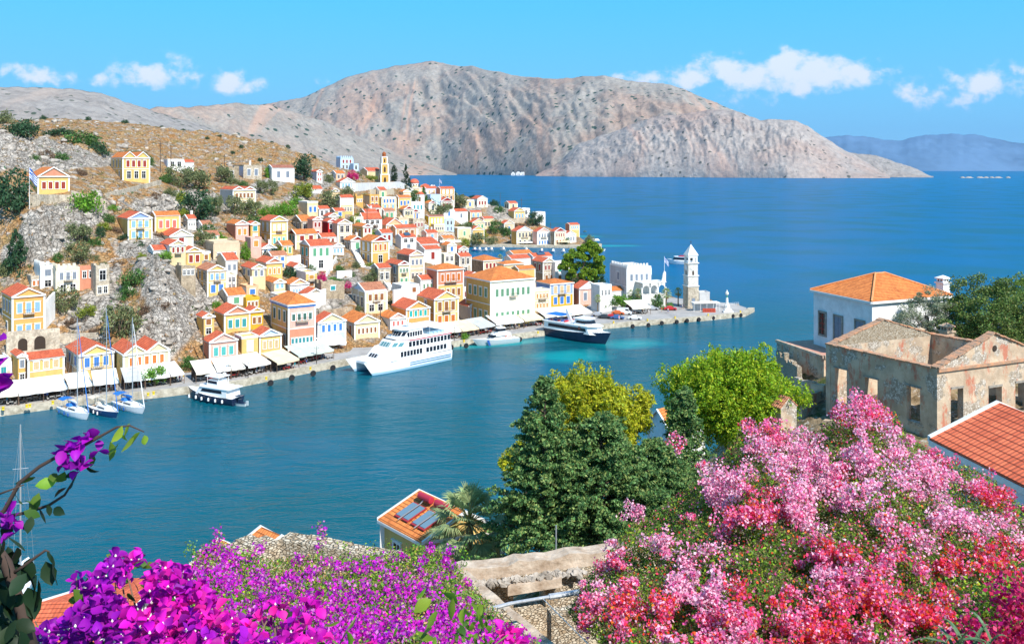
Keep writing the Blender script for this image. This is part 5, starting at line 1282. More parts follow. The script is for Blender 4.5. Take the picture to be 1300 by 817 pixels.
palm(800,388,21,13,label='palm left of the pair before the white crenellated building')
palm(810,390,24,13,label='taller palm right of the pair before the white crenellated building')
palm(846,391,25,16,label='thick-crowned palm between the arcade and the clock tower')
palm(861,388,23,13,label='single palm nearest the clock tower')
palm(759,397,23,12,label='palm in front of the pink gabled house')
palm(635,335,12,10,label='little palm among roofs by the inner bay',Y=428)
for o in sc.objects:
 if o.get('category') == 'palm tree': pass

# ------------------------------------------------------------------ loose stones and scrub (countless)
def hz_mesh(i, j): return V[i, j]
def scatter(n, cond, seed):
 r = np.random.default_rng(seed); out = []
 while len(out) < n:
  i = r.integers(2, nu-3); j = r.integers(2, nv-3)
  if cond(i, j, r): 
   a, b_ = r.random(2); p = V[i, j]*(1-a)*(1-b_)+V[i+1, j]*a*(1-b_)+V[i, j+1]*(1-a)*b_+V[i+1, j+1]*a*b_; out.append(p)
 return np.array(out)
okc = lambda i, j, r: ZZ[i, j] > 2.5 and free[i, j] > .25 and not (abs(V[i, j, 0]+97) < 18 and 0)
pts = scatter(5200, okc, 3)
p_all = []; mi = []
for p in pts:
 s_ = rng.uniform(.35, 1.1); k = int(14*s_+8); d = rng.normal(size=(k, 3)); d /= np.linalg.norm(d, axis=1)[:, None]; d[:, 2] = np.abs(d[:, 2])*.7
 p_all.append(p+d*s_*rng.random((k, 1))**.4); mi += [int(rng.choice([0, 0, 1, 1, 1, 2, 3]))]*k
p = np.concatenate(p_all); Vv, Fq = leaf_quads(p, rng.uniform(.1, .28, len(p)), .5)
tag(inst('dry_scrub', npmesh('dry_scrub', Vv, Fq, [leafmat('leaves_olive', LC['olive']), leafmat('scrub_straw', (.42,.26,.10), .3), leafmat('leaves_dry', LC['dry']), leafmat('leaves_green', LC['green'])], mi)), 'dry straw and olive scrub covering the stony hillside', 'scrub', kind='stuff')
def rockmesh(seed):
 bm = bmesh.new(); bmesh.ops.create_icosphere(bm, subdivisions=2, radius=1)
 for v in bm.verts:
  n_ = noise.fractal(v.co*1.1+Vector((seed*7, 0, 0)), .8, 2, 4)
  q = Vector([round(c*2.2)/2.2 for c in v.co]); v.co = v.co.lerp(q, .8)*(1+n_*.55)
 vs = np.array([v.co[:] for v in bm.verts]); fs = np.array([[v.index for v in f.verts] for f in bm.faces]); bm.free(); return vs, fs
rocks = [rockmesh(i) for i in range(5)]
pts = scatter(1100, lambda i, j, r: ZZ[i, j] > 2.5 and free[i, j] > .2 and (rkn.reshape(nu, nv)[i, j] > .1 or r.random() < (.6 if ZZ[i, j] > 46 else .22)), 5)
Vs, Fs = [], []; off = 0
for p in pts:
 vs, fs = rocks[rng.integers(5)]; s_ = rng.uniform(.3, 1.0)**2*1.4+.2; a = rng.random()*6.28; c_, s2 = math.cos(a), math.sin(a)
 q = vs*np.array([s_*rng.uniform(.8, 1.4), s_, s_*rng.uniform(.5, .9)]); q = np.stack([q[:, 0]*c_-q[:, 1]*s2, q[:, 0]*s2+q[:, 1]*c_, q[:, 2]], 1)+p
 Vs.append(q); Fs.append(fs+off); off += len(vs)
rm_ = mat('limestone_boulder', (.24,.205,.17), .95, scale=.8, c2=(.52,.47,.41), bump=.6, bscale=3)
tag(inst('rubble', npmesh('rubble', np.concatenate(Vs), np.concatenate(Fs), [rm_])), 'pale limestone boulders strewn over the slope', 'rubble', kind='stuff')
# ------------------------------------------------------------------ awnings along the quay
def gx(px, Y): return (px-CX)/F*Y
def awning(px1, py1, px2, py2, color, label, dep=6.0, zf=3.6, posts=True, Y=None):
 h_ = H-zf; Y1 = h_*F/(py1-HY); Y2 = h_*F/(py2-HY)
 a = Vector((gx(px1, Y1), Y1, zf)); b = Vector((gx(px2, Y2), Y2, zf))
 L = (b-a).length; t = empty('awning', (a.x, a.y, 1.3), math.atan2(b.y-a.y, b.x-a.x)); tag(t, label, 'awning', 'restaurant awnings along the quay')
 z = zf-1.3; m_ = mat('canvas_'+color, dict(cream=(.78,.72,.60), white=(.82,.81,.78), sage=(.50,.54,.48), grey=(.48,.49,.48), tan=(.72,.60,.40))[color], .8, var=.08, scale=.5)
 s = MB(); n = max(2, int(L/2.2))
 for i in range(n):
  x0, x1 = L*i/n, L*(i+1)/n; sg = .12
  s.add([(x0,0,z),((x0+x1)/2,0,z-sg*.5),(x1,0,z),(x1,dep,z+1.6),((x0+x1)/2,dep*.6,z+.75),(x0,dep,z+1.6)], [(0,1,4,5),(1,2,3,4),(5,4,3)])
  s.add([(x0,0,z),((x0+x1)/2,0,z-sg*.5),(x1,0,z),(x1,-.02,z-.4),((x0+x1)/2,-.02,z-.5),(x0,-.02,z-.4)], [(0,5,4,1),(1,4,3,2)])
 s.build('canopy', m_, t)
 if posts:
  k = max(1, int(L/4))
  for i in range(k+1): s = MB(); s.box(L*i/k-.05, L*i/k+.05, .05, .15, 0, z-.1); s.build('post', mat('post_brown', (.14,.09,.06), .8), t)
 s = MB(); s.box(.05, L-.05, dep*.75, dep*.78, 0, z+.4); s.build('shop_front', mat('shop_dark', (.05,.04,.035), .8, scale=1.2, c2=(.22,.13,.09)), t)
 # tables and chairs in the shade
 s = MB()
 for i in range(int(L/1.3)):
  x = .8+i*1.3; y = random.choice((1.0, 1.9, 2.5)); cc = random.choice((0, 0, 1, 2))
  s.box(x-.35, x+.35, y-.35, y+.35, .70, .74, cc); s.box(x-.04, x+.04, y-.04, y+.04, 0, .7, 2)
  for dx in (-.65, .65): s.box(x+dx-.2, x+dx+.2, y-.2, y+.2, .4, .45, cc); s.box(x+dx+(.16 if dx > 0 else -.2), x+dx+(.2 if dx > 0 else -.16), y-.2, y+.2, .45, .9, cc); s.box(x+dx-.18, x+dx+.18, y-.18, y+.18, 0, .4, 2)
 o = s.build('cafe_tables', [mat('table_white', (.6,.58,.55), .6), mat('table_red', (.45,.04,.03), .6), mat('table_dark', (.08,.06,.05), .7)], t)
for i, a_ in enumerate([
 (-60,506,23,500,'cream','cream awning at the left edge of the frame'),(24,500,86,491.5,'white','long white awning before yellow white-framed house'),(87,491,118,487,'cream','cream awning left of the middle sailing yacht mast'),(118.5,487,151,483.5,'white','white awning below the three blue doors'),
 (158,483,184,480,'grey','grey-white awning below the twin-gabled quay house'),(185,480,216,476,'white','white awning behind the round quayside tree'),(217,475.5,234,473,'white','short tilted white awning near the cliff foot'),
 (249,473.5,274,470.5,'cream','cream awning below the pink house with aqua doors'),(275,470,293,468,'white','white awning with tables right of the pink house'),(294,468,312,465.5,'cream','narrow cream awning beside a lamp post'),(315,465,344,459.5,'white','white awning stretched over red tables'),(352,461,380,455,'tan','tan awning below the yellow white-blue pediment house'),
 (379,452,424,443.5,'sage','sage green awning below the grand red mansion'),(408,437.5,440,434,'white','billowing white canopy behind the ferry bow'),
 (555,422.5,586,419,'cream','cream awning right of the ferry stern'),(587,419,608,416,'tan','tan awning behind small round tree'),(608.5,415.5,629,412,'grey','grey awning behind the patrol boat'),
 (630,411,665,407,'white','white canopy below the great cream mansion'),(666,406.5,690,403.5,'tan','orange-framed canopy beside potted plants'),(692,402,722,399,'cream','wide beige canopy behind the black ship stern'),(723,399,752,395.5,'cream','beige canopy striped with gaps behind the black ship'),
 (803,391,826,389.5,'cream','cream kiosk awning beside parked vans'),]):
 awning(*a_)
# far bay tavern canopy
def far_canopy(px, py, wpx, label, c='white'):
 q = ray(px, py) or P(px, py, 550); W = wpx/F*q.y; t = empty('canopy', q, R(10)); tag(t, label, 'canopy')
 s = MB(); s.hexa([(0,0,2.2),(W,0,2.2),(W,4,3),(0,4,3)], [(0,0,2.32),(W,0,2.32),(W,4,3.12),(0,4,3.12)]); s.build('canvas', mat('canvas_'+c, (.8,.8,.8), .8), t)
 s = MB()
 for x in (.1, W/2, W-.1): s.box(x-.07,x+.07,.1,.24,-.6,2.2)
 s.build('posts', mat('post_brown', (.14,.09,.06), .8), t)
far_canopy(559,313,27,'long white canopy over the tavern at the head of the bay')
far_canopy(656,313,21,'white canopy in front of the pale blue pedimented bay house')
far_canopy(708,312,16,'yellow parasol canopy beside the maroon pedimented bay house','tan')
far_canopy(752,310,10,'white canopy on the tip of the cape')

# ------------------------------------------------------------------ people (one skinned body per pose and clothing)
def skin_body(pose):
 if pose == 'stand': J = [(0,0,.92),(0,0,1.15),(0,0,1.38),(0,0,1.50),(0,.01,1.60),(0,.01,1.72), (.17,0,1.38),(.22,.02,1.12),(.23,-.03,.88), (-.17,0,1.38),(-.22,.02,1.12),(-.2,-.06,.9), (.09,0,.88),(.10,-.01,.48),(.10,.02,.07),(.10,-.13,.03), (-.09,0,.88),(-.11,0,.48),(-.12,.03,.07),(-.12,-.12,.03)]
 elif pose == 'walk': J = [(0,0,.90),(0,-.02,1.13),(0,-.04,1.36),(0,-.05,1.48),(0,-.06,1.58),(0,-.06,1.70), (.17,-.04,1.36),(.22,.08,1.12),(.21,.05,.88), (-.17,-.04,1.36),(-.22,-.10,1.13),(-.2,-.26,.95), (.09,0,.86),(.10,-.16,.48),(.10,-.20,.07),(.10,-.34,.05), (-.09,0,.86),(-.10,.10,.46),(-.10,.32,.12),(-.10,.24,.02)]
 else: J = [(0,0,.50),(0,.03,.72),(0,0,.95),(0,-.01,1.07),(0,-.03,1.17),(0,-.03,1.29), (.17,0,.95),(.22,.0,.70),(.16,-.22,.62), (-.17,0,.95),(-.22,.0,.70),(-.16,-.22,.62), (.09,-.04,.49),(.12,-.42,.47),(.12,-.42,.07),(.12,-.55,.03), (-.09,-.04,.49),(-.12,-.42,.47),(-.12,-.42,.07),(-.12,-.55,.03)]
 E_ = [(0,1),(1,2),(2,3),(3,4),(4,5),(2,6),(6,7),(7,8),(2,9),(9,10),(10,11),(0,12),(12,13),(13,14),(14,15),(0,16),(16,17),(17,18),(18,19)]
 Rr = [.14,.13,.15,.055,.085,.08,.06,.045,.035,.06,.045,.035,.10,.062,.042,.04,.10,.062,.042,.04]
 me = bpy.data.meshes.new('body'); me.from_pydata(J, E_, []); o = bpy.data.objects.new('tmp', me); col.objects.link(o)
 md = o.modifiers.new('s', 'SKIN'); 
 for i, r_ in enumerate(Rr): me.skin_vertices[0].data[i].radius = (r_, r_*.85)
 me.skin_vertices[0].data[0].use_root = True
 o.modifiers.new('d', 'SUBSURF').levels = 1
 bpy.context.view_layer.update()
 ev = o.evaluated_get(bpy.context.evaluated_depsgraph_get()); m2 = bpy.data.meshes.new_from_object(ev)
 bpy.data.objects.remove(o); return m2
SK = {p_: skin_body(p_) for p_ in ('stand', 'walk', 'sit')}
skinm = mat('skin', (.50,.28,.19), .6); hairm = mat('hair', (.05,.03,.02), .8)
CL = dict(white=(.75,.75,.73), red=(.5,.04,.04), blue=(.05,.13,.42), black=(.03,.03,.035), pink=(.7,.25,.3), yellow=(.7,.5,.06), grey=(.3,.3,.3), teal=(.05,.35,.38), beige=(.55,.45,.3), navy=(.03,.05,.14))
PCACHE = {}
def person_mesh(pose, shirt, trou):
 k = (pose, shirt, trou)
 if k in PCACHE: return PCACHE[k]
 me = SK[pose].copy(); me.materials.clear()
 for m_ in (skinm, mat('cloth_'+shirt, CL[shirt], .8), mat('cloth_'+trou, CL[trou], .8), hairm): me.materials.append(m_)
 off = .42 if pose == 'sit' else 0
 for p_ in me.polygons:
  z = p_.center.z+off; x = abs(p_.center.x)
  if z > 1.66 or (z > 1.56 and p_.center.y > .03): i = 3
  elif z > 1.46: i = 0
  elif x > .19 and z < 1.18 and z > .8: i = 0
  elif z > .95: i = 1
  elif z > .5 or pose == 'sit' and z > .6: i = 2
  else: i = 0
  p_.material_index = i; p_.use_smooth = True
 PCACHE[k] = me; return me
def person(x, y, z, pose, shirt, trou, rz, px, py, extra=''):
 o = inst('person', person_mesh(pose, shirt, trou), None, (x, y, z), (0, 0, rz)); s_ = random.uniform(.92, 1.05); o.scale = (s_,)*3
 vb = {'stand': 'standing', 'walk': 'walking', 'sit': 'sitting'}[pose]
 c = sorted(LM, key=lambda l: (l[0]-px)**2+((l[1]-py)*1)**2)
 tr = {'black': 'black', 'blue': 'blue', 'beige': 'beige', 'navy': 'navy', 'white': 'white', 'grey': 'grey'}.get(trou, trou)
 for l in c[:60]:
  lab = f'person {vb}, {shirt} top, {tr} shorts, near the {l[2]}'
  if lab not in USED and len(lab.split()) <= 16: break
 USED[lab] = 1; tag(o, lab, 'person', 'people on the quay')
def groundpt(px, py, z=1.3):
 Y = (H-z)*F/(py-HY); return gx(px, Y), Y
rp_ = random.Random(5)
spots = [(5,511),(9,512),(12,510),(26,508),(33,507),(38,507),(48,505),(60,507),(57,505),(77,504),(80,503),(103,500),(105,498),(137,497),(141,496),(163,492),(190,490),(197,489),(203,487),(221,485),(224,484),(228,484),(233,483),(252,480),(262,479),(285,477),(300,475),(318,474),(324,473),(326,474),(330,472),(371,468),(374,468),(387,462),(389,462),(410,456),(560,432),(564,431),(572,430),(580,428),(583,429),(585,428),(598,426),(602,425),(607,424),(611,423),(640,419),(650,418),(655,418),(659,417),(668,415),(671,414),(700,411),(729,409),(752,406),(786,407),(848,397.5),(866,392.5),(868,392),(864,391.5),(840,396),(823,396.5),(818,397.5),(620,421),(615,422)]
shirts = ['white','red','blue','black','pink','yellow','grey','teal','white','white','navy']; trs = ['black','blue','beige','navy','white','grey']
for (px, py) in spots:
 x, y = groundpt(px, py); person(x, y, 1.3, rp_.choice(['stand','stand','walk','walk']), rp_.choice(shirts), rp_.choice(trs), rp_.uniform(0, 6.28), px, py)
# ------------------------------------------------------------------ quay furniture
BN, FN = [], []
def bollard(px, py):
 x, y = groundpt(px, py, 1.42); s = MB(); s.lathe([(.28,0),(.26,.1),(.18,.3),(.2,.42),(.32,.5),(.3,.6),(.05,.66)], seg=10); o = s.build('bollard', mat('bollard_yellow', (.75,.52,.02), .5)); o.location = (x, y, 1.42)
 BN.append(1); tag(o, ORD[len(BN)-1]+' yellow mooring bollard from the left along the quay edge', 'bollard', 'yellow mooring bollards')
for a_ in [(4,520),(34,517),(38,516.5),(67,512.5),(188,502),(195,500.5),(338,481.5),(394,469),(589,434),(683,423),(779,410),(822,407),(857,404),(899,400.5),(940,396.5)]: bollard(*a_)
def fender(px, py):
 Y = (H-.7)*F/(py-HY); x = gx(px, Y); s = MB(); n = 12
 for i in range(n):
  pass
 s.lathe([(.35,-.25),(.6,-.28),(.7,0),(.6,.28),(.35,.25)], seg=12); o = s.build('tyre_fender', mat('rubber', (.02,.02,.022), .8)); o.location = (x, Y-.3, .65); o.rotation_euler = (PI/2, 0, R(28))
 FN.append(1); tag(o, ORD[len(FN)-1]+' black rubber fender from the left on the quay wall', 'fender', 'tyre fenders on the quay wall')
for a_ in [(344,485),(371,478.5),(398,473),(423,466),(573,440),(592,438),(660,430),(803,413.6),(823,412),(840,409.5),(859,408),(872,406.5),(887,405),(905,403),(918,401.5),(930,400.5),(940,399.5)]: fender(*a_)
def lamp(px, py, hpx, label):
 x, y = groundpt(px, py); h_ = hpx/F*y; t = empty('street_lamp', (x, y, 1.3)); tag(t, label, 'street lamp', 'street lamps on the quay')
 s = MB(); s.tube([(0,0,0),(0,0,h_)], [.09,.05], seg=6); s.tube([(-.5,0,h_-.3),(0,0,h_-.5),(.5,0,h_-.3)], .03, seg=5); s.build('post', mat('dark_iron', (.05,.045,.04), .5), t)
 for dx in (-.5, .5, 0):
  s = MB(); s.lathe([(.05,0),(.16,.1),(.18,.35),(.04,.5)], (dx,0,h_-.3 if dx else h_), seg=8); s.build('lantern', mat('lamp_glass', (.7,.7,.65), .3), t)
for a_ in [(402,462,22,'black three-lantern lamp post before the sage awning'),(577,433,19,'lamp post right of the ferry stern'),(315,480,22,'lamp post beside the red-table awning'),(291,480,18,'lamp post near the black motor yacht')]: lamp(*a_)
# harbour light and monument
x, y = groundpt(923, 390.5); t = empty('harbour_light', (x, y, 1.3)); tag(t, 'small white harbour light with lantern globe on the mole end', 'harbour light')
s = MB(); s.lathe([(1.0,0),(1.0,1.0),(.5,1.1),(.35,3.4)], seg=10); s.build('base', TRIM(), t)
s = MB(); s.tube([(0,0,3.4),(0,0,4.4)], .2, seg=8); s.build('collar', winmat('green'), t)
s = MB(); s.lathe([(.1,0),(.55,.3),(.6,.9),(.3,1.2),(.05,1.9)], (0,0,4.2), seg=12); s.build('lantern', mat('lamp_glass', (.7,.7,.65), .3), t)
x, y = groundpt(881, 395.5); t = empty('kiosk', (x, y, 1.3), R(8)); tag(t, 'low mole kiosk with flat white canopy beside the clock tower', 'kiosk')
s = MB(); s.box(0,9,0,3.4,2.6,2.85); s.build('canopy', TRIM(), t)
s = MB()
for i in range(5):
 for yy_ in (.1, 3.2): s.box(i*2.2+.03,i*2.2+.13,yy_,yy_+.1,0,2.6)
s.build('posts', mat('white_paint_metal', (.8,.8,.8), .4), t)
s = MB(); s.box(.6,8.4,2.2,3.0,0,2.3); s.build('hut', mat('hut_grey', (.5,.52,.53), .5, var=.15), t)
for i in range(5):
 x, y = groundpt(893.5+i*3.3, 396.2); s = MB()
 for z_ in (0, .42, .84): s.box(-.38,.38,-.3,.3,z_,z_+.06); s.box(-.38,-.32,-.3,.3,z_+.06,z_+.4); s.box(.32,.38,-.3,.3,z_+.06,z_+.4); s.box(-.32,.32,.24,.3,z_+.06,z_+.4); s.box(-.32,.32,-.3,-.24,z_+.16,z_+.4)
 o = s.build('crate_stack', mat('crate_red', (.55,.09,.05), .6, var=.2)); o.location = (x, y, 1.3); tag(o, ['leftmost red crate stack under the mole kiosk canopy','second red crate stack from the clock tower','middle red crate stack of the five by the kiosk','fourth red crate stack from the clock tower','rightmost red crate stack of the five by the kiosk'][i], 'crates', 'red crates at the kiosk')
x, y = groundpt(891, 391); house('plain grey-white service hut behind the clock tower',886,888,901,389,372,roof='flat',wall='grey',Y=304,D=4,yaw=8)
x, y = groundpt(924, 396); s = MB(); s.box(-1.6,1.6,-1,1,0,.5); s.box(-1.1,1.1,-.6,.6,.5,1.1); s.prism([(-.6,1.1),(.5,1.1),(.2,2.2),(-.3,2.0)], 'y', -.3, .3); o = s.build('monument', TRIM()); o.location = (x, y, 1.3); tag(o, 'small white stone monument near the mole tip', 'monument')
s = MB()
for i in range(9): s.tube([(i*.9,0,0),(i*.9,0,1.1)], .03, seg=5)
for z_ in (.4, .75, 1.1): s.tube([(0,0,z_),(7.2,0,z_)], .025, seg=5)
x, y = groundpt(915, 389); o = s.build('railing', mat('white_paint_metal', (.8,.8,.8), .4)); o.location = (x, y, 1.3); o.rotation_euler = (0,0,R(20)); tag(o, 'thin white railing around the harbour light', 'railing')

# ------------------------------------------------------------------ vehicles
def vehicle(px, py, kind, colr, rz, label):
 x, y = groundpt(px, py); L, W, hh = (4.2,1.7,1.45) if kind == 'car' else (5.0,1.95,2.2)
 t = empty('parked_'+kind, (x, y, 1.3), R(rz)); tag(t, label, kind, 'vehicles parked on the mole')
 if kind == 'car': prof = [(-2.1,.3),(-2.12,.75),(-1.9,.88),(-1.35,.92),(-1.0,1.36),(-.2,1.45),(.45,1.40),(1.0,.95),(1.8,.84),(2.1,.68),(2.1,.3)]
 else: prof = [(-2.5,.35),(-2.5,1.9),(-2.35,2.1),(1.0,2.15),(1.25,2.05),(1.75,1.25),(2.35,1.05),(2.5,.8),(2.5,.35)]
 c = dict(white=(.75,.75,.75), red=(.5,.03,.03), orange=(.65,.14,.04), dark=(.04,.05,.06), blue=(.05,.12,.3), silver=(.45,.47,.5))[colr]
 s = MB(); n = len(prof)
 lv = [(p_[0], -W/2+(.16 if p_[1] > 1.0 else 0), p_[1]) for p_ in prof]; rv = [(p_[0], -q_[1], p_[1]) for p_, q_ in zip(prof, lv)]
 s.add(lv+rv, [tuple(range(n)), tuple(range(n, 2*n))[::-1]]+[(i, n+i, n+(i+1) % n, (i+1) % n) for i in range(n)])
 s.build('body', mat('car_paint_'+colr, c, .25, spec=.5), t)
 g = mat('car_glass', (.02,.03,.035), .08); s = MB()
 if kind == 'car':
  for sd in (-1, 1):
   yv = sd*(W/2-.10); s.add([(-1.2,yv+sd*.02,.97),(.85,yv+sd*.02,.97),(.40,yv-sd*.03,1.33),(-.95,yv-sd*.03,1.30)], [(0,1,2,3)])
  s.add([(.98,-.65,.985),(.98,.65,.985),(.48,.6,1.40),(.48,-.6,1.40)], [(0,1,2,3)]); s.add([(-1.36,-.65,.95),(-1.36,.65,.95),(-1.04,.6,1.34),(-1.04,-.6,1.34)], [(0,1,2,3)])
 else:
  for sd in (-1, 1): yv = sd*(W/2-.12); s.add([(.3,yv,1.25),(1.55,yv,1.25),(1.15,yv-sd*.04,1.85),(.3,yv-sd*.04,1.85)], [(0,1,2,3)])
  s.add([(1.77,-.75,1.27),(1.77,.75,1.27),(1.29,.7,2.0),(1.29,-.7,2.0)], [(0,1,2,3)])
 s.build('windows', g, t)
 for sx_ in (-.31, .31):
  for sy in (-1, 1):
   s = MB(); s.tube([(0,-.1,0),(0,.1,0)], .33, seg=12); w_ = s.build('wheel', mat('rubber', (.02,.02,.022), .8), t, loc=(sx_*L, sy*(W/2-.08), .33))
for a_ in [(806,405.5,'car','white',-12,'white hatchback parked nearest the mole edge'),(793,399,'van','white',-15,'white van left of the pair under the palms'),(804,396.5,'van','white',-15,'white van right of the pair under the palms'),(785,399,'car','orange',-20,'orange car beside the white vans'),(777,404,'car','red',-20,'red car parked behind the black ship bow'),(768,404,'car','dark',-20,'dark car left of the red car'),(784,405,'car','blue',-15,'dark blue car right of the red car'),(851,393.5,'car','red',-8,'red car beside thick-crowned palm'),(839,391.5,'car','white',-8,'white car parked before the arcade'),(828,393,'car','silver',-8,'silver car by the cream kiosk awning'),(760,401.5,'car','silver',-20,'silver car under the pink house palm')]: vehicle(*a_)

# ------------------------------------------------------------------ boats
def hull(s, L, B, h_st, h_bow, m_top=0, m_low=1, m_deck=2, y0=0, fine=.42, rake=.8, stripe=None, zl=.45, nst=14, tr=.8, base=-.6):
 """x from 0 (stern) to L (bow)"""
 rows = []
 for i in range(nst+1):
  t = i/nst; b = B/2*(tr+(1-tr)*min(1, t/.35)) if t < fine else B/2*max(0.0, 1-((t-fine)/(1-fine))**2.1)
  hh = h_st+(h_bow-h_st)*t**1.6
  def X(z): return L*t-(rake*(1-z/hh)*t**4 if t > .6 else 0)
  zs = [base, 0.02, zl, zl+ (hh-zl)*.5, hh]; bs = [.35, .80, .9, .96, 1.0]
  rows.append([(X(z_), b*k_, z_) for z_, k_ in zip(zs, bs)])
 n = 5; vs = []; 
 for r_ in rows: vs += [(x, y0+y, z) for x, y, z in r_]+[(x, y0-y, z) for x, y, z in r_]
 for i in range(nst):
  a, b = i*10, (i+1)*10
  for j in range(4):
   m_ = m_low if j == 0 else (stripe if (stripe is not None and j == 1) else m_top)
   s.add([vs[a+j],vs[b+j],vs[b+j+1],vs[a+j+1]], [(3,2,1,0)], m_)
   s.add([vs[a+5+j],vs[b+5+j],vs[b+5+j+1],vs[a+5+j+1]], [(0,1,2,3)], m_)
  s.add([vs[a+4],vs[b+4],vs[b+9],vs[a+9]], [(3,2,1,0)], m_deck)
 s.add(vs[0:10], [(0,1,2,3,4,9,8,7,6,5)], m_top)
def deck(s, x0, x1, w0, z0, z1, rf=.6, rb=.2, m=0, taper=.1, nose=0, y0=0):
 w1 = w0-taper
 if nose: 
  b = [(x0,-w0/2),(x1-nose,-w0/2),(x1,-w0*.22),(x1,w0*.22),(x1-nose,w0/2),(x0,w0/2)]; t = [(x0+rb,-w1/2),(x1-nose-rf,-w1/2),(x1-rf,-w1*.22),(x1-rf,w1*.22),(x1-nose-rf,w1/2),(x0+rb,w1/2)]
 else:
  b = [(x0,-w0/2),(x1,-w0/2*.85),(x1,w0/2*.85),(x0,w0/2)]; t = [(x0+rb,-w1/2),(x1-rf,-w1/2*.85),(x1-rf,w1/2*.85),(x0+rb,w1/2)]
 n = len(b); s.add([(p_[0],p_[1]+y0,z0) for p_ in b]+[(p_[0],p_[1]+y0,z1) for p_ in t], [tuple(range(n))[::-1], tuple(range(n, 2*n))]+[(i,(i+1)%n,n+(i+1)%n,n+i) for i in range(n)], m)
def boat(name, stern, bow, label, cat, wl=0):
 """stern, bow = waterline pixels"""
 a = Vector((*groundpt(*stern, z=0), 0)); b = Vector((*groundpt(*bow, z=0), 0))
 t = empty(name, a, math.atan2(b.y-a.y, b.x-a.x)); tag(t, label, cat); return t, (b-a).length
bw = mat('boat_white', (.82,.82,.82), .3, spec=.5); bg_ = mat('boat_glass', (.015,.02,.03), .1); bnavy = mat('boat_navy', (.012,.025,.06), .25, spec=.5); bblue = mat('boat_blue', (.02,.10,.35), .4); bteal = mat('boat_pale_blue', (.35,.55,.68), .4); bred = mat('boat_red', (.5,.02,.04), .4); bgrey = mat('boat_grey', (.42,.48,.50), .4); bwood = mat('boat_teak', (.45,.30,.16), .7); bmetal = mat('boat_metal', (.6,.62,.64), .3, metal=.6); bcanvas = mat('canvas_blue', (.02,.16,.50), .8); bbeige = mat('canvas_sand', (.62,.55,.45), .8)
def sail(stern, bow, label, hullm, jib, cover, mast_px, bimini, Lmin=11):
 t, L = boat('sailing_yacht', stern, bow, label, 'sailing yacht'); L = max(L, Lmin); B = L*.30
 s = MB(); hull(s, L, B, 1.05, 1.35, 0, 1, 2, fine=.35, rake=.9, zl=.35); s.build('hull', [hullm, bnavy if hullm is bw else bw, bw], t)
 s = MB(); deck(s, L*.32, L*.75, B*.55, 1.1, 1.62, rf=1.0, rb=.2, taper=.3); s.build('cabin', bw, t)
 s = MB(); 
 for sd in (-1, 1): s.hexa([(L*.38,sd*B*.272-.02,1.3),(L*.62,sd*B*.245-.02,1.3),(L*.62,sd*B*.245+.02,1.3),(L*.38,sd*B*.272+.02,1.3)], [(L*.38,sd*B*.25-.02,1.5),(L*.60,sd*B*.225-.02,1.5),(L*.60,sd*B*.225+.02,1.5),(L*.38,sd*B*.25+.02,1.5)])
 s.build('cabin_windows', bg_, t)
 s = MB(); s.box(L*.06, L*.30, -B*.2, B*.2, 1.11, 1.16); s.build('cockpit', bwood, t)
 if bimini is not None:
  s = MB(); n = 6
  for i in range(n):
   y0_, y1_ = -B*.36+B*.72*i/n, -B*.36+B*.72*(i+1)/n; z0_, z1_ = 2.85-((y0_/(B*.36))**2)*.25, 2.85-((y1_/(B*.36))**2)*.25
   s.hexa([(L*.03,y0_,z0_),(L*.24,y0_,z0_),(L*.24,y1_,z1_),(L*.03,y1_,z1_)], [(L*.03,y0_,z0_+.05),(L*.24,y0_,z0_+.05),(L*.24,y1_,z1_+.05),(L*.03,y1_,z1_+.05)])
  s.build('bimini', bimini, t)
  s = MB()
  for x_ in (L*.05, L*.22):
   for sd in (-1, 1): s.tube([(x_,sd*B*.34,1.1),(x_,sd*B*.34,2.65)], .02, seg=4)
  s.build('bimini_frame', bmetal, t)
  s = MB(); deck(s, L*.27, L*.40, B*.5, 1.6, 2.1, rf=.5, rb=.0, taper=.3); s.build('sprayhood', bimini, t)
 mx_ = L*.56; yb = t.location.y; mh = mast_px
 s = MB(); s.tube([(mx_,0,1.5),(mx_,0,mh)], [.11,.08], seg=8)
 for f_ in (.45, .72): s.tube([(mx_,-B*.38*(1.2-f_),mh*f_),(mx_,B*.38*(1.2-f_),mh*f_)], .035, seg=4)
 s.build('mast', bmetal, t)
 s = MB(); s.tube([(mx_,0,2.4),(L*.18,0,2.35)], .07, seg=6); bo = s.build('boom', bmetal, t)
 s = MB(); s.tube([(mx_-.1,0,2.62),(L*.4,0,2.66),(L*.2,0,2.5)], [.2,.24,.12], seg=8); s.build('sail_cover', cover, bo)
 s = MB(); s.tube([(L-.25,0,1.5),(mx_+.3,0,mh*.93)], [.10,.05], seg=6); s.build('furled_jib', jib, t)
 s = MB()
 for sd in (-1, 1): s.tube([(mx_-.3,sd*B*.46,1.1),(mx_,sd*B*.3,mh*.45),(mx_,0,mh*.97)], .018, seg=3)
 s.tube([(.1,0,1.1),(mx_,0,mh)], .018, seg=3)
 for sd in (-1, 1):
  pr = [(L*k_, sd*B*.5*(1 if k_ < .5 else max(.06, 1-((k_-.35)/.65)**2.1)), 1.9) for k_ in (.02,.2,.4,.55,.7,.85,.97)]
  s.tube(pr, .018, seg=3)
  for p_ in pr: s.tube([(p_[0],p_[1]*.98,1.1),p_], .018, seg=3)
 s.build('rigging', bmetal, t)
 for k_ in (.2,.4,.55):
  for sd in (-1, 1):
   s = MB(); s.lathe([(.02,-.35),(.14,-.25),(.14,.25),(.02,.35)], (L*k_, sd*(B*.5+.1), .6), seg=8); s.build('fender', bblue if hullm is bw else bw, t)
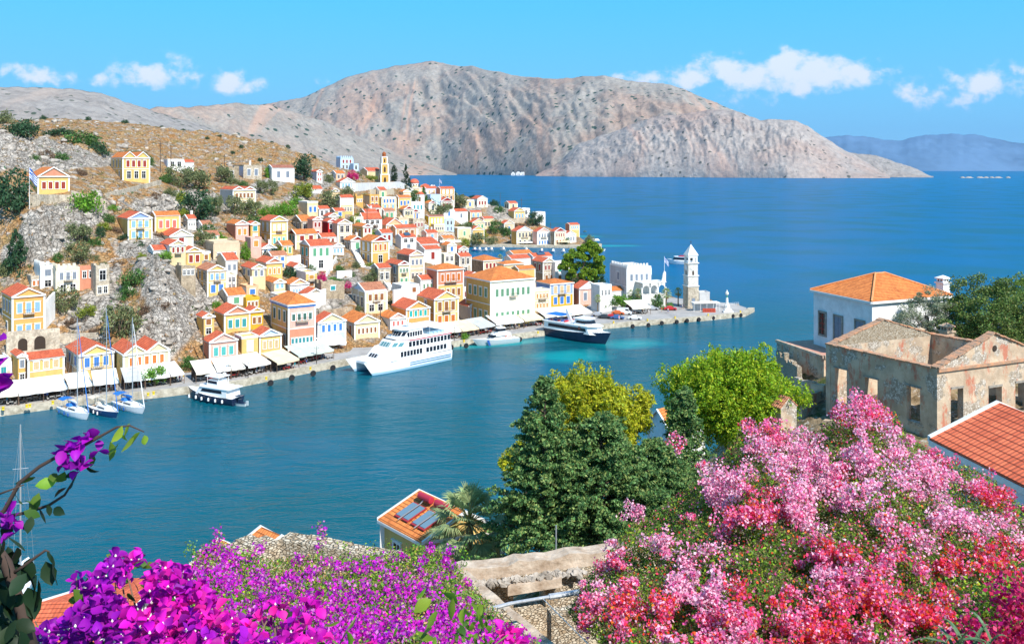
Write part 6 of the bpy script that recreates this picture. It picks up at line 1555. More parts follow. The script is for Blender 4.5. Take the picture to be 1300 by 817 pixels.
sail((80,521),(111.5,533),'white sailing yacht with blue canvas and blue furled jib moored leftmost',bw,bcanvas,bw,19.0,bcanvas)
sail((117,519),(147,530.5),'navy-hulled sailing yacht with sand canvas between two white yachts',mat('hull_blue', (.015,.06,.16), .3),bcanvas,bbeige,20.8,bbeige)
sail((149,514),(178,524),'white sailing yacht with blue bimini and white jib moored third',bw,bw,bcanvas,18.5,bcanvas)
LM += [(97,520,'leftmost sailing yacht'),(132,520,'navy-hulled sailing yacht'),(163,512,'third sailing yacht')]
# black hulled motor yacht
t, L = boat('motor_yacht', (302,513.5), (243,504), 'black-hulled motor yacht with white decks and a tender at its stern', 'motor yacht'); L = max(L, 14); B = 4.4
s = MB(); hull(s, L, B, 1.5, 2.3, 0, 1, 2, fine=.45); s.build('hull', [bnavy, bw, bw], t)
s = MB(); deck(s, 1.2, L*.78, 3.8, 1.6, 3.2, rf=1.4, rb=.2, nose=1.0); s.build('saloon', bw, t)
s = MB(); deck(s, 2.6, L*.66, 3.84, 2.3, 2.9, rf=.5, rb=.1, taper=.06, nose=.8); s.build('saloon_windows', bg_, t)
s = MB(); deck(s, .6, L*.70, 4.1, 3.2, 3.4, rf=.2, rb=0, nose=1.2); s.build('flybridge_deck', bw, t)
s = MB(); deck(s, L*.30, L*.55, 2.8, 3.4, 4.7, rf=.8, rb=.2); deck(s, L*.26, L*.56, 3.2, 5.3, 5.45, rf=.2, rb=0); s.build('wheelhouse', bw, t)
s = MB(); deck(s, L*.31, L*.555, 2.84, 4.0, 4.5, rf=.3, rb=.1, taper=.1); s.build('wheelhouse_windows', bg_, t)
s = MB()
for sx_ in (L*.28, L*.5):
 for sd in (-1.4, 1.4): s.tube([(sx_,sd,3.4),(sx_,sd,5.3)], .05, seg=4)
s.tube([(L*.35,0,5.4),(L*.35,0,7)], .05, seg=4); s.lathe([(.05,0),(.35,.1),(.35,.4),(.05,.55)], (L*.32,.8,5.45), seg=10); s.lathe([(.05,0),(.35,.1),(.35,.4),(.05,.55)], (L*.32,-.8,5.45), seg=10); s.build('radar_mast', bw, t)
for i in range(6):
 s = MB(); s.lathe([(.02,-.4),(.2,-.25),(.2,.25),(.02,.4)], (2+i*1.9, (B/2+.15)*(1 if i < 4 else .88), .9), seg=8); s.build('fender', bw, t)
 s = MB(); s.lathe([(.02,-.4),(.2,-.25),(.2,.25),(.02,.4)], (2+i*1.9, -(B/2+.15)*(1 if i < 4 else .88), .9), seg=8); s.build('fender', bw, t)
t2, L2 = boat('tender', (313,515), (303.5,514), 'small grey tender with outboard behind black motor yacht', 'dinghy')
s = MB(); hull(s, 3.6, 1.7, .55, .75, 0, 0, 1); s.build('hull', [bgrey, bnavy], t2)
s = MB(); s.box(1.2,1.8,-.4,.4,.55,1.3); s.box(.8,2.4,-.7,.7,1.9,1.98); s.tube([(.9,-.6,.5),(.9,-.6,1.9)],.03,seg=4); s.tube([(.9,.6,.5),(.9,.6,1.9)],.03,seg=4); s.build('console', bnavy, t2)
s = MB(); s.box(-.35,.05,-.2,.2,.1,1.0); s.build('outboard', bgrey, t2)
LM.append((278,498,'black motor yacht'))
# catamaran ferry
t, L = boat('catamaran_ferry', (569.5,455.5), (468.5,477.5), 'large white three-deck catamaran ferry with red stripe and blue bands on its hulls', 'ferry'); L = 27; BB = 9.6
B1 = 2.9
t.location.x, t.location.y = groundpt(569.5, 455.5, z=0)
# hull axis passes on the near (water) side: near hull at y=0, far hull behind
near = 0.0
ang = t.rotation_euler.z
far = -(BB-B1) # decided so the far hull lies towards the quay
def ferry():
 yc = far/2
 for y0_ in (near, far):
  s = MB(); hull(s, L, B1, 2.5, 3.3, 0, 1, 2, y0=y0_, fine=.5, rake=2.6, zl=.55, tr=.95, stripe=3, base=-.5)
  s.build('hull', [bw, bblue, bw, bteal], t)
  s = MB()
  for sd in (-1, 1):
   for z_ in (.95, 1.45): s.hexa([(.5,y0_+sd*(B1/2*.985)-.02,z_),(L*.52,y0_+sd*(B1/2*.985)-.02,z_),(L*.52,y0_+sd*(B1/2*.985)+.02,z_),(.5,y0_+sd*(B1/2*.985)+.02,z_)], [(.5,y0_+sd*(B1/2*.99)-.02,z_+.2),(L*.52,y0_+sd*(B1/2*.99)-.02,z_+.2),(L*.52,y0_+sd*(B1/2*.99)+.02,z_+.2),(.5,y0_+sd*(B1/2*.99)+.02,z_+.2)])
  s.build('hull_stripe', mat('stripe_blue', (.05,.22,.42), .4), t)
 s = MB(); s.box(0, L*.86, far-.3, near+.3, 1.7, 2.72); s.box(L*.86, L*.9, far+.2, near-.2, 2.2, 2.74); s.build('bridge_deck', bw, t)
 s = MB(); deck(s, .3, L*.84, BB-.1, 2.72, 4.9, rf=2.4, rb=.2, nose=3.0, y0=yc); s.build('main_deck', bw, t)
 s = MB(); deck(s, .5, L*.70, BB-.5, 4.9, 6.9, rf=2.0, rb=.1, nose=3.0, y0=yc); s.build('upper_deck', bw, t)
 s = MB(); deck(s, -.1, L*.73, BB-.1, 4.88, 5.0, rf=0, rb=0, nose=3.4, y0=yc); s.build('deck_edge', TRIM(), t)
 s = MB(); deck(s, .1, L*.60, BB-.6, 6.9, 7.05, rf=0, rb=0, nose=3.0, y0=yc); deck(s, L*.30, L*.56, 5.8, 7.05, 9.0, rf=1.5, rb=.3, nose=1.4, y0=yc); deck(s, L*.26, L*.54, 6.2, 9.0, 9.2, rf=.1, rb=.0, nose=1.3, y0=yc); s.build('wheelhouse', bw, t)
 s = MB(); deck(s, .08, L*.625, BB-.38, 6.72, 6.9, rf=0, rb=0, nose=3.0, y0=yc); s.build('red_stripe', bred, t)
 def wins(z0, z1, x0, x1, n, wd, lean=0, nm='window'):
  for sd in (-1, 1):
   yb_ = yc+sd*(wd/2)
   for i in range(n):
    a_ = x0+(x1-x0)*i/n; b_ = a_+(x1-x0)/n*.7
    s = MB(); s.hexa([(a_,yb_-.08,z0),(b_,yb_-.08,z0),(b_,yb_+.08,z0),(a_,yb_+.08,z0)], [(a_-lean,yb_-.08,z1),(b_-lean,yb_-.08,z1),(b_-lean,yb_+.08,z1),(a_-lean,yb_+.08,z1)])
    s.build(nm, bg_, t)
 wins(3.3, 4.5, L*.38, L*.64, 7, BB-.14); wins(3.3, 4.4, L*.08, L*.34, 6, BB-.14); wins(5.3, 6.5, .7, L*.54, 12, BB-.54); wins(7.3, 8.4, L*.32, L*.50, 6, 5.76)
 # front windows, raked
 def fw(xf, w_, z0, z1, rk, nose, nn, frac, mm=bg_):
  for i in range(nn):
   u0 = -w_/2*frac+w_*frac*i/nn+.08; u1 = u0+w_*frac/nn-.2
   for (ua, ub) in ((u0, u1),):
    def X(u, z, ): 
     k_ = max(0, (abs(u)-w_*.22)/(w_/2-w_*.22)); return xf-nose*k_-rk*z+.05
    s = MB(); s.add([(X(ua,0),yc+ua,z0),(X(ub,0),yc+ub,z0),(X(ub,1),yc+ub,z1),(X(ua,1),yc+ua,z1)], [(0,1,2,3)])
    s.add([(X(ua,0)-.06,yc+ua,z0),(X(ub,0)-.06,yc+ub,z0),(X(ub,1)-.06,yc+ub,z1),(X(ua,1)-.06,yc+ua,z1)], [(3,2,1,0)]); s.build('window', mm, t)
 fw(L*.70-.55, BB-.65, 5.5, 6.4, .92, 3.0, 9, .92, mat('ferry_glass', (.10,.25,.28), .1)); fw(L*.56-.25, 5.7, 7.6, 8.5, .75, 1.4, 6, .9); fw(L*.84-.8, BB-.35, 3.45, 4.15, .80, 3.0, 9, .92)
 s = MB(); s.tube([(L*.40,yc,9.2),(L*.38,yc,11.5)], .09, seg=5); s.box(L*.38,L*.42,yc-.9,yc+.9,10.0,10.12); s.build('mast', bw, t)
 s = MB(); 
 for sd in (near+.2, far-.2):
  pts = [(x_, sd, 3.55) for x_ in np.linspace(L*.84, L*.97, 5)]; s.tube(pts, .03, seg=4)
  for p_ in pts: s.tube([p_, (p_[0], p_[1], 2.7)], .03, seg=4)
 for y_ in np.linspace(far-.5, near+.5, 9): s.tube([(.5,y_,7.05),(.5,y_,8.0)], .03, seg=4)
 s.tube([(.5,far-.5,8.0),(.5,near+.5,8.0)], .03, seg=4)
 for sd in (near+.9, far-.9):
  pts = [(x_, sd, 8.0) for x_ in np.linspace(.5, L*.3, 8)]; s.tube(pts, .03, seg=4)
  for p_ in pts: s.tube([p_, (p_[0], p_[1], 7.05)], .03, seg=4)
 s.build('railing', bmetal, t)
 s = MB(); 
 for i in range(4): s.box(1.2+i*1.3,2.1+i*1.3,yc-3,yc+3,7.05,7.5)
 s.build('deck_benches', bteal, t)
 s = MB(); s.hexa([(1.0,yc-3.4,9.0),(6.5,yc-3.4,9.0),(6.5,yc+3.4,9.0),(1.0,yc+3.4,9.0)],[(1.0,yc-3.4,9.1),(6.5,yc-3.4,9.1),(6.5,yc+3.4,9.1),(1.0,yc+3.4,9.1)])
 for x_ in (1.2,6.3):
  for y_ in (-3.2,3.2): s.tube([(x_,yc+y_,7.05),(x_,yc+y_,9.0)], .04, seg=4)
 s.build('sun_shade', bw, t)
ferry()
LM.append((500,445,'catamaran ferry'))
# patrol boat
t, L = boat('patrol_boat', (657,433.5), (599.5,439.5), 'white and grey patrol boat with blue diagonal stripe at the quay', 'patrol boat'); L = max(13.5, L); B = 3.8
s = MB(); hull(s, L, B, 1.3, 1.9, 0, 1, 2, fine=.4, rake=1.6); s.build('hull', [bgrey, bnavy, bw], t)
s = MB(); deck(s, 2.6, L*.66, 2.9, 1.4, 3.0, rf=1.4, rb=.2, nose=.9); deck(s, 4.2, L*.52, 2.3, 3.0, 4.6, rf=.7, rb=.2, nose=.5); s.build('cabin', bw, t)
s = MB(); deck(s, 4.3, L*.52+.04, 2.36, 3.6, 4.3, rf=.28, rb=.1, taper=.12, nose=.5); deck(s, 4.0, L*.65, 2.88, 2.1, 2.7, rf=.4, rb=.1, taper=.1, nose=.8); s.build('windows', bg_, t)
for sd in (-1, 1):
 s = MB(); s.hexa([(L*.66,sd*B*.485-.03,.1),(L*.70,sd*B*.47-.03,.1),(L*.70,sd*B*.47+.03,.1),(L*.66,sd*B*.485+.03,.1)], [(L*.70,sd*B*.50-.03,1.6),(L*.75,sd*B*.47-.03,1.6),(L*.75,sd*B*.47+.03,1.6),(L*.70,sd*B*.50+.03,1.6)]); s.build('diagonal_stripe', bblue, t)
s = MB(); s.tube([(5.5,0,3.7),(5.3,0,5.6)], .06, seg=5); s.box(5.0,5.8,-.8,.8,4.3,4.42); s.build('mast', bw, t)
for x_, c_ in ((3.3,bred),(4.3,bred)):
 for sd in (-1, 1): s = MB(); s.tube([(x_+.3*math.cos(a_),sd*1.5,2.0+.3*math.sin(a_)) for a_ in np.linspace(0, 2*PI, 11)], .07, seg=4); s.build('lifebuoy', mat('buoy_orange', (.75,.12,.03), .5), t)
LM.append((628,430,'patrol boat'))
# black excursion ship
t, L = boat('excursion_ship', (697,424.5), (776,438), 'black-hulled white excursion ship with sun deck moored by the mole', 'ship'); L = max(L, 21); B = 6.0
s = MB(); hull(s, L, B, 2.3, 3.4, 0, 1, 2, fine=.5, rake=2.0, zl=.5); s.build('hull', [bnavy, mat('boat_red_low', (.12,.03,.03), .5), bw], t)
s = MB(); 
for i in range(20):
 pass
deck(s, .4, L*.86, 5.3, 2.4, 4.5, rf=1.2, rb=.1, nose=2.4); s.build('main_cabin', bteal if False else bw, t)
s = MB(); deck(s, 2.0, L*.80, 5.36, 3.1, 4.0, rf=.4, rb=.1, taper=.04, nose=2.2); s.build('cabin_windows', bg_, t)
s = MB(); deck(s, -.1, L*.84, 5.8, 4.5, 4.7, rf=0, rb=0, nose=2.4); s.build('sun_deck', bw, t)
s = MB(); deck(s, L*.50, L*.74, 4.4, 4.7, 6.3, rf=1.1, rb=.3, nose=1.3); deck(s, L*.48, L*.72, 4.7, 6.3, 6.45, rf=0, rb=0, nose=1.2); s.build('wheelhouse', bw, t)
s = MB(); deck(s, L*.53, L*.745-.25, 4.46, 5.2, 5.9, rf=.5, rb=.1, taper=.14, nose=1.3); s.build('wheelhouse_windows', bg_, t)
s = MB(); s.hexa([(.6,-2.4,6.4),(L*.3,-2.4,6.4),(L*.3,2.4,6.4),(.6,2.4,6.4)],[(.6,-2.3,6.5),(L*.3,-2.3,6.5),(L*.3,2.3,6.5),(.6,2.3,6.5)]); s.build('blue_canopy', bcanvas, t)
s = MB()
for x_ in (.8, L*.15, L*.29):
 for y_ in (-2.3, 2.3): s.tube([(x_,y_,4.7),(x_,y_,6.4)], .04, seg=4)
for sd in (-2.8, 2.8):
 for x_ in np.linspace(.2, L*.48, 9): s.tube([(x_,sd,4.7),(x_,sd,5.6)], .03, seg=3)
 s.tube([(.2,sd,5.6),(L*.48,sd,5.6)], .03, seg=3)
for k_ in np.linspace(.84,.98,5):
 for sd in (-1,1): s.tube([(L*k_,sd*B/2*max(.05,1-((k_-.5)/.5)**2.1),3.2),(L*k_,sd*B/2*max(.05,1-((k_-.5)/.5)**2.1),4.2)], .03, seg=3)
s.build('railing', bmetal, t)
s = MB(); s.hexa([(L*.34,-.25,4.7),(L*.40,-.25,4.7),(L*.40,.25,4.7),(L*.34,.25,4.7)],[(L*.28,-.2,8.2),(L*.31,-.2,8.2),(L*.31,.2,8.2),(L*.28,.2,8.2)]); s.tube([(L*.42,0,6.4),(L*.42,0,9.2)], .06, seg=4); s.build('funnel_mast', bw, t)
s = MB()
for i in range(6): s.box(L*.05+i*1.2,L*.05+i*1.2+.5,-1.8,1.8,4.7,5.15, i % 2)
s.build('deck_benches', [bblue, bred], t)
s = MB(); s.tube([(L*.6+.35*math.cos(a_),-2.72,4.0+.35*math.sin(a_)) for a_ in np.linspace(0, 2*PI, 11)], .08, seg=4); s.build('lifebuoy', mat('buoy_orange', (.75,.12,.03), .5), t)
LM.append((742,420,'excursion ship'))
# ferry passing behind the tower
t, L = boat('passenger_boat', (883,336.5), (846.5,334.5), 'white passenger boat with red rails passing behind the clock tower', 'passenger boat'); B = 4.5
s = MB(); hull(s, L, B, 1.6, 2.6, 0, 1, 2, fine=.4, rake=1.8, stripe=None); s.build('hull', [bw, bred, bw], t)
s = MB(); deck(s, .5, L*.80, 4.0, 1.7, 3.9, rf=1.6, rb=.1, nose=1.4); deck(s, .3, L*.74, 4.3, 3.9, 4.05, rf=0, rb=0, nose=1.2); s.build('cabin', bw, t)
s = MB(); deck(s, 1.0, L*.77, 4.06, 2.5, 3.5, rf=.6, rb=.1, taper=.04, nose=1.4); s.build('windows', bg_, t)
s = MB(); s.box(1.5,L*.55,-1.9,1.9,4.06,4.4); s.build('red_canopy', bred, t)
LM.append((858,332,'passenger boat'))
# small boats of the inner bay
def small(px, py, ang, c, label, L=6):
 x, y = groundpt(px, py, 0); t = empty('small_boat', (x, y, 0), R(ang)); tag(t, label, 'small boat', 'small boats moored in the inner bay')
 s = MB(); hull(s, L, L*.34, .8, 1.2, 0, 1, 2, rake=.5, zl=.3, nst=7); s.build('hull', [dict(w=bw, b=bcanvas, n=bnavy, t=bteal)[c], bnavy, bbeige], t)
 s = MB(); deck(s, L*.35, L*.6, L*.2, .9, 2.1, rf=.4, rb=.1); s.build('cabin', bw, t)
for a_ in [(573,317,-50,'w','white boat moored farthest into the bay'),(580,317.5,-50,'w','white boat second from the head of the bay'),(600,318,-60,'b','blue boat moored on the left of the bay quay'),(606,318,-60,'w','white boat next to the blue bay boat'),(614,318.5,-60,'t','pale blue boat moored mid bay quay'),(622,318,-70,'w','small white boat right of pale blue boat'),(636,317.5,-60,'w','white boat left of the white quay steps'),(686,319.5,-75,'b','blue-covered boat below pale blue pedimented bay house'),(701,320,-80,'t','pale boat below the pink pedimented bay house'),(714,320,-80,'w','white boat below the maroon pedimented bay house'),(757,318,-30,'w','white boat off the tip of the cape'),(666,318.5,-70,'w','white boat beneath the white quay canopy')]: small(*a_)
# settlement on the far shore
for i, (px, w_) in enumerate([(649,5),(655,6),(661,4),(667,5),(674,3)]):
 Y = 6950; x = gx(px, Y); W = w_/F*Y; s = MB(); s.box(0,W,0,W*.6,-1,16+4*(i%3)); s.box(W*.2,W*.7,0,W*.5,16+4*(i%3),24+3*(i%2)); s.box(W*.3,W*.45,-1,0,4,10,1); s.box(W*.6,W*.75,-1,0,4,10,1)
 o = s.build('monastery_building', [wallmat('white'), winmat('dark')]); o.location = (x, Y-330, 1); tag(o, ['leftmost','second','middle','fourth','rightmost'][i]+' white building of the settlement across the bay', 'building', 'white settlement across the bay')
s = MB()
for i in range(10): s.lathe([(14+i%3*7,0),(12,5),(4,9)], (i*26+ (i%2)*9, (i%3)*12, -2), seg=7)
o = s.build('islet', rm_); o.location = (gx(1222, 4750), 4750, 0); tag(o, 'low rocky islet far out on the open sea at right', 'islet', kind='structure')
# ================================================================== near hillside, below and right of the viewpoint
NC = {
 -500: [(.3,46.2),(3,44.4),(10,40),(22,33),(35,25),(50,17),(70,9),(90,2),(97,-3)],
 0: [(.3,46.2),(3,44.4),(10,40),(22,33),(35,25),(50,17),(70,9),(90,2),(97,-3)],
 220: [(.3,46.2),(3,44.6),(10,40.6),(16,37.8),(24,34),(35,28),(50,19),(70,9),(88,2),(95,-3)],
 450: [(.3,46.2),(3,44.6),(10,41),(14,38.9),(22,36),(27,34.3),(34,31),(50,23),(70,12),(85,4),(93,-3)],
 600: [(.3,46.2),(3,44.6),(10,41),(14,38.9),(22,35.5),(30,29.5),(38,27.5),(55,20),(75,9.5),(90,4),(103,-3)],
 750: [(.3,46.2),(3,44.8),(10,41.2),(15,37.8),(22,34),(30,29.5),(38,28),(50,24),(65,19),(85,10),(100,4),(116,-3)],
 900: [(.3,46.2),(3,45),(10,42),(15,38.3),(26,36.4),(32,34.5),(50,28),(65,21),(85,16),(105,12),(125,8),(140,-3)],
 1000: [(.3,46.2),(3,45),(10,42),(15,38.3),(26,36.4),(36,33.5),(50,29),(65,24),(80,20.5),(96,20),(110,20),(122,21),(130,16),(150,-3)],
 1100: [(.3,46.2),(3,45),(10,42),(15,38.3),(26,36.6),(36,33.8),(50,29),(65,24),(80,21.6),(95,22),(108,24.6),(122,25),(140,18),(165,-3)],
 1300: [(.3,46.2),(3,45),(10,42),(15,38.5),(26,37),(36,33.8),(50,29.5),(65,25),(80,22.6),(95,23.6),(108,26.6),(125,28),(150,22),(190,-3)],
 1900: [(.3,46.2),(3,45),(10,42),(15,38.5),(26,37),(36,34.5),(50,31),(65,28),(80,26),(95,26),(108,27),(125,28),(150,24),(190,-3)],
}
NK = sorted(NC)
def hn(X, Y):
 u = min(max(CX+F*X/max(Y, .3), NK[0]), NK[-1]-.01); i = max(k for k in range(len(NK)) if NK[k] <= u); i = min(i, len(NK)-2)
 t = (u-NK[i])/(NK[i+1]-NK[i]); A, B_ = NC[NK[i]], NC[NK[i+1]]
 return float(np.interp(Y, [p[0] for p in A], [p[1] for p in A]))*(1-t)+float(np.interp(Y, [p[0] for p in B_], [p[1] for p in B_]))*t
us2 = np.linspace(-500, 1900, 300); Y2 = np.concatenate([np.linspace(.3, 40, 110), np.linspace(40.6, 192, 170)])
VV = np.zeros((len(us2), len(Y2), 3))
for i, u in enumerate(us2):
 for j, Y in enumerate(Y2):
  X = (u-CX)/F*Y; z = hn(X, Y); 
  VV[i, j] = (X, Y, z+noise.fractal(Vector((X*.35, Y*.35, 3)), .8, 2, 5)*min(.7, .03*Y)-.1)
m = bpy.data.materials.new('garden_slope'); nt, N, Lk, b = nodes_of(m); b.inputs['Roughness'].default_value = .95; b.inputs['Specular IOR Level'].default_value = .05
geo = N.new('ShaderNodeNewGeometry')
def rp2(s, a, c):
 r = N.new('ShaderNodeMapRange'); r.inputs['From Min'].default_value = a; r.inputs['From Max'].default_value = c; Lk.new(s, r.inputs['Value']); return r.outputs['Result']
def nz2(s, d=6):
 n = N.new('ShaderNodeTexNoise'); n.inputs['Scale'].default_value = s; n.inputs['Detail'].default_value = d; n.inputs['Roughness'].default_value = .65; Lk.new(geo.outputs['Position'], n.inputs['Vector']); return n.outputs['Fac']
def mc2(f, A, B):
 x = N.new('ShaderNodeMix'); x.data_type = 'RGBA'; Lk.new(f, x.inputs['Factor'])
 for s_, v in (('A', A), ('B', B)):
  if isinstance(v, tuple): x.inputs[s_].default_value = (*v, 1)
  else: Lk.new(v, x.inputs[s_])
 return x.outputs['Result']
c = mc2(rp2(nz2(.5), .4, .6), (.16,.11,.06), (.34,.25,.15)); c = mc2(rp2(nz2(1.7), .55, .62), c, (.48,.43,.36)); c = mc2(rp2(nz2(.3, 4), .55, .65), c, (.08,.10,.03))
Lk.new(c, b.inputs['Base Color']); bp = N.new('ShaderNodeBump'); bp.inputs['Distance'].default_value = .25; bp.inputs['Strength'].default_value = .9; Lk.new(nz2(2.5, 8), bp.inputs['Height']); Lk.new(bp.outputs['Normal'], b.inputs['Normal'])
o = inst('garden_slope', gridmesh('garden_slope', VV.reshape(-1, 3), len(us2), len(Y2), [m])); tag(o, kind='structure')

# weathered plaster of the roofless house
def ruinmat():
 m = bpy.data.materials.new('ruined_plaster'); nt, N, Lk, b = nodes_of(m); b.inputs['Roughness'].default_value = .95; b.inputs['Specular IOR Level'].default_value = .05
 geo = N.new('ShaderNodeNewGeometry')
 def nz(s, d=6, r=.65, st=None):
  n = N.new('ShaderNodeTexNoise'); n.inputs['Scale'].default_value = s; n.inputs['Detail'].default_value = d; n.inputs['Roughness'].default_value = r
  if st:
   mp = N.new('ShaderNodeMapping'); mp.inputs['Scale'].default_value = st; Lk.new(geo.outputs['Position'], mp.inputs['Vector']); Lk.new(mp.outputs[0], n.inputs['Vector'])
  else: Lk.new(geo.outputs['Position'], n.inputs['Vector'])
  return n.outputs['Fac']
 def rp(s, a, c, k=1):
  r = N.new('ShaderNodeMapRange'); r.inputs['From Min'].default_value = a; r.inputs['From Max'].default_value = c; r.inputs['To Max'].default_value = k; Lk.new(s, r.inputs['Value']); return r.outputs['Result']
 def mc(f, A, B):
  x = N.new('ShaderNodeMix'); x.data_type = 'RGBA'; Lk.new(f, x.inputs['Factor'])
  for s_, v in (('A', A), ('B', B)):
   if isinstance(v, tuple): x.inputs[s_].default_value = (*v, 1)
   else: Lk.new(v, x.inputs[s_])
  return x.outputs['Result']
 c = mc(rp(nz(.5), .38, .62), (.42,.32,.23), (.64,.51,.37))
 c = mc(rp(nz(.9, 7, .7), .5, .62, .7), c, (.50,.36,.24))
 c = mc(rp(nz(.8, 7, .75, (1,1,.4)), .53, .61, .8), c, (.50,.15,.09))
 v = N.new('ShaderNodeTexVoronoi'); v.inputs['Scale'].default_value = 4.5; Lk.new(geo.outputs['Position'], v.inputs['Vector']); ve = N.new('ShaderNodeTexVoronoi'); ve.feature = 'DISTANCE_TO_EDGE'; ve.inputs['Scale'].default_value = 4.5; Lk.new(geo.outputs['Position'], ve.inputs['Vector'])
 sp = N.new('ShaderNodeSeparateColor'); Lk.new(v.outputs['Color'], sp.inputs[0])
 st = mc(sp.outputs[0], (.34,.28,.21), (.66,.60,.52)); st = mc(rp(ve.outputs['Distance'], .09, .0), st, (.16,.12,.09))
 fac = rp(nz(.42, 6, .6), .53, .57); c = mc(fac, c, st)
 Lk.new(c, b.inputs['Base Color'])
 bp = N.new('ShaderNodeBump'); bp.inputs['Strength'].default_value = .7; bp.inputs['Distance'].default_value = .08; Lk.new(nz(3.5, 8), bp.inputs['Height']); Lk.new(bp.outputs['Normal'], b.inputs['Normal'])
 return m
RUIN = ruinmat()
def rubblemat():
 m = bpy.data.materials.new('rubble_masonry'); nt, N, Lk, b = nodes_of(m); b.inputs['Roughness'].default_value = .95; b.inputs['Specular IOR Level'].default_value = .05
 geo = N.new('ShaderNodeNewGeometry'); mp = N.new('ShaderNodeMapping'); mp.inputs['Scale'].default_value = (1,1,1.9); Lk.new(geo.outputs['Position'], mp.inputs['Vector'])
 v = N.new('ShaderNodeTexVoronoi'); v.inputs['Scale'].default_value = 6.5; Lk.new(mp.outputs[0], v.inputs['Vector']); ve = N.new('ShaderNodeTexVoronoi'); ve.feature = 'DISTANCE_TO_EDGE'; ve.inputs['Scale'].default_value = 6.5; Lk.new(mp.outputs[0], ve.inputs['Vector'])
 sp = N.new('ShaderNodeSeparateColor'); Lk.new(v.outputs['Color'], sp.inputs[0]); r = N.new('ShaderNodeValToRGB'); r.color_ramp.elements[0].color = (.42,.31,.20,1); r.color_ramp.elements[1].color = (.74,.65,.51,1); Lk.new(sp.outputs[0], r.inputs['Fac'])
 mr = N.new('ShaderNodeMapRange'); mr.inputs['From Min'].default_value = .06; mr.inputs['From Max'].default_value = 0; mr.inputs['To Max'].default_value = .7; Lk.new(ve.outputs['Distance'], mr.inputs['Value'])
 x = N.new('ShaderNodeMix'); x.data_type = 'RGBA'; Lk.new(mr.outputs[0], x.inputs['Factor']); Lk.new(r.outputs[0], x.inputs['A']); x.inputs['B'].default_value = (.20,.14,.09,1); Lk.new(x.outputs['Result'], b.inputs['Base Color'])
 bp = N.new('ShaderNodeBump'); bp.inputs['Strength'].default_value = .9; bp.inputs['Distance'].default_value = .12; mr2 = N.new('ShaderNodeMapRange'); mr2.inputs['From Max'].default_value = .14; Lk.new(ve.outputs['Distance'], mr2.inputs['Value']); Lk.new(mr2.outputs[0], bp.inputs['Height']); Lk.new(bp.outputs['Normal'], b.inputs['Normal'])
 return m
RUB = rubblemat()
stonefr = mat('stone_surround', (.30,.27,.23), .9, var=.25, scale=3)
whitepl = mat('whitewash', (.80,.79,.79), .85, var=.10, scale=.8, bump=.25, bscale=5)
def V3(p, z): return Vector((p[0], p[1], z))
def lerp2(p, q, t): return (p[0]+(q[0]-p[0])*t, p[1]+(q[1]-p[1])*t)
def s_at_px(p, q, px):
 t = (px-CX)/F; dx, dy = q[0]-p[0], q[1]-p[1]; return (t*p[1]-p[0])/(dx-t*dy)
def z_at(p, q, s, py): Y = lerp2(p, q, s)[1]; return zz(py, Y)
def wall_open(mb, p, q, z0, z1, th, ops, apex=None, m=0):
 """wall from p to q (outer face), thickness inwards (left of p->q), rectangular openings (s0,s1,za,zb)"""
 d = (Vector(q)-Vector(p)); L = d.length; d /= L; n = Vector((-d.y, d.x))
 def blk(s0, s1, a, b_):
  if b_-a < .01 or s1-s0 < 1e-4: return
  P0 = Vector(p)+d*(s0*L); P1 = Vector(p)+d*(s1*L); P2 = P1+n*th; P3 = P0+n*th
  mb.hexa([(*P0, a), (*P1, a), (*P2, a), (*P3, a)], [(*P0, b_), (*P1, b_), (*P2, b_), (*P3, b_)], m)
 cuts = sorted([0, 1]+[o[0] for o in ops]+[o[1] for o in ops])
 for a, b_ in zip(cuts[:-1], cuts[1:]):
  mid = (a+b_)/2; op = [o for o in ops if o[0] <= mid <= o[1]]
  if op: blk(a, b_, z0, op[0][2]); blk(a, b_, op[0][3], z1)
  else: blk(a, b_, z0, z1)
 if apex:
  k = 16
  for i in range(k):
   a, b_ = i/k, (i+1)/k; ha, hb_ = apex*(1-abs(2*a-1)), apex*(1-abs(2*b_-1))
   P0 = Vector(p)+d*(a*L); P1 = Vector(p)+d*(b_*L); P2 = P1+n*th; P3 = P0+n*th
   mb.hexa([(*P0, z1), (*P1, z1), (*P2, z1), (*P3, z1)], [(*P0, z1+ha+.002), (*P1, z1+hb_+.002), (*P2, z1+hb_+.002), (*P3, z1+ha+.002)], m)
def bar(mb, a, b_, w, h, m=0):
 a = Vector(a); b_ = Vector(b_); d = (b_-a); dn = d.normalized(); s = Vector((-dn.y, dn.x, 0)).normalized()*w/2; up = Vector((0, 0, h))
 mb.hexa([a-s, b_-s, b_+s, a+s], [a-s+up, b_-s+up, b_+s+up, a+s+up], m)
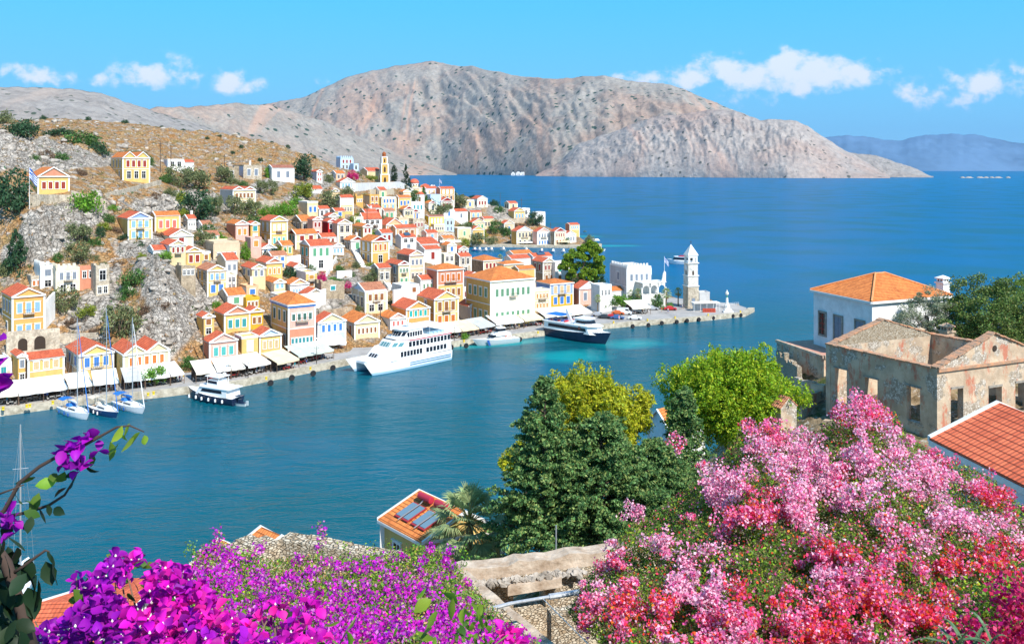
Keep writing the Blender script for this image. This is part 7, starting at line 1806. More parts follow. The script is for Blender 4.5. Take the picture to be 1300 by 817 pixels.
# ---------------- roofless house
L_, N_, R_ = (34.2, 97), (40.6, 85), (55.0, 91.4); F_ = (48.6, 103.4)
t = empty('roofless_house', (*N_, 21)); tag(t, 'big roofless ruined house with twin stone gables, empty windows and peeling plaster', 'ruined house')
def root_rel(o, root=t):
 o.parent = root; o.matrix_parent_inverse = Matrix.Translation(-Vector(root.location)); return o
ze = 28.9
ops = []
for (a, b_, pt, pb_) in ((1060,1075,468,512),(1098,1114,480,521),(1151,1168,491,535)):
 s0, s1 = s_at_px(L_, N_, a), s_at_px(L_, N_, b_); sm = (s0+s1)/2; ops.append((s0, s1, z_at(L_, N_, sm, pb_), z_at(L_, N_, sm, pt)))
s = MB(); wall_open(s, L_, N_, 18, ze, .65, ops); root_rel(s.build('side_wall', RUIN))
fo = []
for (a, b_, pt, pb_) in ((1207,1223,493,540),(1255,1272,491,536),(1289,1306,485,530)):
 s0, s1 = s_at_px(N_, R_, a), s_at_px(N_, R_, b_); sm = (s0+s1)/2; fo.append((s0, s1, z_at(N_, R_, sm, pb_), z_at(N_, R_, sm, pt)))
fo.append((.84, .90, 24, 26.9))
s = MB(); wall_open(s, N_, R_, 18, ze, .65, fo, apex=2.75); root_rel(s.build('front_wall', RUIN))
s = MB(); wall_open(s, R_, F_, 18, ze, .65, [(.2,.28,24,27),(.6,.68,24,27)]); root_rel(s.build('far_side_wall', RUIN))
s = MB(); wall_open(s, F_, L_, 18, ze-.1, .65, [(.3,.36,24,26.5)]); root_rel(s.build('back_wall', RUIN))
s = MB(); wall_open(s, F_, L_, ze-.1, ze-.09, .65, [], apex=2.25); root_rel(s.build('back_gable', RUB))
s = MB(); 
def edge_cop(p, q, za, zb_, w=.9):
 p = Vector((*p, za)); q = Vector((*q, zb_)); n = max(6, int((q-p).length/.55))
 for i in range(n):
  a = p.lerp(q, i/n); b_ = p.lerp(q, (i+.93)/n); a.z += random.uniform(-.03, .05); b_.z = a.z+(zb_-za)/n; bar(s, a, b_, w*random.uniform(.85, 1.05), .14)
def mid(p, q): return lerp2(p, q, .5)
ins = lambda p, q, k: lerp2(p, q, k)
nn_ = lambda p, q, d: (p[0]-(q[1]-p[1])/math.dist(p, q)*d, p[1]+(q[0]-p[0])/math.dist(p, q)*d)
a1, a2 = nn_(L_, N_, .28), nn_(N_, (N_[0]*2-L_[0], N_[1]*2-L_[1]), .28)
edge_cop(a1, a2, ze+.01, ze+.01)
fN, fR = nn_(N_, R_, .25), nn_(R_, (2*R_[0]-N_[0], 2*R_[1]-N_[1]), .25); fm = mid(fN, fR); edge_cop(fN, fm, ze+.05, ze+2.8, .95); edge_cop(fm, fR, ze+2.8, ze+.05, .95)
bF, bL = nn_(F_, L_, .3), nn_(L_, (2*L_[0]-F_[0], 2*L_[1]-F_[1]), .3); bm_ = mid(bF, bL); edge_cop(bF, bm_, ze-.05, ze+2.2); edge_cop(bm_, bL, ze+2.2, ze-.05)
edge_cop(nn_(R_, F_, .3), nn_(F_, (2*F_[0]-R_[0], 2*F_[1]-R_[1]), .3), ze+.02, ze+.02)
root_rel(s.build('coping', mat('old_coping', (.30,.22,.16), .9, scale=1.3, c2=(.62,.30,.16), bump=.5)))
s = MB(); bar(s, (*nn_(N_, R_, -.1), ze-.28), (*nn_(R_, (2*R_[0]-N_[0], 2*R_[1]-N_[1]), -.1), ze-.28), .24, .26); root_rel(s.build('cornice', mat('old_coping', (.30,.22,.16))))
s = MB()
for (a, b_, za, zb_) in fo[:3]:
 p0 = nn_(lerp2(N_, R_, a), R_, -.03); p1 = nn_(lerp2(N_, R_, b_), R_, -.03); s = MB(); bar(s, (*p0, zb_), (*p1, zb_), .12, .22); root_rel(s.build('lintel', stonefr))
for (a, b_, za, zb_) in ops:
 p0 = nn_(lerp2(L_, N_, a-.01), N_, -.03); p1 = nn_(lerp2(L_, N_, b_+.01), N_, -.03); s = MB(); bar(s, (*p0, zb_), (*p1, zb_), .12, .16); root_rel(s.build('lintel', stonefr))
s = MB(); s.tube([(0,0,0),(0,0,.01)], .22, seg=12)
gm = fm; s2 = MB(); n2 = 10
pp = nn_(lerp2(N_, R_, .5), R_, -.02); ang_ = math.atan2(R_[1]-N_[1], R_[0]-N_[0])
s2.tube([(0,-.05,0),(0,.05,0)], .3, seg=10); o = s2.build('oculus', mat('dark_recess', (.05,.035,.025), .9)); o.location = (pp[0], pp[1], ze+1.35); o.rotation_euler = (0,0,ang_); root_rel(o)
LM.append((1170,480,'roofless ruined house'))
def chimney(px, pyt, pyb, Y, label, w=1.0):
 k = Y/F; q = P(px, pyb, Y); h_ = (pyb-pyt)*k
 t = empty('chimney_stack', (q.x, q.y, q.z-2), .4); tag(t, label, 'chimney')
 s = MB(); s.box(-w/2,w/2,-w/2,w/2,0,2+h_*.55); s.box(-w*.62,w*.62,-w*.62,w*.62,2+h_*.55,2+h_*.63); s.box(-w*.45,w*.45,-w*.45,w*.45,2+h_*.63,2+h_*.8); s.box(-w*.6,w*.6,-w*.6,w*.6,2+h_*.8,2+h_*.85)
 s.add([(-w*.6,-w*.6,2+h_*.85),(w*.6,-w*.6,2+h_*.85),(w*.6,w*.6,2+h_*.85),(-w*.6,w*.6,2+h_*.85),(0,0,2+h_)], [(0,1,4),(1,2,4),(2,3,4),(3,0,4)]); s.build('stack', RUIN if 'stone' in label else whitepl, t)
 s = MB()
 for sx_ in (-.18, .18): s.box(w*sx_-.08,w*sx_+.08,-w*.46,-w*.44,2+h_*.66,2+h_*.78); s.box(-w*.46,-w*.44,w*sx_-.08,w*sx_+.08,2+h_*.66,2+h_*.78)
 s.build('smoke_holes', mat('dark_recess', (.05,.035,.025), .9), t)
chimney(1202,409,436,104,'pale stone chimney with pointed cap behind the roofless house',1.1)
chimney(1168,415,430,106,'short stubby stone chimney left of the capped one',.8)
chimney(1197,349,372,119,'whitewashed chimney with pyramid cap beside the orange hipped roof',1.2)

# ---------------- white house with hipped orange roof
L2_, N2_, R2_ = (40.9,120.7), (44.5,110), (56.7,115.5); F2_ = (53.1,126.2)
t = empty('white_house', (*N2_, 25)); tag(t, 'white house with hipped orange tile roof and stone window frames above the sea', 'house'); rr_ = lambda o: root_rel(o, t)
s = MB()
for a, b_ in ((L2_,N2_),(N2_,R2_),(R2_,F2_),(F2_,L2_)): s.add([(*a,19),(*b_,19),(*b_,31.6),(*a,31.6)], [(0,1,2,3)])
rr_(s.build('walls', whitepl))
cx2, cy2 = (L2_[0]+R2_[0])/2, (L2_[1]+R2_[1])/2
def ex(p, k=.35): v = Vector((p[0]-cx2, p[1]-cy2)); v = v*(1+k/v.length); return (cx2+v.x, cy2+v.y)
c_ = [ex(p, .45) for p in (L2_, N2_, R2_, F2_)]; ax = Vector((R2_[0]-N2_[0], R2_[1]-N2_[1])).normalized()*.8
A1, A2 = (cx2-ax.x, cy2-ax.y, 34.2), (cx2+ax.x, cy2+ax.y, 34.2)
s = MB(); s.add([(*c_[0],31.65),(*c_[1],31.65),(*c_[2],31.65),(*c_[3],31.65),A1,A2], [(0,1,4),(1,2,5,4),(2,3,5),(3,0,4,5),(3,2,1,0)]); rf_ = rr_(s.build('roof', roofmat('orange'), uv=True))
s = MB()
for a, b_ in ((c_[0],A1),(c_[1],A1),(c_[2],A2),(c_[3],A2)): s.tube([(*a[:2],31.72),(b_[0],b_[1],34.27)], .13, seg=6)
s.tube([A1, A2], .14, seg=6); rr_(s.build('ridge_tiles', mat('ridge_tile', (.72,.30,.12), .8, var=.2, scale=5)))
s = MB()
for a, b_ in ((0,1),(1,2),(2,3),(3,0)): bar(s, (*c_[a],31.35), (*c_[b_],31.35), .25, .28)
rr_(s.build('eaves', TRIM()))
for (a, b_, pt, pb_, cc, nm) in ((1041,1048,397,424,'maroon','window'),(1060,1069,402,433,'grey','door'),(1087,1097,408,424,'grey','window')):
 s0, s1 = s_at_px(L2_, N2_, a), s_at_px(L2_, N2_, b_); sm = (s0+s1)/2; za, zb_ = z_at(L2_, N2_, sm, pb_), z_at(L2_, N2_, sm, pt)
 q = nn_(lerp2(L2_, N2_, sm), N2_, -.05); W = (s1-s0)*math.dist(L2_, N2_); an = math.atan2(N2_[1]-L2_[1], N2_[0]-L2_[0])
 s = MB(); fr = .25; s.box(-W/2-fr,-W/2,-.1,.05,za-fr,zb_+fr); s.box(W/2,W/2+fr,-.1,.05,za-fr,zb_+fr); s.box(-W/2,W/2,-.1,.05,zb_,zb_+fr); s.box(-W/2,W/2,-.12,.05,za-fr,za); o = s.build(nm, stonefr); o.location = (q[0], q[1], 0); o.rotation_euler = (0,0,an); rr_(o)
 s = MB(); s.box(-W/2,W/2,-.02,.03,za,zb_,0); s.box(-.05,.05,-.05,-.02,za,zb_,1); 
 for kk in range(1, 4): s.box(-W/2,W/2,-.05,-.02,za+(zb_-za)*kk/4-.04,za+(zb_-za)*kk/4+.04,1)
 p_ = s.build('shutter' if cc == 'grey' else 'pane', [winmat('grey' if cc == 'grey' else 'dark'), winmat('grey' if cc == 'grey' else 'maroon')]); p_.parent = o
LM.append((1110,390,'white house with hipped orange roof'))
# terrace beside it
s = MB(); top = [P(986,433,0) for _ in range(1)]
def atz(px, py, z): Y = (H-z)*F/(py-HY); return (gx(px, Y), Y)
tp = [atz(986,434,24.3), atz(1046,455,24.3), atz(1062,452,24.3), atz(1034,431,24.3)]
s.add([(*p_, 17) for p_ in tp]+[(*p_, 24.3) for p_ in tp], [(0,1,5,4),(1,2,6,5),(2,3,7,6),(3,0,4,7)], 0); s.add([(*p_, 24.3) for p_ in tp], [(0,1,2,3)], 1)
for i in (0, 1): bar(s, (*tp[i], 24.3), (*tp[i+1], 24.3), .4, .35, 0)
o = s.build('terrace', [RUIN, mat('terrace_tile', (.58,.30,.22), .85, var=.15, scale=1)]); tag(o, 'grey-walled terrace with faded pink floor left of white house', 'terrace')
def nwall(px1, py1, px2, py2, z, th, h_, mt, label, name='ruined_wall', jag=.25):
 a, b_ = atz(px1, py1, z), atz(px2, py2, z); L = math.dist(a, b_); n = max(3, int(L/.7)); s = MB(); d = (Vector(b_)-Vector(a)).normalized(); nn = Vector((-d.y, d.x))
 prev = 0
 for i in range(n):
  P0 = Vector(a)+d*(L*i/n); P1 = Vector(a)+d*(L*(i+1)/n-.001); za = z+noise.noise(Vector((a[0]+i*.9, z, px1)))*jag; 
  s.hexa([(*P0,z-h_),(*P1,z-h_),(*(P1+nn*th),z-h_),(*(P0+nn*th),z-h_)], [(*P0,za),(*P1,za),(*(P1+nn*th),za),(*(P0+nn*th),za)])
 o = s.build(name, mt); tag(o, label, 'ruined wall'); return o
nwall(1008,479,1046,489,23.2,.6,5,RUIN,'broken plaster wall between green pine and roofless house')
nwall(1018,505,1046,494,22.6,.5,5,RUIN,'pale buttressed wall at the foot of the roofless house')
nwall(985,445,1012,466,23.2,.6,5,RUB,'jagged stone wall stepping down beside the pink terrace', jag=.9)
nwall(1045,532,1185,556,21.6,.7,3,RUIN,'low plinth wall below the empty side windows')
q = atz(996,508,27.5); t = empty('gate_pillar', (q[0], q[1], 24)); t.rotation_euler = (0,0,.5); tag(t, 'grey gate pillar with sloped tile cap above the pink blossom', 'pillar')
s = MB(); s.box(-.95,.95,-.5,.5,-3,3.0); s.prism([(-.95,3),(.95,3),(0,3.8)], 'y', -.5, .5); s.build('pillar', RUIN, t)
s = MB(); s.hexa([(-1.05,-.55,2.97),(0,-.55,3.85),(0,.55,3.85),(-1.05,.55,2.97)],[(-1.05,-.55,3.07),(0,-.55,3.95),(0,.55,3.95),(-1.05,.55,3.07)]); s.hexa([(0,-.55,3.85),(1.05,-.55,2.97),(1.05,.55,2.97),(0,.55,3.85)],[(0,-.55,3.95),(1.05,-.55,3.07),(1.05,.55,3.07),(0,.55,3.95)]); s.build('cap', roofmat('old'), t, uv=True)
# ---------------- generic near house from four world corners
def nhouse(label, Nn, Ll, Rr, zb, ze, zr, ridge, wallm, roofc, nm='house', ped=None, ov=.3, parts=None):
 """Nn nearest corner, Ll left, Rr right (world xy). ridge 'L': ridge parallel to Nn-Ll"""
 Ff = (Ll[0]+Rr[0]-Nn[0], Ll[1]+Rr[1]-Nn[1]); t = empty(nm, (*Nn, zb)); tag(t, label, 'house'); inv = Matrix.Translation(-Vector((*Nn, zb)))
 def bp_(s_, n_, m_, **k):
  o = s_.build(n_, m_, **k); o.parent = t; o.matrix_parent_inverse = inv; return o
 s = MB()
 for a, b_ in ((Ll,Nn),(Nn,Rr),(Rr,Ff),(Ff,Ll)): s.add([(*a,zb-4),(*b_,zb-4),(*b_,ze),(*a,ze)], [(0,1,2,3)])
 if ridge == 'R': Nn_, Ll_, Rr_, Ff_ = Rr, Nn, Ff, Ll     # ridge runs parallel to Nn-Rr
 else: Nn_, Ll_, Rr_, Ff_ = Nn, Ll, Rr, Ff
 m0, m1 = mid(Nn_, Rr_), mid(Ll_, Ff_)
 s.add([(*Nn_,ze),(*Rr_,ze),(*m0,zr)], [(0,1,2)]); s.add([(*Ff_,ze),(*Ll_,ze),(*m1,zr)], [(0,1,2)])
 bp_(s, 'walls', wallm)
 d = (Vector(m1)-Vector(m0)).normalized()*ov; w = (Vector(Nn_)-Vector(m0)); wl = w.length; w = w/wl
 k = (zr-ze)/wl
 s = MB(); th = .12
 for sg, a, b_ in ((1, Nn_, Ll_), (-1, Rr_, Ff_)):
  A = Vector(a)+w*sg*ov-d; B = Vector(b_)+w*sg*ov+d; M0 = Vector(m0)-d; M1 = Vector(m1)+d; zl_ = ze-k*ov
  q_ = [(*A,zl_),(*M0,zr),(*M1,zr),(*B,zl_)] 
  if sg < 0: q_ = q_[::-1]
  s.hexa([(x,y,z+.02) for x, y, z in q_], [(x,y,z+.02+th) for x, y, z in q_])
 bp_(s, 'roof', roofmat(roofc), uv=True)
 s = MB()
 for M, e1, e2 in ((Vector(m0)-d*1.1, Vector(Nn_)-d*1.1+w*ov, Vector(Rr_)-d*1.1-w*ov), (Vector(m1)+d*1.1, Vector(Ll_)+d*1.1+w*ov, Vector(Ff_)+d*1.1-w*ov)):
  for e in (e1, e2): bar(s, (*e, ze-k*ov-.06), (*M, zr-.06), .22, .26)
 for a, b_ in ((Nn_, Ll_), (Rr_, Ff_)):
  sg = 1 if a is Nn_ else -1; bar(s, (*(Vector(a)+w*sg*(ov-.04)-d), ze-k*ov-.22), (*(Vector(b_)+w*sg*(ov-.04)+d), ze-k*ov-.22), .16, .25)
 bar(s, (*(Vector(Nn_)-d*.35), ze-.28), (*(Vector(Rr_)-d*.35), ze-.28), .2, .22)
 for p_ in (Nn, Ll, Rr): v_ = Vector((p_[0], p_[1])); s.box(v_.x-.2, v_.x+.2, v_.y-.2, v_.y+.2, zb-4, ze-.3)
 bp_(s, 'cornice', TRIM())
 return t, bp_, Ff
def nwin(bp_, p, q, s, W, za, zb_, cc, frm=None):
 c0 = nn_(lerp2(p, q, s), q, -.04) if s < .999 else p; an = math.atan2(q[1]-p[1], q[0]-p[0])
 b = MB(); f_ = .16; b.box(-W/2-f_,-W/2,-.09,.04,za-f_,zb_+f_); b.box(W/2,W/2+f_,-.09,.04,za-f_,zb_+f_); b.box(-W/2,W/2,-.09,.04,zb_,zb_+f_); b.box(-W/2-f_-.1,W/2+f_+.1,-.16,.04,zb_+f_,zb_+f_+.1); b.box(-W/2,W/2,-.11,.04,za-f_,za)
 o = bp_(b, 'window', frm or TRIM()); o.location = (c0[0], c0[1], 0); o.rotation_euler = (0,0,an)
 b = MB(); b.box(-W/2,W/2,-.01,.03,za,zb_,0); b.box(-.04,.04,-.05,-.01,za,zb_,1); b.box(-W/2,W/2,-.05,-.01,(za+zb_)/2-.04,(za+zb_)/2+.04,1); b.build('pane', [winmat(cc), TRIM()], o)
ywall = wallmat('yellow')
t, bpx, Fx = nhouse('yellow house with orange roof carrying two solar water heaters below palm', (-7.2,72), (-11.1,76.4), (-.8,74.1), 9, 18.0, 19.9, 'L', ywall, 'orange')
nwin(bpx, (-11.1,76.4), (-7.2,72), .38, .9, 14.6, 16.6, 'dark')
nwin(bpx, (-7.2,72), (-.8,74.1), .8, .9, 14.2, 16.2, 'blue')
# solar heaters lie on the left slope
def on_slope(u, v):   # u along ridge direction from near, v up the slope 0..1
 a = Vector((-7.2,72,18.0)).lerp(Vector((-11.1,76.4,18.0)), u); m0 = Vector((-4.0,73.05,19.9)); m1 = Vector((-7.9,77.45,19.9)); b_ = m0.lerp(m1, u); return a.lerp(b_, v)+Vector((0,0,.22))
for k, (u0, u1) in enumerate(((.10,.42),(.50,.82))):
 t2 = empty('solar_water_heater', on_slope(u0, .1)); tag(t2, ['solar water heater with red tank nearest the palm on orange roof','solar water heater with red tank farther left on orange roof'][k], 'solar heater', 'solar heaters on the orange roof'); inv = Matrix.Translation(-Vector(t2.location))
 for (ua, ub) in ((u0, u0+(u1-u0)*.45), (u0+(u1-u0)*.55, u1)):
  s = MB(); q_ = [on_slope(ua,.12), on_slope(ua,.62), on_slope(ub,.62), on_slope(ub,.12)]; s.hexa([p_+Vector((0,0,.05)) for p_ in q_], [p_+Vector((0,0,.14)) for p_ in q_]); o = s.build('solar_panel', mat('solar_frame_red', (.40,.04,.05), .5)); o.parent = t2; o.matrix_parent_inverse = inv
  s = MB(); q_ = [on_slope(ua+.014,.155), on_slope(ua+.014,.585), on_slope(ub-.014,.585), on_slope(ub-.014,.155)]; s.hexa([p_+Vector((0,0,.1)) for p_ in q_], [p_+Vector((0,0,.2)) for p_ in q_]); g_ = s.build('glass', mat('solar_glass', (.16,.26,.34), .2)); g_.parent = t2; g_.matrix_parent_inverse = inv
 s = MB(); a = on_slope(u0+.02, .76)+Vector((0,0,.4)); b_ = on_slope(u1-.02, .76)+Vector((0,0,.4)); s.tube([a.lerp(b_, -.02), a, b_, a.lerp(b_, 1.02)], [.18,.30,.30,.18], seg=14); o = s.build('tank', mat('tank_red', (.45,.03,.06), .35), smooth=False); o.parent = t2; o.matrix_parent_inverse = inv
 s = MB(); s.tube([a.lerp(b_, .5), on_slope((u0+u1)/2, .62)+Vector((0,0,.2)), on_slope((u0+u1)/2, .05)+Vector((0,0,.2))], .05, seg=5); o = s.build('pipe', bmetal); o.parent = t2; o.matrix_parent_inverse = inv
LM.append((545,670,'yellow house with solar heaters'))
# bottom-left roofs
nhouse('house with broad red tile roof behind magenta blossom at lower left', (-24.0,47), (-29.5,46.5), (-20.5,59), 16, 20.9, 22.3, 'L', whitepl, 'red')
nhouse('house with red roof at the bottom left corner of the frame', (-27.0,41), (-33.5,40), (-29.0,50), 14, 21.2, 22.8, 'L', whitepl, 'pink')
nhouse('small house with orange roof just above the dry stone wall', atz(322,706,22.8), atz(303,697,22.8), atz(385,697,22.8), 17, 22.8, 23.9, 'L', wallmat('palestone'), 'orange')
nhouse('little orange roof half hidden by magenta hedge sprigs', atz(268,730,22), atz(249,716,22), atz(330,714,22), 16, 22, 23.1, 'L', wallmat('palestone'), 'orange')
nhouse('tiny house with orange roof between the conifers and bright pine', (18.5,105), (16.6,108), (23.4,109), 10, 17.6, 19.2, 'R', whitepl, 'orange')
# right-hand red roof
dE = Vector((.13,-.99)).normalized(); A_ = Vector((18.9,39.5)); Bq = A_+dE*12; perp = Vector((.99,.13)).normalized()*6.2
t, bpx, Fx = nhouse('white house with bright red tiled roof at the right edge', tuple(Bq), tuple(A_), tuple(Bq+perp), 31, 36.0, 37.35, 'L', mat('whitewash_shaded', (.74,.78,.84), .85, var=.05, scale=1), 'red', ov=.25)  # bluish white: shading under the eaves mixed into the whitewash colour
nwin(bpx, tuple(A_), tuple(Bq), .40, .8, 33.4, 34.7, 'blue', winmat('blue'))
LM.append((1260,570,'bright red tiled roof'))

# ---------------- ruined stone building just below
def top3(px, py, z): return atz(px, py, z)
zt = 31.6
def slabwall(pts_px, z, th, h_, mt, label, mt2=None):
 pass
far_a, far_b = atz(583,724,zt), atz(835,692,zt)
t = empty('ruined_building', (far_a[0], far_a[1], 28)); tag(t, 'roofless stone ruin with thick cement-topped walls below the conifers', 'ruined building'); inv = Matrix.Translation(-Vector(t.location))
def ba(s_, n_, m_, **k):
 o = s_.build(n_, m_, **k); o.parent = t; o.matrix_parent_inverse = inv; return o
cem = mat('weathered_cement', (.36,.26,.18), .95, scale=1.3, c2=(.62,.51,.40), bump=.7, bscale=4)
def wl(mb, a, b_, z0, z1, th, jag=0, m=0):
 d = (Vector(b_)-Vector(a)); L = d.length; d /= L; n = Vector((-d.y, d.x)); k = max(2, int(L/.45)); 
 for i in range(k):
  P0 = Vector(a)+d*(L*i/k); P1 = Vector(a)+d*(L*(i+1)/k); j0 = jag*noise.noise(Vector((P0.x*2, P0.y*2, 5))); j1 = jag*noise.noise(Vector((P1.x*2, P1.y*2, 5)))
  mb.hexa([(*P0,z0),(*P1,z0),(*(P1+n*th),z0),(*(P0+n*th),z0)], [(*P0,z1+j0),(*P1,z1+j1),(*(P1+n*th),z1+j1*.6),(*(P0+n*th),z1+j0*.6)], m)
s = MB(); 
d_ = (Vector(far_b)-Vector(far_a)); 
opn = [(.26,.42,29.6,30.55)]
wall_open(s, far_a, far_b, 26, 31.1, .9, opn); ba(s, 'far_wall', RUB)
s = MB(); wl(s, lerp2(far_a, far_b, -.02), far_b, 31.1, zt, .8, .22); ba(s, 'far_wall_top', cem)
s = MB(); pA = nn_(lerp2(far_a, far_b, .12), far_b, -.28); pB = nn_(lerp2(far_a, far_b, .60), far_b, -.28); bar(s, (*lerp2(pA, pB, .2), 30.55), (*lerp2(pA, pB, .75), 30.62), .5, .38); ba(s, 'lintel_beam', cem)
rs = MB()
for i in range(60):
 q = lerp2(far_a, far_b, random.uniform(.05, .62)); q = nn_(q, far_b, random.uniform(-.45, -.05)); r_ = random.uniform(.06, .17)
 vs, fs = rocks[i % 5]; rs.add([(q[0]+v_[0]*r_*1.5, q[1]+v_[1]*r_, 31.02+random.uniform(-.1,.12)+v_[2]*r_*.7) for v_ in vs], [tuple(f_) for f_ in fs])
ba(rs, 'loose_stones', rm_)
le_a, le_b = atz(583,716,zt), atz(742,850,zt)
s = MB(); wl(s, le_b, le_a, 25, zt-.25, .55); ba(s, 'left_wall', RUB)
s = MB(); wl(s, le_b, le_a, zt-.25, zt+.02, .62, .06); ba(s, 'left_wall_top', cem)
ia, ib = atz(700,778,30.9), atz(900,752,30.9)
s = MB(); wl(s, lerp2(ia, ib, .24), ib, 25, 30.9, .5); ba(s, 'inner_wall', mat('cream_render', (.62,.50,.34), .9, scale=1.5, c2=(.74,.66,.50), bump=.4))
s = MB(); wl(s, ia, lerp2(ia, ib, .24), 25, 30.8, .6, .3); ba(s, 'inner_rubble_wall', RUB)
s = MB(); s.add([(*le_a, 28.6), (*le_b, 28.9), (*ib, 28.9), (*far_b, 28.6)], [(0,1,2,3)]); ba(s, 'floor', mat('earth_floor', (.26,.18,.11), .95, scale=1.6, c2=(.55,.43,.29), bump=.8, bscale=5))
LM.append((660,730,'roofless stone ruin'))
s = MB(); s.tube([P(572,787,25), P(612,775,25.5), P(650,765,26)], .055, seg=8); s.tube([P(650,765,26), P(697,757,26.6)], .05, seg=8); s.tube([P(697,757,26.6), P(735,751,27)], .09, seg=8); o = s.build('conduit', mat('galvanised', (.55,.58,.62), .4, metal=.5, var=.2, scale=6)); tag(o, 'grey metal conduit crossing above the roofless stone ruin', 'pipe')
s = MB(); s.tube([P(690,760,26.4), P(752,822,23)], .012, seg=4); o = s.build('cable', bmetal); tag(o, 'thin steel cable slanting down from the metal conduit', 'cable')
s = MB(); s.tube([P(1165,572,40), P(1235,590,38), P(1310,583,36)], .02, seg=4); o = s.build('cable', mat('dark_iron', (.05,.045,.04))); tag(o, 'dark power cable sagging across the red tiled roof', 'cable')
q = P(706,692,40); s = MB(); s.tube([(q.x,q.y,q.z-.6),(q.x,q.y,q.z+.9)], .035, seg=6); o = s.build('metal_post', bmetal); tag(o, 'thin grey post standing on the cement-topped wall', 'post')
# dry stone wall behind the magenta hedge
nwall(352,684,520,716,36.0,.7,3.5,RUB,'dry stone wall rising behind the magenta hedge', name='stone_wall', jag=.25)
nwall(298,706,358,684,36.0,.9,3.5,RUB,'stone wall end beside the small orange roof', name='stone_wall', jag=.3)
nwall(520,716,640,800,34.2,.7,3.5,RUB,'stone wall stepping down left of the roofless stone ruin', name='stone_wall', jag=.3)

# ================================================================== trees nearby
def tufts(centers, radii, per, leaf, asp=.4, flat=.7):
 out = []; 
 for c0, r_ in zip(centers, radii):
  p = rng.normal(size=(per, 3)); p /= np.linalg.norm(p, axis=1)[:, None]; p *= rng.random((per, 1))**.4; out.append(np.array(c0)+p*np.array([r_, r_, r_*flat]))
 p = np.concatenate(out); return p
def foliage_obj(name, p, leaf, asp, mats, probs, root):
 V_, Fq = leaf_quads(p, rng.uniform(leaf*.6, leaf*1.35, len(p)), asp)
 mi = rng.choice(len(mats), size=len(p), p=probs)
 return inst(name, npmesh(name, V_, Fq, mats, mi), root)
def conifer(px, pyb, Y, h_, r_, label, seed, per=26, nb=430, lean=0.0, pw=.6):
 q = P(px, pyb, Y); t = empty('conifer_tree', q); tag(t, label, 'tree'); rr = random.Random(seed); cs, rs_ = [], []; tw = MB()
 tw.tube([(0,0,-2),(0,0,h_*.5),(lean*.5,0,h_*.93)], [.38,.2,.04], seg=8)
 for i in range(nb):
  v = rr.random()**.9; z = h_*(.03+.95*v); a = rr.random()*2*PI; L = r_*(1-v)**pw*rr.uniform(.66, 1.15)*(1+.25*math.sin(a*3+seed)*math.cos(v*9+seed))+.2
  drop = rr.uniform(-.05, .35)
  if i % 5 == 0: tw.tube([(lean*v*.5,0,z-.2),(math.cos(a)*L*.9,math.sin(a)*L*.9,z+L*(.25-drop))], [.05,.012], seg=4)
  n = max(3, int(L*2.4))
  for k in range(n):
   f_ = .35+.65*(k+rr.random())/n; 
   cs.append((math.cos(a)*L*f_+lean*v*.5+rr.gauss(0,.12), math.sin(a)*L*f_+rr.gauss(0,.12), z+L*f_*(.30-drop)+rr.gauss(0,.10))); rs_.append(rr.uniform(.24,.44)*(1.1-.35*f_))
 p = tufts(cs, rs_, per, .1, flat=.55)
 foliage_obj('foliage', p, .115, .5, [leafmat('juniper_dark', (.05,.125,.04), .45, .2), leafmat('juniper_light', (.15,.28,.085), .4, .2), leafmat('juniper_olive', (.26,.33,.10), .3, .2)], [.36,.44,.20], t)
 tw.build('trunk', mat('bark', (.14,.10,.07), .9), t)
conifer(692,712,62,12.9,4.6,'tall dark conifer with ragged tip beside the palm',3,pw=.85)
conifer(762,715,63,10.6,6.0,'dark green conifer mound in the middle of the group',5)
conifer(832,705,66,8.6,5.4,'spreading dark conifer right of the group above blossom',8,nb=420)
conifer(868,650,70,9.9,2.4,'slim dark conifer in front of the bright pine',11,nb=240)
LM.append((720,600,'dark conifer group'))
def pine(px, pyc, rx, ry, Y, label, mats, probs, seed, pyb, n=150, per=260):
 k = Y/F; q = P(px, pyb, Y); t = empty('pine_tree', q); tag(t, label, 'tree'); r_ = np.random.default_rng(seed); cz = (pyb-pyc)*k; cs, rs_ = [], []
 tw = MB(); tw.tube([(0,0,-2),(.2,.1,cz*.5),(0,0,cz)], [.4,.3,.15], seg=8)
 for i in range(n):
  d = r_.normal(size=3); d /= np.linalg.norm(d); d[2] = d[2]*.9+.1; f_ = .45+.5*r_.random(); lump = 1+.16*math.sin(d[0]*6+seed)*math.cos(d[2]*5+d[1]*4)
  c0 = np.array([d[0]*rx*k, d[1]*rx*k*.85, d[2]*ry*k])*f_*lump+np.array([0,0,cz]); cs.append(c0); rs_.append(r_.uniform(.55,1.15)*rx*k*.19)
  if i % 6 == 0: tw.tube([(0,0,cz*.45+r_.random()*cz*.4), tuple(c0)], [.12,.03], seg=5)
 # each clump is made of upright needle tufts
 p = []; 
 for c0, r0 in zip(cs, rs_):
  m_ = 34; d = r_.normal(size=(m_, 3)); d /= np.linalg.norm(d, axis=1)[:, None]; tc_ = c0+d*r0*r_.uniform(.6, 1.05, (m_, 1))
  for u_ in tc_: pp_ = r_.normal(size=(int(per/20), 3)); p.append(u_+pp_*np.array([.15,.15,.17]))
 p = np.concatenate(p); foliage_obj('foliage', p, .15, .42, mats, probs, t); tw.build('trunk', mat('bark', (.14,.10,.07), .9), t)
pine(752,535,76,64,74,'yellow-green pine crown rising behind the dark conifers',[leafmat('pine_yellow', (.52,.52,.025), .3, .35), leafmat('pine_lime', (.40,.44,.025), .3, .3), leafmat('pine_olive', (.20,.25,.03), .3, .3)],[.5,.35,.15],4,640,n=190)  # third needle tone is a darker olive, mixed in at random
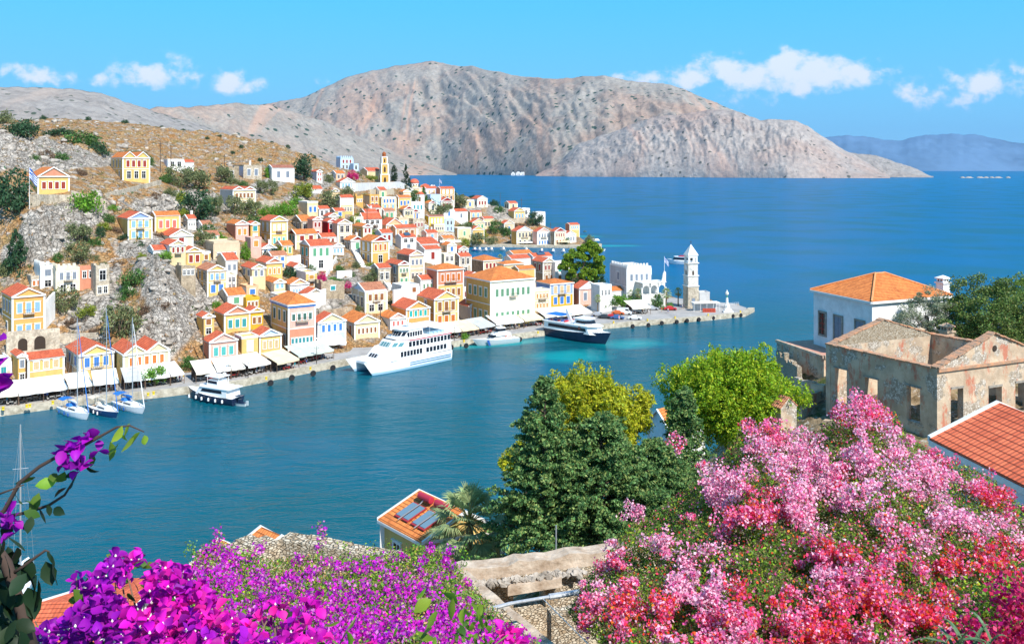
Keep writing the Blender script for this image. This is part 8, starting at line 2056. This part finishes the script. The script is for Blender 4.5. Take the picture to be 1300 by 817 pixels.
pine(668,585,30,22,71,'small yellow-green pine bough left of the conifers',[leafmat('pine_yellow', (.42,.40,.02)), leafmat('pine_lime', (.24,.30,.02))],[.5,.5],6,640,n=50)
pine(926,508,88,64,84,'bright green pine with rounded crown left of the ruins',[leafmat('pine_bright', (.30,.46,.02), .35, .35), leafmat('pine_mid', (.18,.32,.02), .3, .3), leafmat('pine_yellow2', (.48,.54,.03), .3, .35)],[.5,.3,.2],9,610,n=240)
def broadleaf(px, pyc, rx, ry, Y, label, mats, probs, seed, pyb, leaf, n=150, per=240, sc_=.2, asp=.5, nm='tree'):
 k = Y/F; q = P(px, pyb, Y); t = empty(nm, q); tag(t, label, 'tree'); r_ = np.random.default_rng(seed); cz = (pyb-pyc)*k; cs, rs_ = [], []
 tw = MB(); tw.tube([(0,0,-2),(.2,.1,cz*.5),(0,0,cz)], [.3,.22,.1], seg=8)
 for i in range(n):
  d = r_.normal(size=3); d /= np.linalg.norm(d); f_ = .4+.6*r_.random()**.6; lump = 1+.18*math.sin(d[0]*7+seed)*math.cos(d[2]*6+d[1]*5)
  c0 = np.array([d[0]*rx*k, d[1]*rx*k*.8, d[2]*ry*k])*f_*lump+np.array([0,0,cz]); cs.append(c0); rs_.append(r_.uniform(.5,1.2)*rx*k*sc_)
  if i % 6 == 0: tw.tube([(0,0,cz*.4), tuple(c0)], [.08,.02], seg=5)
 foliage_obj('foliage', tufts(cs, rs_, per, leaf), leaf, asp, mats, probs, t); tw.build('trunk', mat('bark', (.14,.10,.07), .9), t)
broadleaf(1178,402,38,34,108,'silvery olive tree between white house and roofless house',[leafmat('olive_grey', (.22,.26,.15), .35), leafmat('olive_silver', (.38,.42,.28), .3)],[.6,.4],21,440,.12,n=90,per=170,asp=.3,nm='olive_tree')
broadleaf(1250,402,62,52,106,'large dark green broadleaf tree behind the roofless house',[leafmat('oak_dark', (.08,.14,.035), .4), leafmat('oak_mid', (.15,.24,.05), .4), leafmat('oak_olive', (.25,.27,.08), .3)],[.45,.4,.15],22,450,.13,n=190,per=200)
broadleaf(1322,400,50,55,112,'bright green tree cut by the right edge of frame',[leafmat('lime_leaf', (.15,.24,.03), .4), leafmat('oak_mid', (.10,.16,.04), .4)],[.6,.4],23,450,.13,n=120,per=180)
broadleaf(648,650,16,30,72,'thin grey scrub bush right of the palm',[leafmat('olive_grey', (.16,.19,.12)), leafmat('leaves_dry', LC['dry'])],[.6,.4],24,690,.07,n=50,per=70,asp=.4,nm='bush')
# near fan palm
q = P(596, 664, 67); t = empty('palm_tree', (q.x, q.y, 14)); tag(t, 'large shaggy fan palm in front of yellow house with solar heaters', 'palm tree')
FP = palm_meshes(nf=46, nb=26).mesh('fronds', pm_)
o = inst('fronds', FP, t, loc=(0,0,q.z-14)); o.scale = (3.3,3.3,3.3)
s = MB(); s.tube([(0,0,-1),(0,0,3),(0,0,q.z-14)], [.32,.27,.3], seg=10); s.build('trunk', mat('palm_bark', (.19,.13,.08), .95), t)
LM.append((596,664,'large fan palm'))
# sailing boat at the left edge, near shore
a = Vector((*atz(14,770,.0), 0)); t = empty('moored_sailboat', a, 1.9); tag(t, 'white moored sailing boat whose mast rises at the left frame edge', 'sailing boat')
s = MB(); hull(s, 10, 3.2, 1.1, 1.4, 0, 1, 2, zl=.35); s.build('hull', [bw, bnavy, bw], t)
s = MB(); deck(s, 3, 7.2, 1.8, 1.1, 1.7, rf=.9, rb=.2, taper=.3); s.build('cabin', bw, t)
s = MB(); s.tube([(5.2,0,1.2),(5.2,0,18.6)], [.12,.08], seg=8); s.tube([(5.2,-1,9.5),(5.2,1,9.5)], .04, seg=4); s.tube([(5.2,-.8,13.5),(5.2,.8,13.5)], .04, seg=4); s.tube([(5.2,0,2.3),(1.2,0,2.3)], .12, seg=6); s.build('mast', bmetal, t)
s = MB()
for sd in (-1,1): s.tube([(5,sd*1.5,1.2),(5.2,sd*.95,9.5),(5.2,0,18.3)], .02, seg=3)
s.tube([(9.8,0,1.5),(5.2,0,18.3)], .02, seg=3); s.tube([(.1,0,1.2),(5.2,0,18.5)], .02, seg=3); s.build('rigging', bmetal, t)
# ================================================================== flowering bushes
def topline(pts): 
 xs = np.array([p[0] for p in pts], float); ys = np.array([p[1] for p in pts], float)
 return lambda x: np.interp(x, xs, ys)
def qmesh(name, p, size, asp, mats, mi, root):
 V_, Fq = leaf_quads(p, size, asp); return inst(name, npmesh(name, V_, Fq, mats, mi), root)
def twigs(p, ln, w, seed):
 r = np.random.default_rng(seed); n = len(p); d = r.normal(size=(n, 3)); d[:, 2] = np.abs(d[:, 2])*.8; d /= np.linalg.norm(d, axis=1)[:, None]; s = np.cross(d, r.normal(size=(n, 3))); s /= np.linalg.norm(s, axis=1)[:, None]
 l = r.uniform(.4, 1, (n, 1))*ln; V_ = np.stack([p-d*l-s*w, p+d*l-s*w*.4, p+d*l+s*w*.4, p-d*l+s*w], 1).reshape(-1, 3); return V_, np.arange(4*n).reshape(-1, 4)
def mound(px, py, top, ybot, ytop, pybot, bump=.5, seed=0):
 """surface of a hedge mound: from pixel rows to depth, with lumps"""
 t = np.clip((py-top(px))/(pybot-top(px)), -.2, 1.2)
 Y = ytop-(ytop-ybot)*np.clip(t, 0, 1.2)**.75
 n = np.array([noise.fractal(Vector((x*.022, y*.03, seed)), .9, 2, 3) for x, y in zip(px, py)])
 Y = Y-n*bump
 return np.stack([(px-CX)/F*Y, Y, H+(HY-py)/F*Y], 1), t
def in_bush(n, x0, x1, top, bot, r):
 out = []
 px = r.uniform(x0, x1, n*2); py = r.uniform(480, 835, n*2*1)
 ok = (py > top(px)) & (py < bot(px)); return px[ok], py[ok]
# ---- pink bougainvillea
topP = topline([(722,768),(735,745),(760,712),(775,700),(800,662),(830,648),(880,612),(905,592),(940,548),(965,536),(1000,542),(1035,548),(1075,512),(1110,508),(1135,520),(1150,545),(1180,568),(1215,585),(1250,596),(1275,620),(1300,640),(1345,668)])
botP = topline([(722,775),(750,795),(790,830),(1345,835)])
r = np.random.default_rng(5)
t = empty('bougainvillea_bush', P(1040,700,20)); tag(t, 'huge pink and red bougainvillea mound covering the lower right', 'flowering bush'); inv = Matrix.Translation(-Vector(t.location))
def att(o): o.parent = t; o.matrix_parent_inverse = inv; return o
px, py = in_bush(115000, 722, 1345, topP, botP, r)
# thin the sampling in proportion to area so cover is even
S_, tt = mound(px, py, topP, 14.5, 25, 835, .75, 1)
inward = S_ / np.linalg.norm(S_-np.array([0,0,H]), axis=1)[:, None]
dirs = (S_-np.array([0,0,H])); dirs /= np.linalg.norm(dirs, axis=1)[:, None]
dpt = r.random(len(S_))**1.3*.9
p = S_+dirs*dpt[:, None]+np.array([0,0,-.12])+r.normal(size=S_.shape)*.05
# behind the crest the mound falls away again
bx = r.uniform(740, 1330, 9000); by = topP(bx)+r.uniform(0, 40, 9000); Sb, _ = mound(bx, by, topP, 14.5, 25, 835, .5, 1); f_ = r.random(9000); Sb = Sb+np.stack([Sb[:,0]*.04*f_, 2.8*f_, -2.2*f_**1.5-.1*f_], 1); p = np.concatenate([p, Sb])
lm = [leafmat('boug_leaf', (.14,.28,.03), .4), leafmat('boug_leaf_lime', (.34,.48,.03), .3), leafmat('boug_leaf_dark', (.07,.12,.03), .35), leafmat('boug_leaf_bronze', (.28,.16,.07), .35)]
att(qmesh('foliage', p, rng.uniform(.02, .048, len(p)), .55, lm, rng.choice(4, size=len(p), p=[.42,.16,.24,.18]), None))
tp_ = p[rng.choice(len(p), 14000)]; V_, Fq = twigs(tp_, .16, .006, 3); att(inst('twigs', npmesh('twigs', V_, Fq, [mat('twig', (.20,.12,.08), .9)])))
leafy = [(860,640,62,26),(935,700,60,38),(850,690,40,24),(1065,655,34,26),(1150,640,40,24),(1220,690,40,26),(985,735,40,20),(1240,745,40,18),(1120,735,26,16),(890,665,60,30),(1000,690,26,26),(830,735,24,14),(1180,745,34,16)]
pinks = [leafmat('bract_pink', (.90,.24,.46), .2, .3), leafmat('bract_pale_pink', (.93,.56,.70), .10, .3), leafmat('bract_rose', (.84,.08,.25), .25, .4), leafmat('bract_red', (.84,.035,.035), .25, .4), leafmat('bract_orange', (.88,.17,.03), .25, .4)]
def clusters(n, top, bot, x0, x1, ybot, ytop, bump, seed, acc):
 r = np.random.default_rng(seed); out = []
 while len(out) < n:
  px = r.uniform(x0, x1); py = r.uniform(500, 832)
  if py < top(px)+4 or py > bot(px): continue
  if not acc(px, py, r): continue
  out.append((px, py))
 return np.array(out)
def accP(px, py, r):
 d = min(((px-a)/c)**2+((py-b_)/e)**2 for a, b_, c, e in leafy)
 dens = .07 if d < 1 else (.4 if d < 2 else .62)
 dt = (py-topP(px))
 if dt < 110 and px > 900: dens = 1.0 if d > .8 else .35
 if px < 900: dens *= .9
 return r.random() < dens*(.55+.9*(noise.noise(Vector((px*.02, py*.02, 7)))+.5))
cc = clusters(300, topP, botP, 722, 1345, 0, 0, 0, 9, accP)
hand = [(865,562),(890,588),(905,600),(800,650),(812,645),(775,690),(790,700),(740,745),(745,765),(830,690),(845,700),(870,715),(880,730),(925,655),(940,660),(960,640),(760,755),(1060,520),(1085,520),(1100,515),(1120,530),(950,545),(975,540),(1010,560)]
cc = np.concatenate([cc, np.array(hand, float)])
SC, _ = mound(cc[:,0], cc[:,1], topP, 14.5, 25, 835, .75, 1); dc = (SC-np.array([0,0,H])); dc /= np.linalg.norm(dc, axis=1)[:, None]
pp, mi, sz = [], [], []
for (cx_, cy_), s0, d0 in zip(cc, SC, dc):
 red = noise.noise(Vector((cx_*.013, cy_*.016, 2)))+(.30 if cy_ > 690 and cx_ > 950 else -.05)+(.35 if abs(cx_-900) < 24 and abs(cy_-588) < 18 else 0)+(.1 if cy_ > 740 else 0)
 R0 = rng.uniform(.14, .40)*(1.0 if cy_ < 640 else .78); k = int(60+R0*640); u = rng.normal(size=(k, 3)); u /= np.linalg.norm(u, axis=1)[:, None]; u *= rng.random((k, 1))**.33
 sub = rng.normal(size=(7, 3))*R0*.45; q_ = s0-d0*(.22+R0*.3)+u*R0*np.array([.62,.62,.5])+sub[rng.integers(7, size=k)]
 pp.append(q_); sz.append(rng.uniform(.023, .043, k))
 if red > .34: pr = [.16,.10,.30,.32,.12]
 elif red > .08: pr = [.38,.20,.27,.12,.03]
 else: pr = [.33,.60,.06,.007,.003]
 mi.append(rng.choice(5, size=k, p=pr))
# stray single bracts everywhere
st_i = rng.choice(len(S_), 5000); pp.append(S_[st_i]-dirs[st_i]*.08); sz.append(rng.uniform(.02,.035,5000)); mi.append(rng.choice(5, size=5000, p=[.22,.12,.24,.26,.16]))
pp = np.concatenate(pp); att(qmesh('blossom', pp, np.concatenate(sz), .8, pinks, np.concatenate(mi), None))
s = MB()
for (a, b_) in (((1000,835,17),(985,690,22)),((1100,840,16),(1090,640,21)),((1200,840,15),(1230,680,21)),((900,835,17),(880,690,22))): s.tube([P(*a)-Vector((0,0,1)), (P(*a)+P(*b_))/2-Vector((0,-.5,.9)), P(*b_)-Vector((0,0,.4))], [.09,.06,.03], seg=6)
att(s.build('stems', mat('bark', (.14,.10,.07), .9)))
s = MB(); s.tube([P(952,583,23.6),P(935,592,23.5),P(925,602,23.4),P(912,608,23.2)], .018, seg=5); s.tube([P(985,545,24),P(970,556,24),P(952,583,23.6)], .014, seg=5); att(s.build('dead_branch', mat('dead_wood', (.30,.19,.12), .9)))
LM.append((1040,680,'pink bougainvillea mound'))
# ---- magenta hedge with tiny flowers
topM = topline([(228,752),(240,725),(252,700),(268,690),(285,692),(300,698),(340,712),(400,706),(440,712),(470,704),(500,706),(530,692),(555,700),(575,712),(600,745),(640,788),(675,812),(705,835)])
botM = topline([(228,835),(705,836)])
t = empty('bougainvillea_hedge', P(430,770,17)); tag(t, 'magenta-flowered hedge mixed with dry tan leaves at bottom centre', 'flowering bush'); inv = Matrix.Translation(-Vector(t.location))
r = np.random.default_rng(15)
px = r.uniform(228, 705, 150000); py = r.uniform(660, 835, 150000); ok = (py > topM(px)) & (py < botM(px)); px, py = px[ok], py[ok]
S_, _ = mound(px, py, topM, 13.5, 22, 835, .5, 4); dirs = S_-np.array([0,0,H]); dirs /= np.linalg.norm(dirs, axis=1)[:, None]
p = S_+dirs*(r.random(len(S_))**1.4*.8)[:, None]+r.normal(size=S_.shape)*.05
lm2 = [leafmat('hedge_leaf', (.12,.30,.03), .4), leafmat('boug_leaf_lime', (.26,.34,.03), .3), leafmat('boug_leaf_dark', (.05,.09,.025), .35), leafmat('hedge_dry_leaf', (.48,.28,.10), .35), leafmat('hedge_pale_dry', (.60,.48,.34), .3)]
pm = np.array([noise.noise(Vector((x*.016, y*.03, 9))) for x, y in zip(px, py)])
mi = np.where((pm > .0) & (r.random(len(p)) < .55), rng.choice([3,4,2], size=len(p)), rng.choice([0,1,2,3], size=len(p), p=[.45,.22,.25,.08]))
att(qmesh('foliage', p, rng.uniform(.018, .042, len(p)), .5, lm2, mi, None))
V_, Fq = twigs(p[rng.choice(len(p), 8000)], .14, .005, 4); att(inst('twigs', npmesh('twigs', V_, Fq, [mat('twig', (.20,.12,.08), .9)])))
mg = [leafmat('bract_magenta', (.72,.02,.55), .3, .4), leafmat('bract_violet', (.52,.02,.60), .3, .4), leafmat('bract_light_magenta', (.80,.25,.68), .2, .4)]
accM = lambda px, py, r: r.random() < (.25+1.5*max(0, noise.noise(Vector((px*.018, py*.028, 19)))+.22))
cc = clusters(430, topM, botM, 232, 700, 0, 0, 0, 19, accM)
SC, _ = mound(cc[:,0], cc[:,1], topM, 13.5, 22, 835, .5, 4); dc = SC-np.array([0,0,H]); dc /= np.linalg.norm(dc, axis=1)[:, None]
pp = []
for s0, d0 in zip(SC, dc):
 R0 = rng.uniform(.07, .24); k = int(14+R0*190); pp.append(s0-d0*.16+rng.normal(size=(k, 3))*R0*.5)
for (x, y0_, y1_) in ((275,672,700),(406,664,700),(378,705,715),(328,690,705),(545,690,705),(568,695,712)):
 for i in range(26): f_ = i/26; q_ = P(x+3*math.sin(f_*5), y0_+(y1_-y0_)*f_, 21); pp.append(np.array([q_])+rng.normal(size=(3, 3))*.06)
pp = np.concatenate(pp); att(qmesh('blossom', pp, rng.uniform(.024,.045,len(pp)), .8, mg, rng.choice(3, size=len(pp), p=[.5,.35,.15]), None))
sp_ = []
for (x, y0_, y1_) in ((275,670,715),(248,705,720),(406,662,715),(240,690,705),(435,690,715),(470,690,712),(588,695,720),(492,690,712)):
 for i in range(40): f_ = i/40; q_ = P(x+4*math.sin(f_*4), y0_+(y1_-y0_)*f_, 21); sp_.append(np.array([q_])+rng.normal(size=(2, 3))*.06)
sp_ = np.concatenate(sp_); att(qmesh('foliage', sp_, rng.uniform(.02,.04,len(sp_)), .5, lm2[:3], rng.choice(3, size=len(sp_)), None))
LM.append((430,760,'magenta-flowered hedge'))
# ---- crimson bush bottom right
t = empty('crimson_bush', P(1290,790,11)); tag(t, 'deep crimson flowering bush in the bottom right corner', 'flowering bush'); inv = Matrix.Translation(-Vector(t.location)); pp = []; 
for i in range(46):
 q_ = P(rng.uniform(1225,1330), rng.uniform(735,830), rng.uniform(10.5,12)); 
 if q_ is not None and (CX+F*q_.x/q_.y) > 1215+(830-(HY+(H-q_.z)*F/q_.y))*.6: k = 60; pp.append(np.array([q_])+rng.normal(size=(k, 3))*.09)
pp = np.concatenate(pp); att(qmesh('blossom', pp, rng.uniform(.02,.04,len(pp)), .8, [leafmat('bract_crimson', (.50,.01,.12), .3, .35), leafmat('bract_rose', (.78,.08,.24))], rng.choice(2, size=len(pp), p=[.75,.25]), None))
p = np.concatenate([np.array([P(rng.uniform(1235,1335), rng.uniform(745,833), rng.uniform(11.2,12.4))])+rng.normal(size=(90,3))*.12 for _ in range(60)]); att(qmesh('foliage', p, rng.uniform(.02,.045,len(p)), .5, lm[:3], rng.choice(3, size=len(p)), None))
# ---- strap-leaved plant bottom right
t = empty('strap_leaved_plant', P(1235,812,8)); tag(t, 'green strap-leaved succulent arching below the pink bougainvillea', 'plant'); inv = Matrix.Translation(-Vector(t.location)); s = MB()
for i in range(24):
 a = rng.uniform(0, 2*PI); L = rng.uniform(.28, .55); c0 = P(1222+rng.uniform(-12,38), 822+rng.uniform(-12,14), 8); d = Vector((math.cos(a), math.sin(a)*.6, rng.uniform(.5, 1.6))).normalized(); sd = d.cross(Vector((0,0,1))).normalized()
 prev = None; pts = []
 for j in range(7): f_ = j/6; pt = c0+d*L*f_+Vector((0,0,-.38*L*f_**2.4*1.6)); w_ = .018*(1-f_**2)+.002; pts.append((pt-sd*w_, pt+Vector((0,0,-.006)), pt+sd*w_))
 for j in range(6): s.add([*pts[j], *pts[j+1]], [(0,1,4,3),(1,2,5,4)])
att(s.build('leaves', leafmat('succulent_leaf', (.10,.17,.08), .3, .1)))

# ================================================================== close bougainvillea on the left: modelled bracts and leaves
def bract_verts(L, W, fold, curl, rr):
 rows = [(0,.02),(.22,.72),(.5,1.0),(.78,.66),(1.0,.02)]; vs = []
 for (u, w) in rows:
  for sgn in (-1, 0, 1):
   x = sgn*W*.5*w; z = abs(sgn)*fold*w*W+curl*L*math.sin(u*2.4)*.35+rr.gauss(0, L*.012); vs.append(Vector((x, u*L, z)))
 return vs
BF = [(i*3+a, i*3+a+1, (i+1)*3+a+1, (i+1)*3+a) for i in range(4) for a in (0, 1)]
def add_piece(mb, org, dirv, roll, L, W, fold, curl, rr, m=0):
 y = dirv.normalized(); x = y.cross(Vector((0,0,1))); x = x.normalized() if x.length > .05 else Vector((1,0,0)); z = x.cross(y); c_, s_ = math.cos(roll), math.sin(roll); x, z = x*c_+z*s_, z*c_-x*s_
 mb.add([org+x*v.x+y*v.y+z*v.z for v in bract_verts(L, W, fold, curl, rr)], BF, m)
rr = random.Random(77)
def flower(mb, org, L, rr, m):
 ax = Vector((rr.gauss(0,1), rr.gauss(0,1)-.6, rr.gauss(.5,.8))).normalized(); a = ax.cross(Vector((0,0,1))); a = a.normalized() if a.length > .05 else Vector((1,0,0)); b_ = ax.cross(a)
 r0 = rr.random()*6
 for k in range(3):
  d = ax*rr.uniform(.45,.8)+(a*math.cos(r0+k*2.09)+b_*math.sin(r0+k*2.09)); add_piece(mb, org, d, rr.uniform(-.5,.5), L*rr.uniform(.85,1.15), L*rr.uniform(.75,.95), rr.uniform(.1,.5), rr.uniform(-.6,1.0), rr, m)
def near_leaf(mb, org, d, L, rr, m=0): add_piece(mb, org, d, rr.uniform(-1.2,1.2), L, L*.62, rr.uniform(-.25,.25), rr.uniform(-.5,.6), rr, m)
nearB = [leafmat('bract_near_magenta', (.62,.008,.44), .4, .4), leafmat('bract_near_shaded', (.36,.008,.42), .4, .4), leafmat('bract_near_sunlit', (.82,.02,.44), .3, .4)]  # same bract: second colour has shade painted in, third has sunlight
nearL = [leafmat('near_leaf_green', (.07,.15,.02), .35, .3), leafmat('near_leaf_lime', (.20,.33,.03), .3, .4), leafmat('near_leaf_shaded', (.012,.03,.010), .3, .1)]  # third green is the leaf with shade painted into it
t = empty('bougainvillea_shrub', P(230,790,2.6)); tag(t, 'close magenta bougainvillea with large papery bracts at lower left', 'flowering bush'); inv = Matrix.Translation(-Vector(t.location))
topN = topline([(20,812),(40,780),(60,792),(86,778),(95,728),(130,725),(142,700),(175,696),(182,712),(215,710),(240,722),(262,745),(282,772),(300,782),(330,768),(350,760),(372,770),(400,800),(430,812),(450,835)])
fb, lb, wd = MB(), MB(), MB(); n = 0
while n < 640:
 px, py = rr.uniform(25, 440), rr.uniform(684, 830)
 if py < topN(px)+6: continue
 nv_ = noise.noise(Vector((px*.02, py*.022, 31)))
 if (px < 130 and nv_ < .05 and py > 740) or (px > 285 and nv_ < .0) or nv_ < -.28: continue
 n += 1; Y = 2.7-.5*(py-684)/140+rr.uniform(-.22,.22); m_ = 1 if (px < 150 or rr.random() < .28) else (0 if rr.random() < .7 else 2)
 flower(fb, P(px, py, Y), rr.uniform(.022,.034), rr, m_)
cen = MB()
for i in range(0, len(fb.v), 45*3):
 q_ = Vector(fb.v[i]); cen.lathe([(.001,-.002),(.0035,.002),(.001,.007)], q_, seg=5)
for i in range(330):
 px, py = rr.uniform(0, 450), rr.uniform(700, 835)
 if py < topN(px)+2: continue
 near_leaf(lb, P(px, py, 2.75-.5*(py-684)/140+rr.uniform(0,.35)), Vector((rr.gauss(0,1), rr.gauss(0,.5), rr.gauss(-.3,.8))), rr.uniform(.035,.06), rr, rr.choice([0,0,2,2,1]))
for i in range(46):
 a = (rr.uniform(20,440), 835); px2 = a[0]+rr.uniform(-40,40); py2 = max(topN(px2)+5, rr.uniform(700,800)); wd.tube([P(a[0],840,2.4), P((a[0]+px2)/2+rr.uniform(-8,8),(840+py2)/2,2.55), P(px2,py2,2.65)], [.004,.003,.0015], seg=5)
for nm_, mb_, ms_ in (('blossom', fb, nearB), ('flower_centres', cen, mat('cream_flower', (.75,.75,.6), .6)), ('foliage', lb, nearL), ('twigs', wd, mat('twig', (.20,.12,.08), .9))): att(mb_.build(nm_, ms_, smooth=nm_ == 'blossom' or nm_ == 'foliage'))
LM.append((200,760,'close magenta bougainvillea'))
# arching spray, upper left
t = empty('bougainvillea_spray', P(5,700,1.7)); tag(t, 'arching bougainvillea spray with heart-shaped leaves reaching over the water', 'flowering branch'); inv = Matrix.Translation(-Vector(t.location))
fb, lb, wd = MB(), MB(), MB()
def spl(pts, Y): return [P(x, y, Y) for x, y in pts]
paths = [([(-20,668),(5,648),(25,612),(50,592),(80,575),(105,566),(130,552),(148,542),(165,540),(183,548)],1.60,[.0042,.0040,.0036,.0032,.003,.0028,.0024,.002,.0016,.001]),
   ([(-20,690),(10,655),(35,650),(62,641),(82,628),(92,612),(98,600)],1.66,[.004,.0034,.003,.0028,.0024,.002,.001]),
   ([(15,728),(30,718),(45,707),(58,698),(63,700)],1.5,[.003,.0028,.0024,.002,.001]),
   ([(-10,690),(8,715),(20,750),(30,785),(42,825)],1.5,[.010,.010,.0095,.010,.011]),
   ([(-10,630),(12,622),(30,615)],1.55,[.002,.0016,.001])]
for pts_, Y, rd in paths: wd.tube(spl(pts_, Y), rd, seg=7)
for (x, y, L, m_) in [(45,605,.030,0),(50,625,.034,0),(68,600,.022,0),(72,610,.030,1),(82,598,.032,0),(100,575,.028,2),(115,573,.024,0),(108,590,.024,2),(130,556,.026,0),(140,560,.030,1),(150,545,.026,1),(155,540,.028,1),(165,537,.028,1),(170,552,.030,1),(178,548,.026,1),(183,552,.020,1),(150,562,.022,1),(22,632,.034,0),(30,635,.028,0),(30,648,.028,0),(50,645,.026,2),(68,645,.024,2),(40,655,.026,2),(85,618,.022,2),(95,605,.024,2),(60,640,.018,2),(97,598,.018,2),(10,660,.030,2)]:
 near_leaf(lb, P(x, y, 1.62+rr.uniform(-.03,.03)), Vector((rr.gauss(0,.8), rr.gauss(-.2,.4), rr.gauss(-.7,.4))), L*1.15, rr, m_)
for (x, y) in [(92,562),(95,570),(84,578),(80,570),(78,582),(86,590),(98,592),(105,590),(118,556),(125,572),(104,560),(14,650),(18,662),(12,672),(20,676),(8,658),(88,572),(102,598)]:
 flower(fb, P(x, y, 1.6+rr.uniform(-.02,.02)), rr.uniform(.020,.027), rr, 1)
# foliage hanging at the frame edge, shade painted into its leaf colour
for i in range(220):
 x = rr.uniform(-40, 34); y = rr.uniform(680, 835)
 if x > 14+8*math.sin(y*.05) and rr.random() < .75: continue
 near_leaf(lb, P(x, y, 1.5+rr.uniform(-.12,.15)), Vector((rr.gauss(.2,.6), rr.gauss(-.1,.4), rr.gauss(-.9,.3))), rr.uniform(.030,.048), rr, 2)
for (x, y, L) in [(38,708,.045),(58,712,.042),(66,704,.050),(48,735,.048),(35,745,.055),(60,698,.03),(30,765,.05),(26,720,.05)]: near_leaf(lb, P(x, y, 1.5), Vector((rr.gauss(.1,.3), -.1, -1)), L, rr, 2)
for (x, y) in [(-3,436),(-4,475),(0,490),(4,498),(-6,505)]: flower(fb, P(x-4, y, 1.3), .030, rr, 1)
wd.tube(spl([(-30,700),(-14,560),(-10,480),(-8,430)], 1.3), [.005,.004,.003,.002], seg=6)
for nm_, mb_, ms_ in (('blossom', fb, nearB), ('foliage', lb, nearL), ('branches', wd, mat('vine_bark', (.07,.045,.035), .9))): att(mb_.build(nm_, ms_, smooth=True))
# vine leaves bottom centre
t = empty('vine', P(580,790,2.6)); tag(t, 'bright green vine leaves in front of the magenta hedge', 'vine'); inv = Matrix.Translation(-Vector(t.location)); lb, fb, wd = MB(), MB(), MB()
for (x, y, L) in [(548,760,.06),(562,752,.055),(575,758,.06),(556,775,.06),(590,770,.05),(605,775,.055),(598,765,.05),(530,800,.06),(545,795,.055),(552,806,.05),(432,788,.045),(440,800,.05),(452,785,.035),(505,795,.03),(578,800,.03),(610,765,.035),(540,745,.04),(585,792,.04)]: near_leaf(lb, P(x, y, 2.6), Vector((rr.gauss(0,.6), -.3, rr.gauss(-.8,.4))), L, rr, 1 if y < 790 else rr.choice([0,1]))
for i in range(90): x = rr.uniform(575, 628); y = rr.uniform(775, 832); near_leaf(lb, P(x, y, 3.2+rr.uniform(-.1,.1)), Vector((rr.gauss(0,.6), -.2, rr.gauss(.6,.5))), rr.uniform(.02,.035), rr, rr.choice([1,0,1]))
for (x, y) in [(636,800),(645,806),(655,812),(640,815),(660,818),(648,800),(630,812),(345,765),(355,772),(392,766),(402,772),(400,760),(330,785),(345,795),(360,800),(372,808),(385,800),(410,810),(425,815),(300,795),(470,818),(480,822)]: flower(fb, P(x, y, 2.7), rr.uniform(.030,.040), rr, rr.choice([0,0,2]))
for a in ([(520,840),(545,790),(560,760),(590,752),(612,765)],[(600,840),(625,820),(645,805)],[(420,840),(440,800),(452,782)]): wd.tube(spl(a, 2.65), .0022, seg=5)
for nm_, mb_, ms_ in (('blossom', fb, nearB), ('foliage', lb, nearL), ('stems', wd, mat('vine_green', (.16,.20,.06), .8))): att(mb_.build(nm_, ms_, smooth=True))
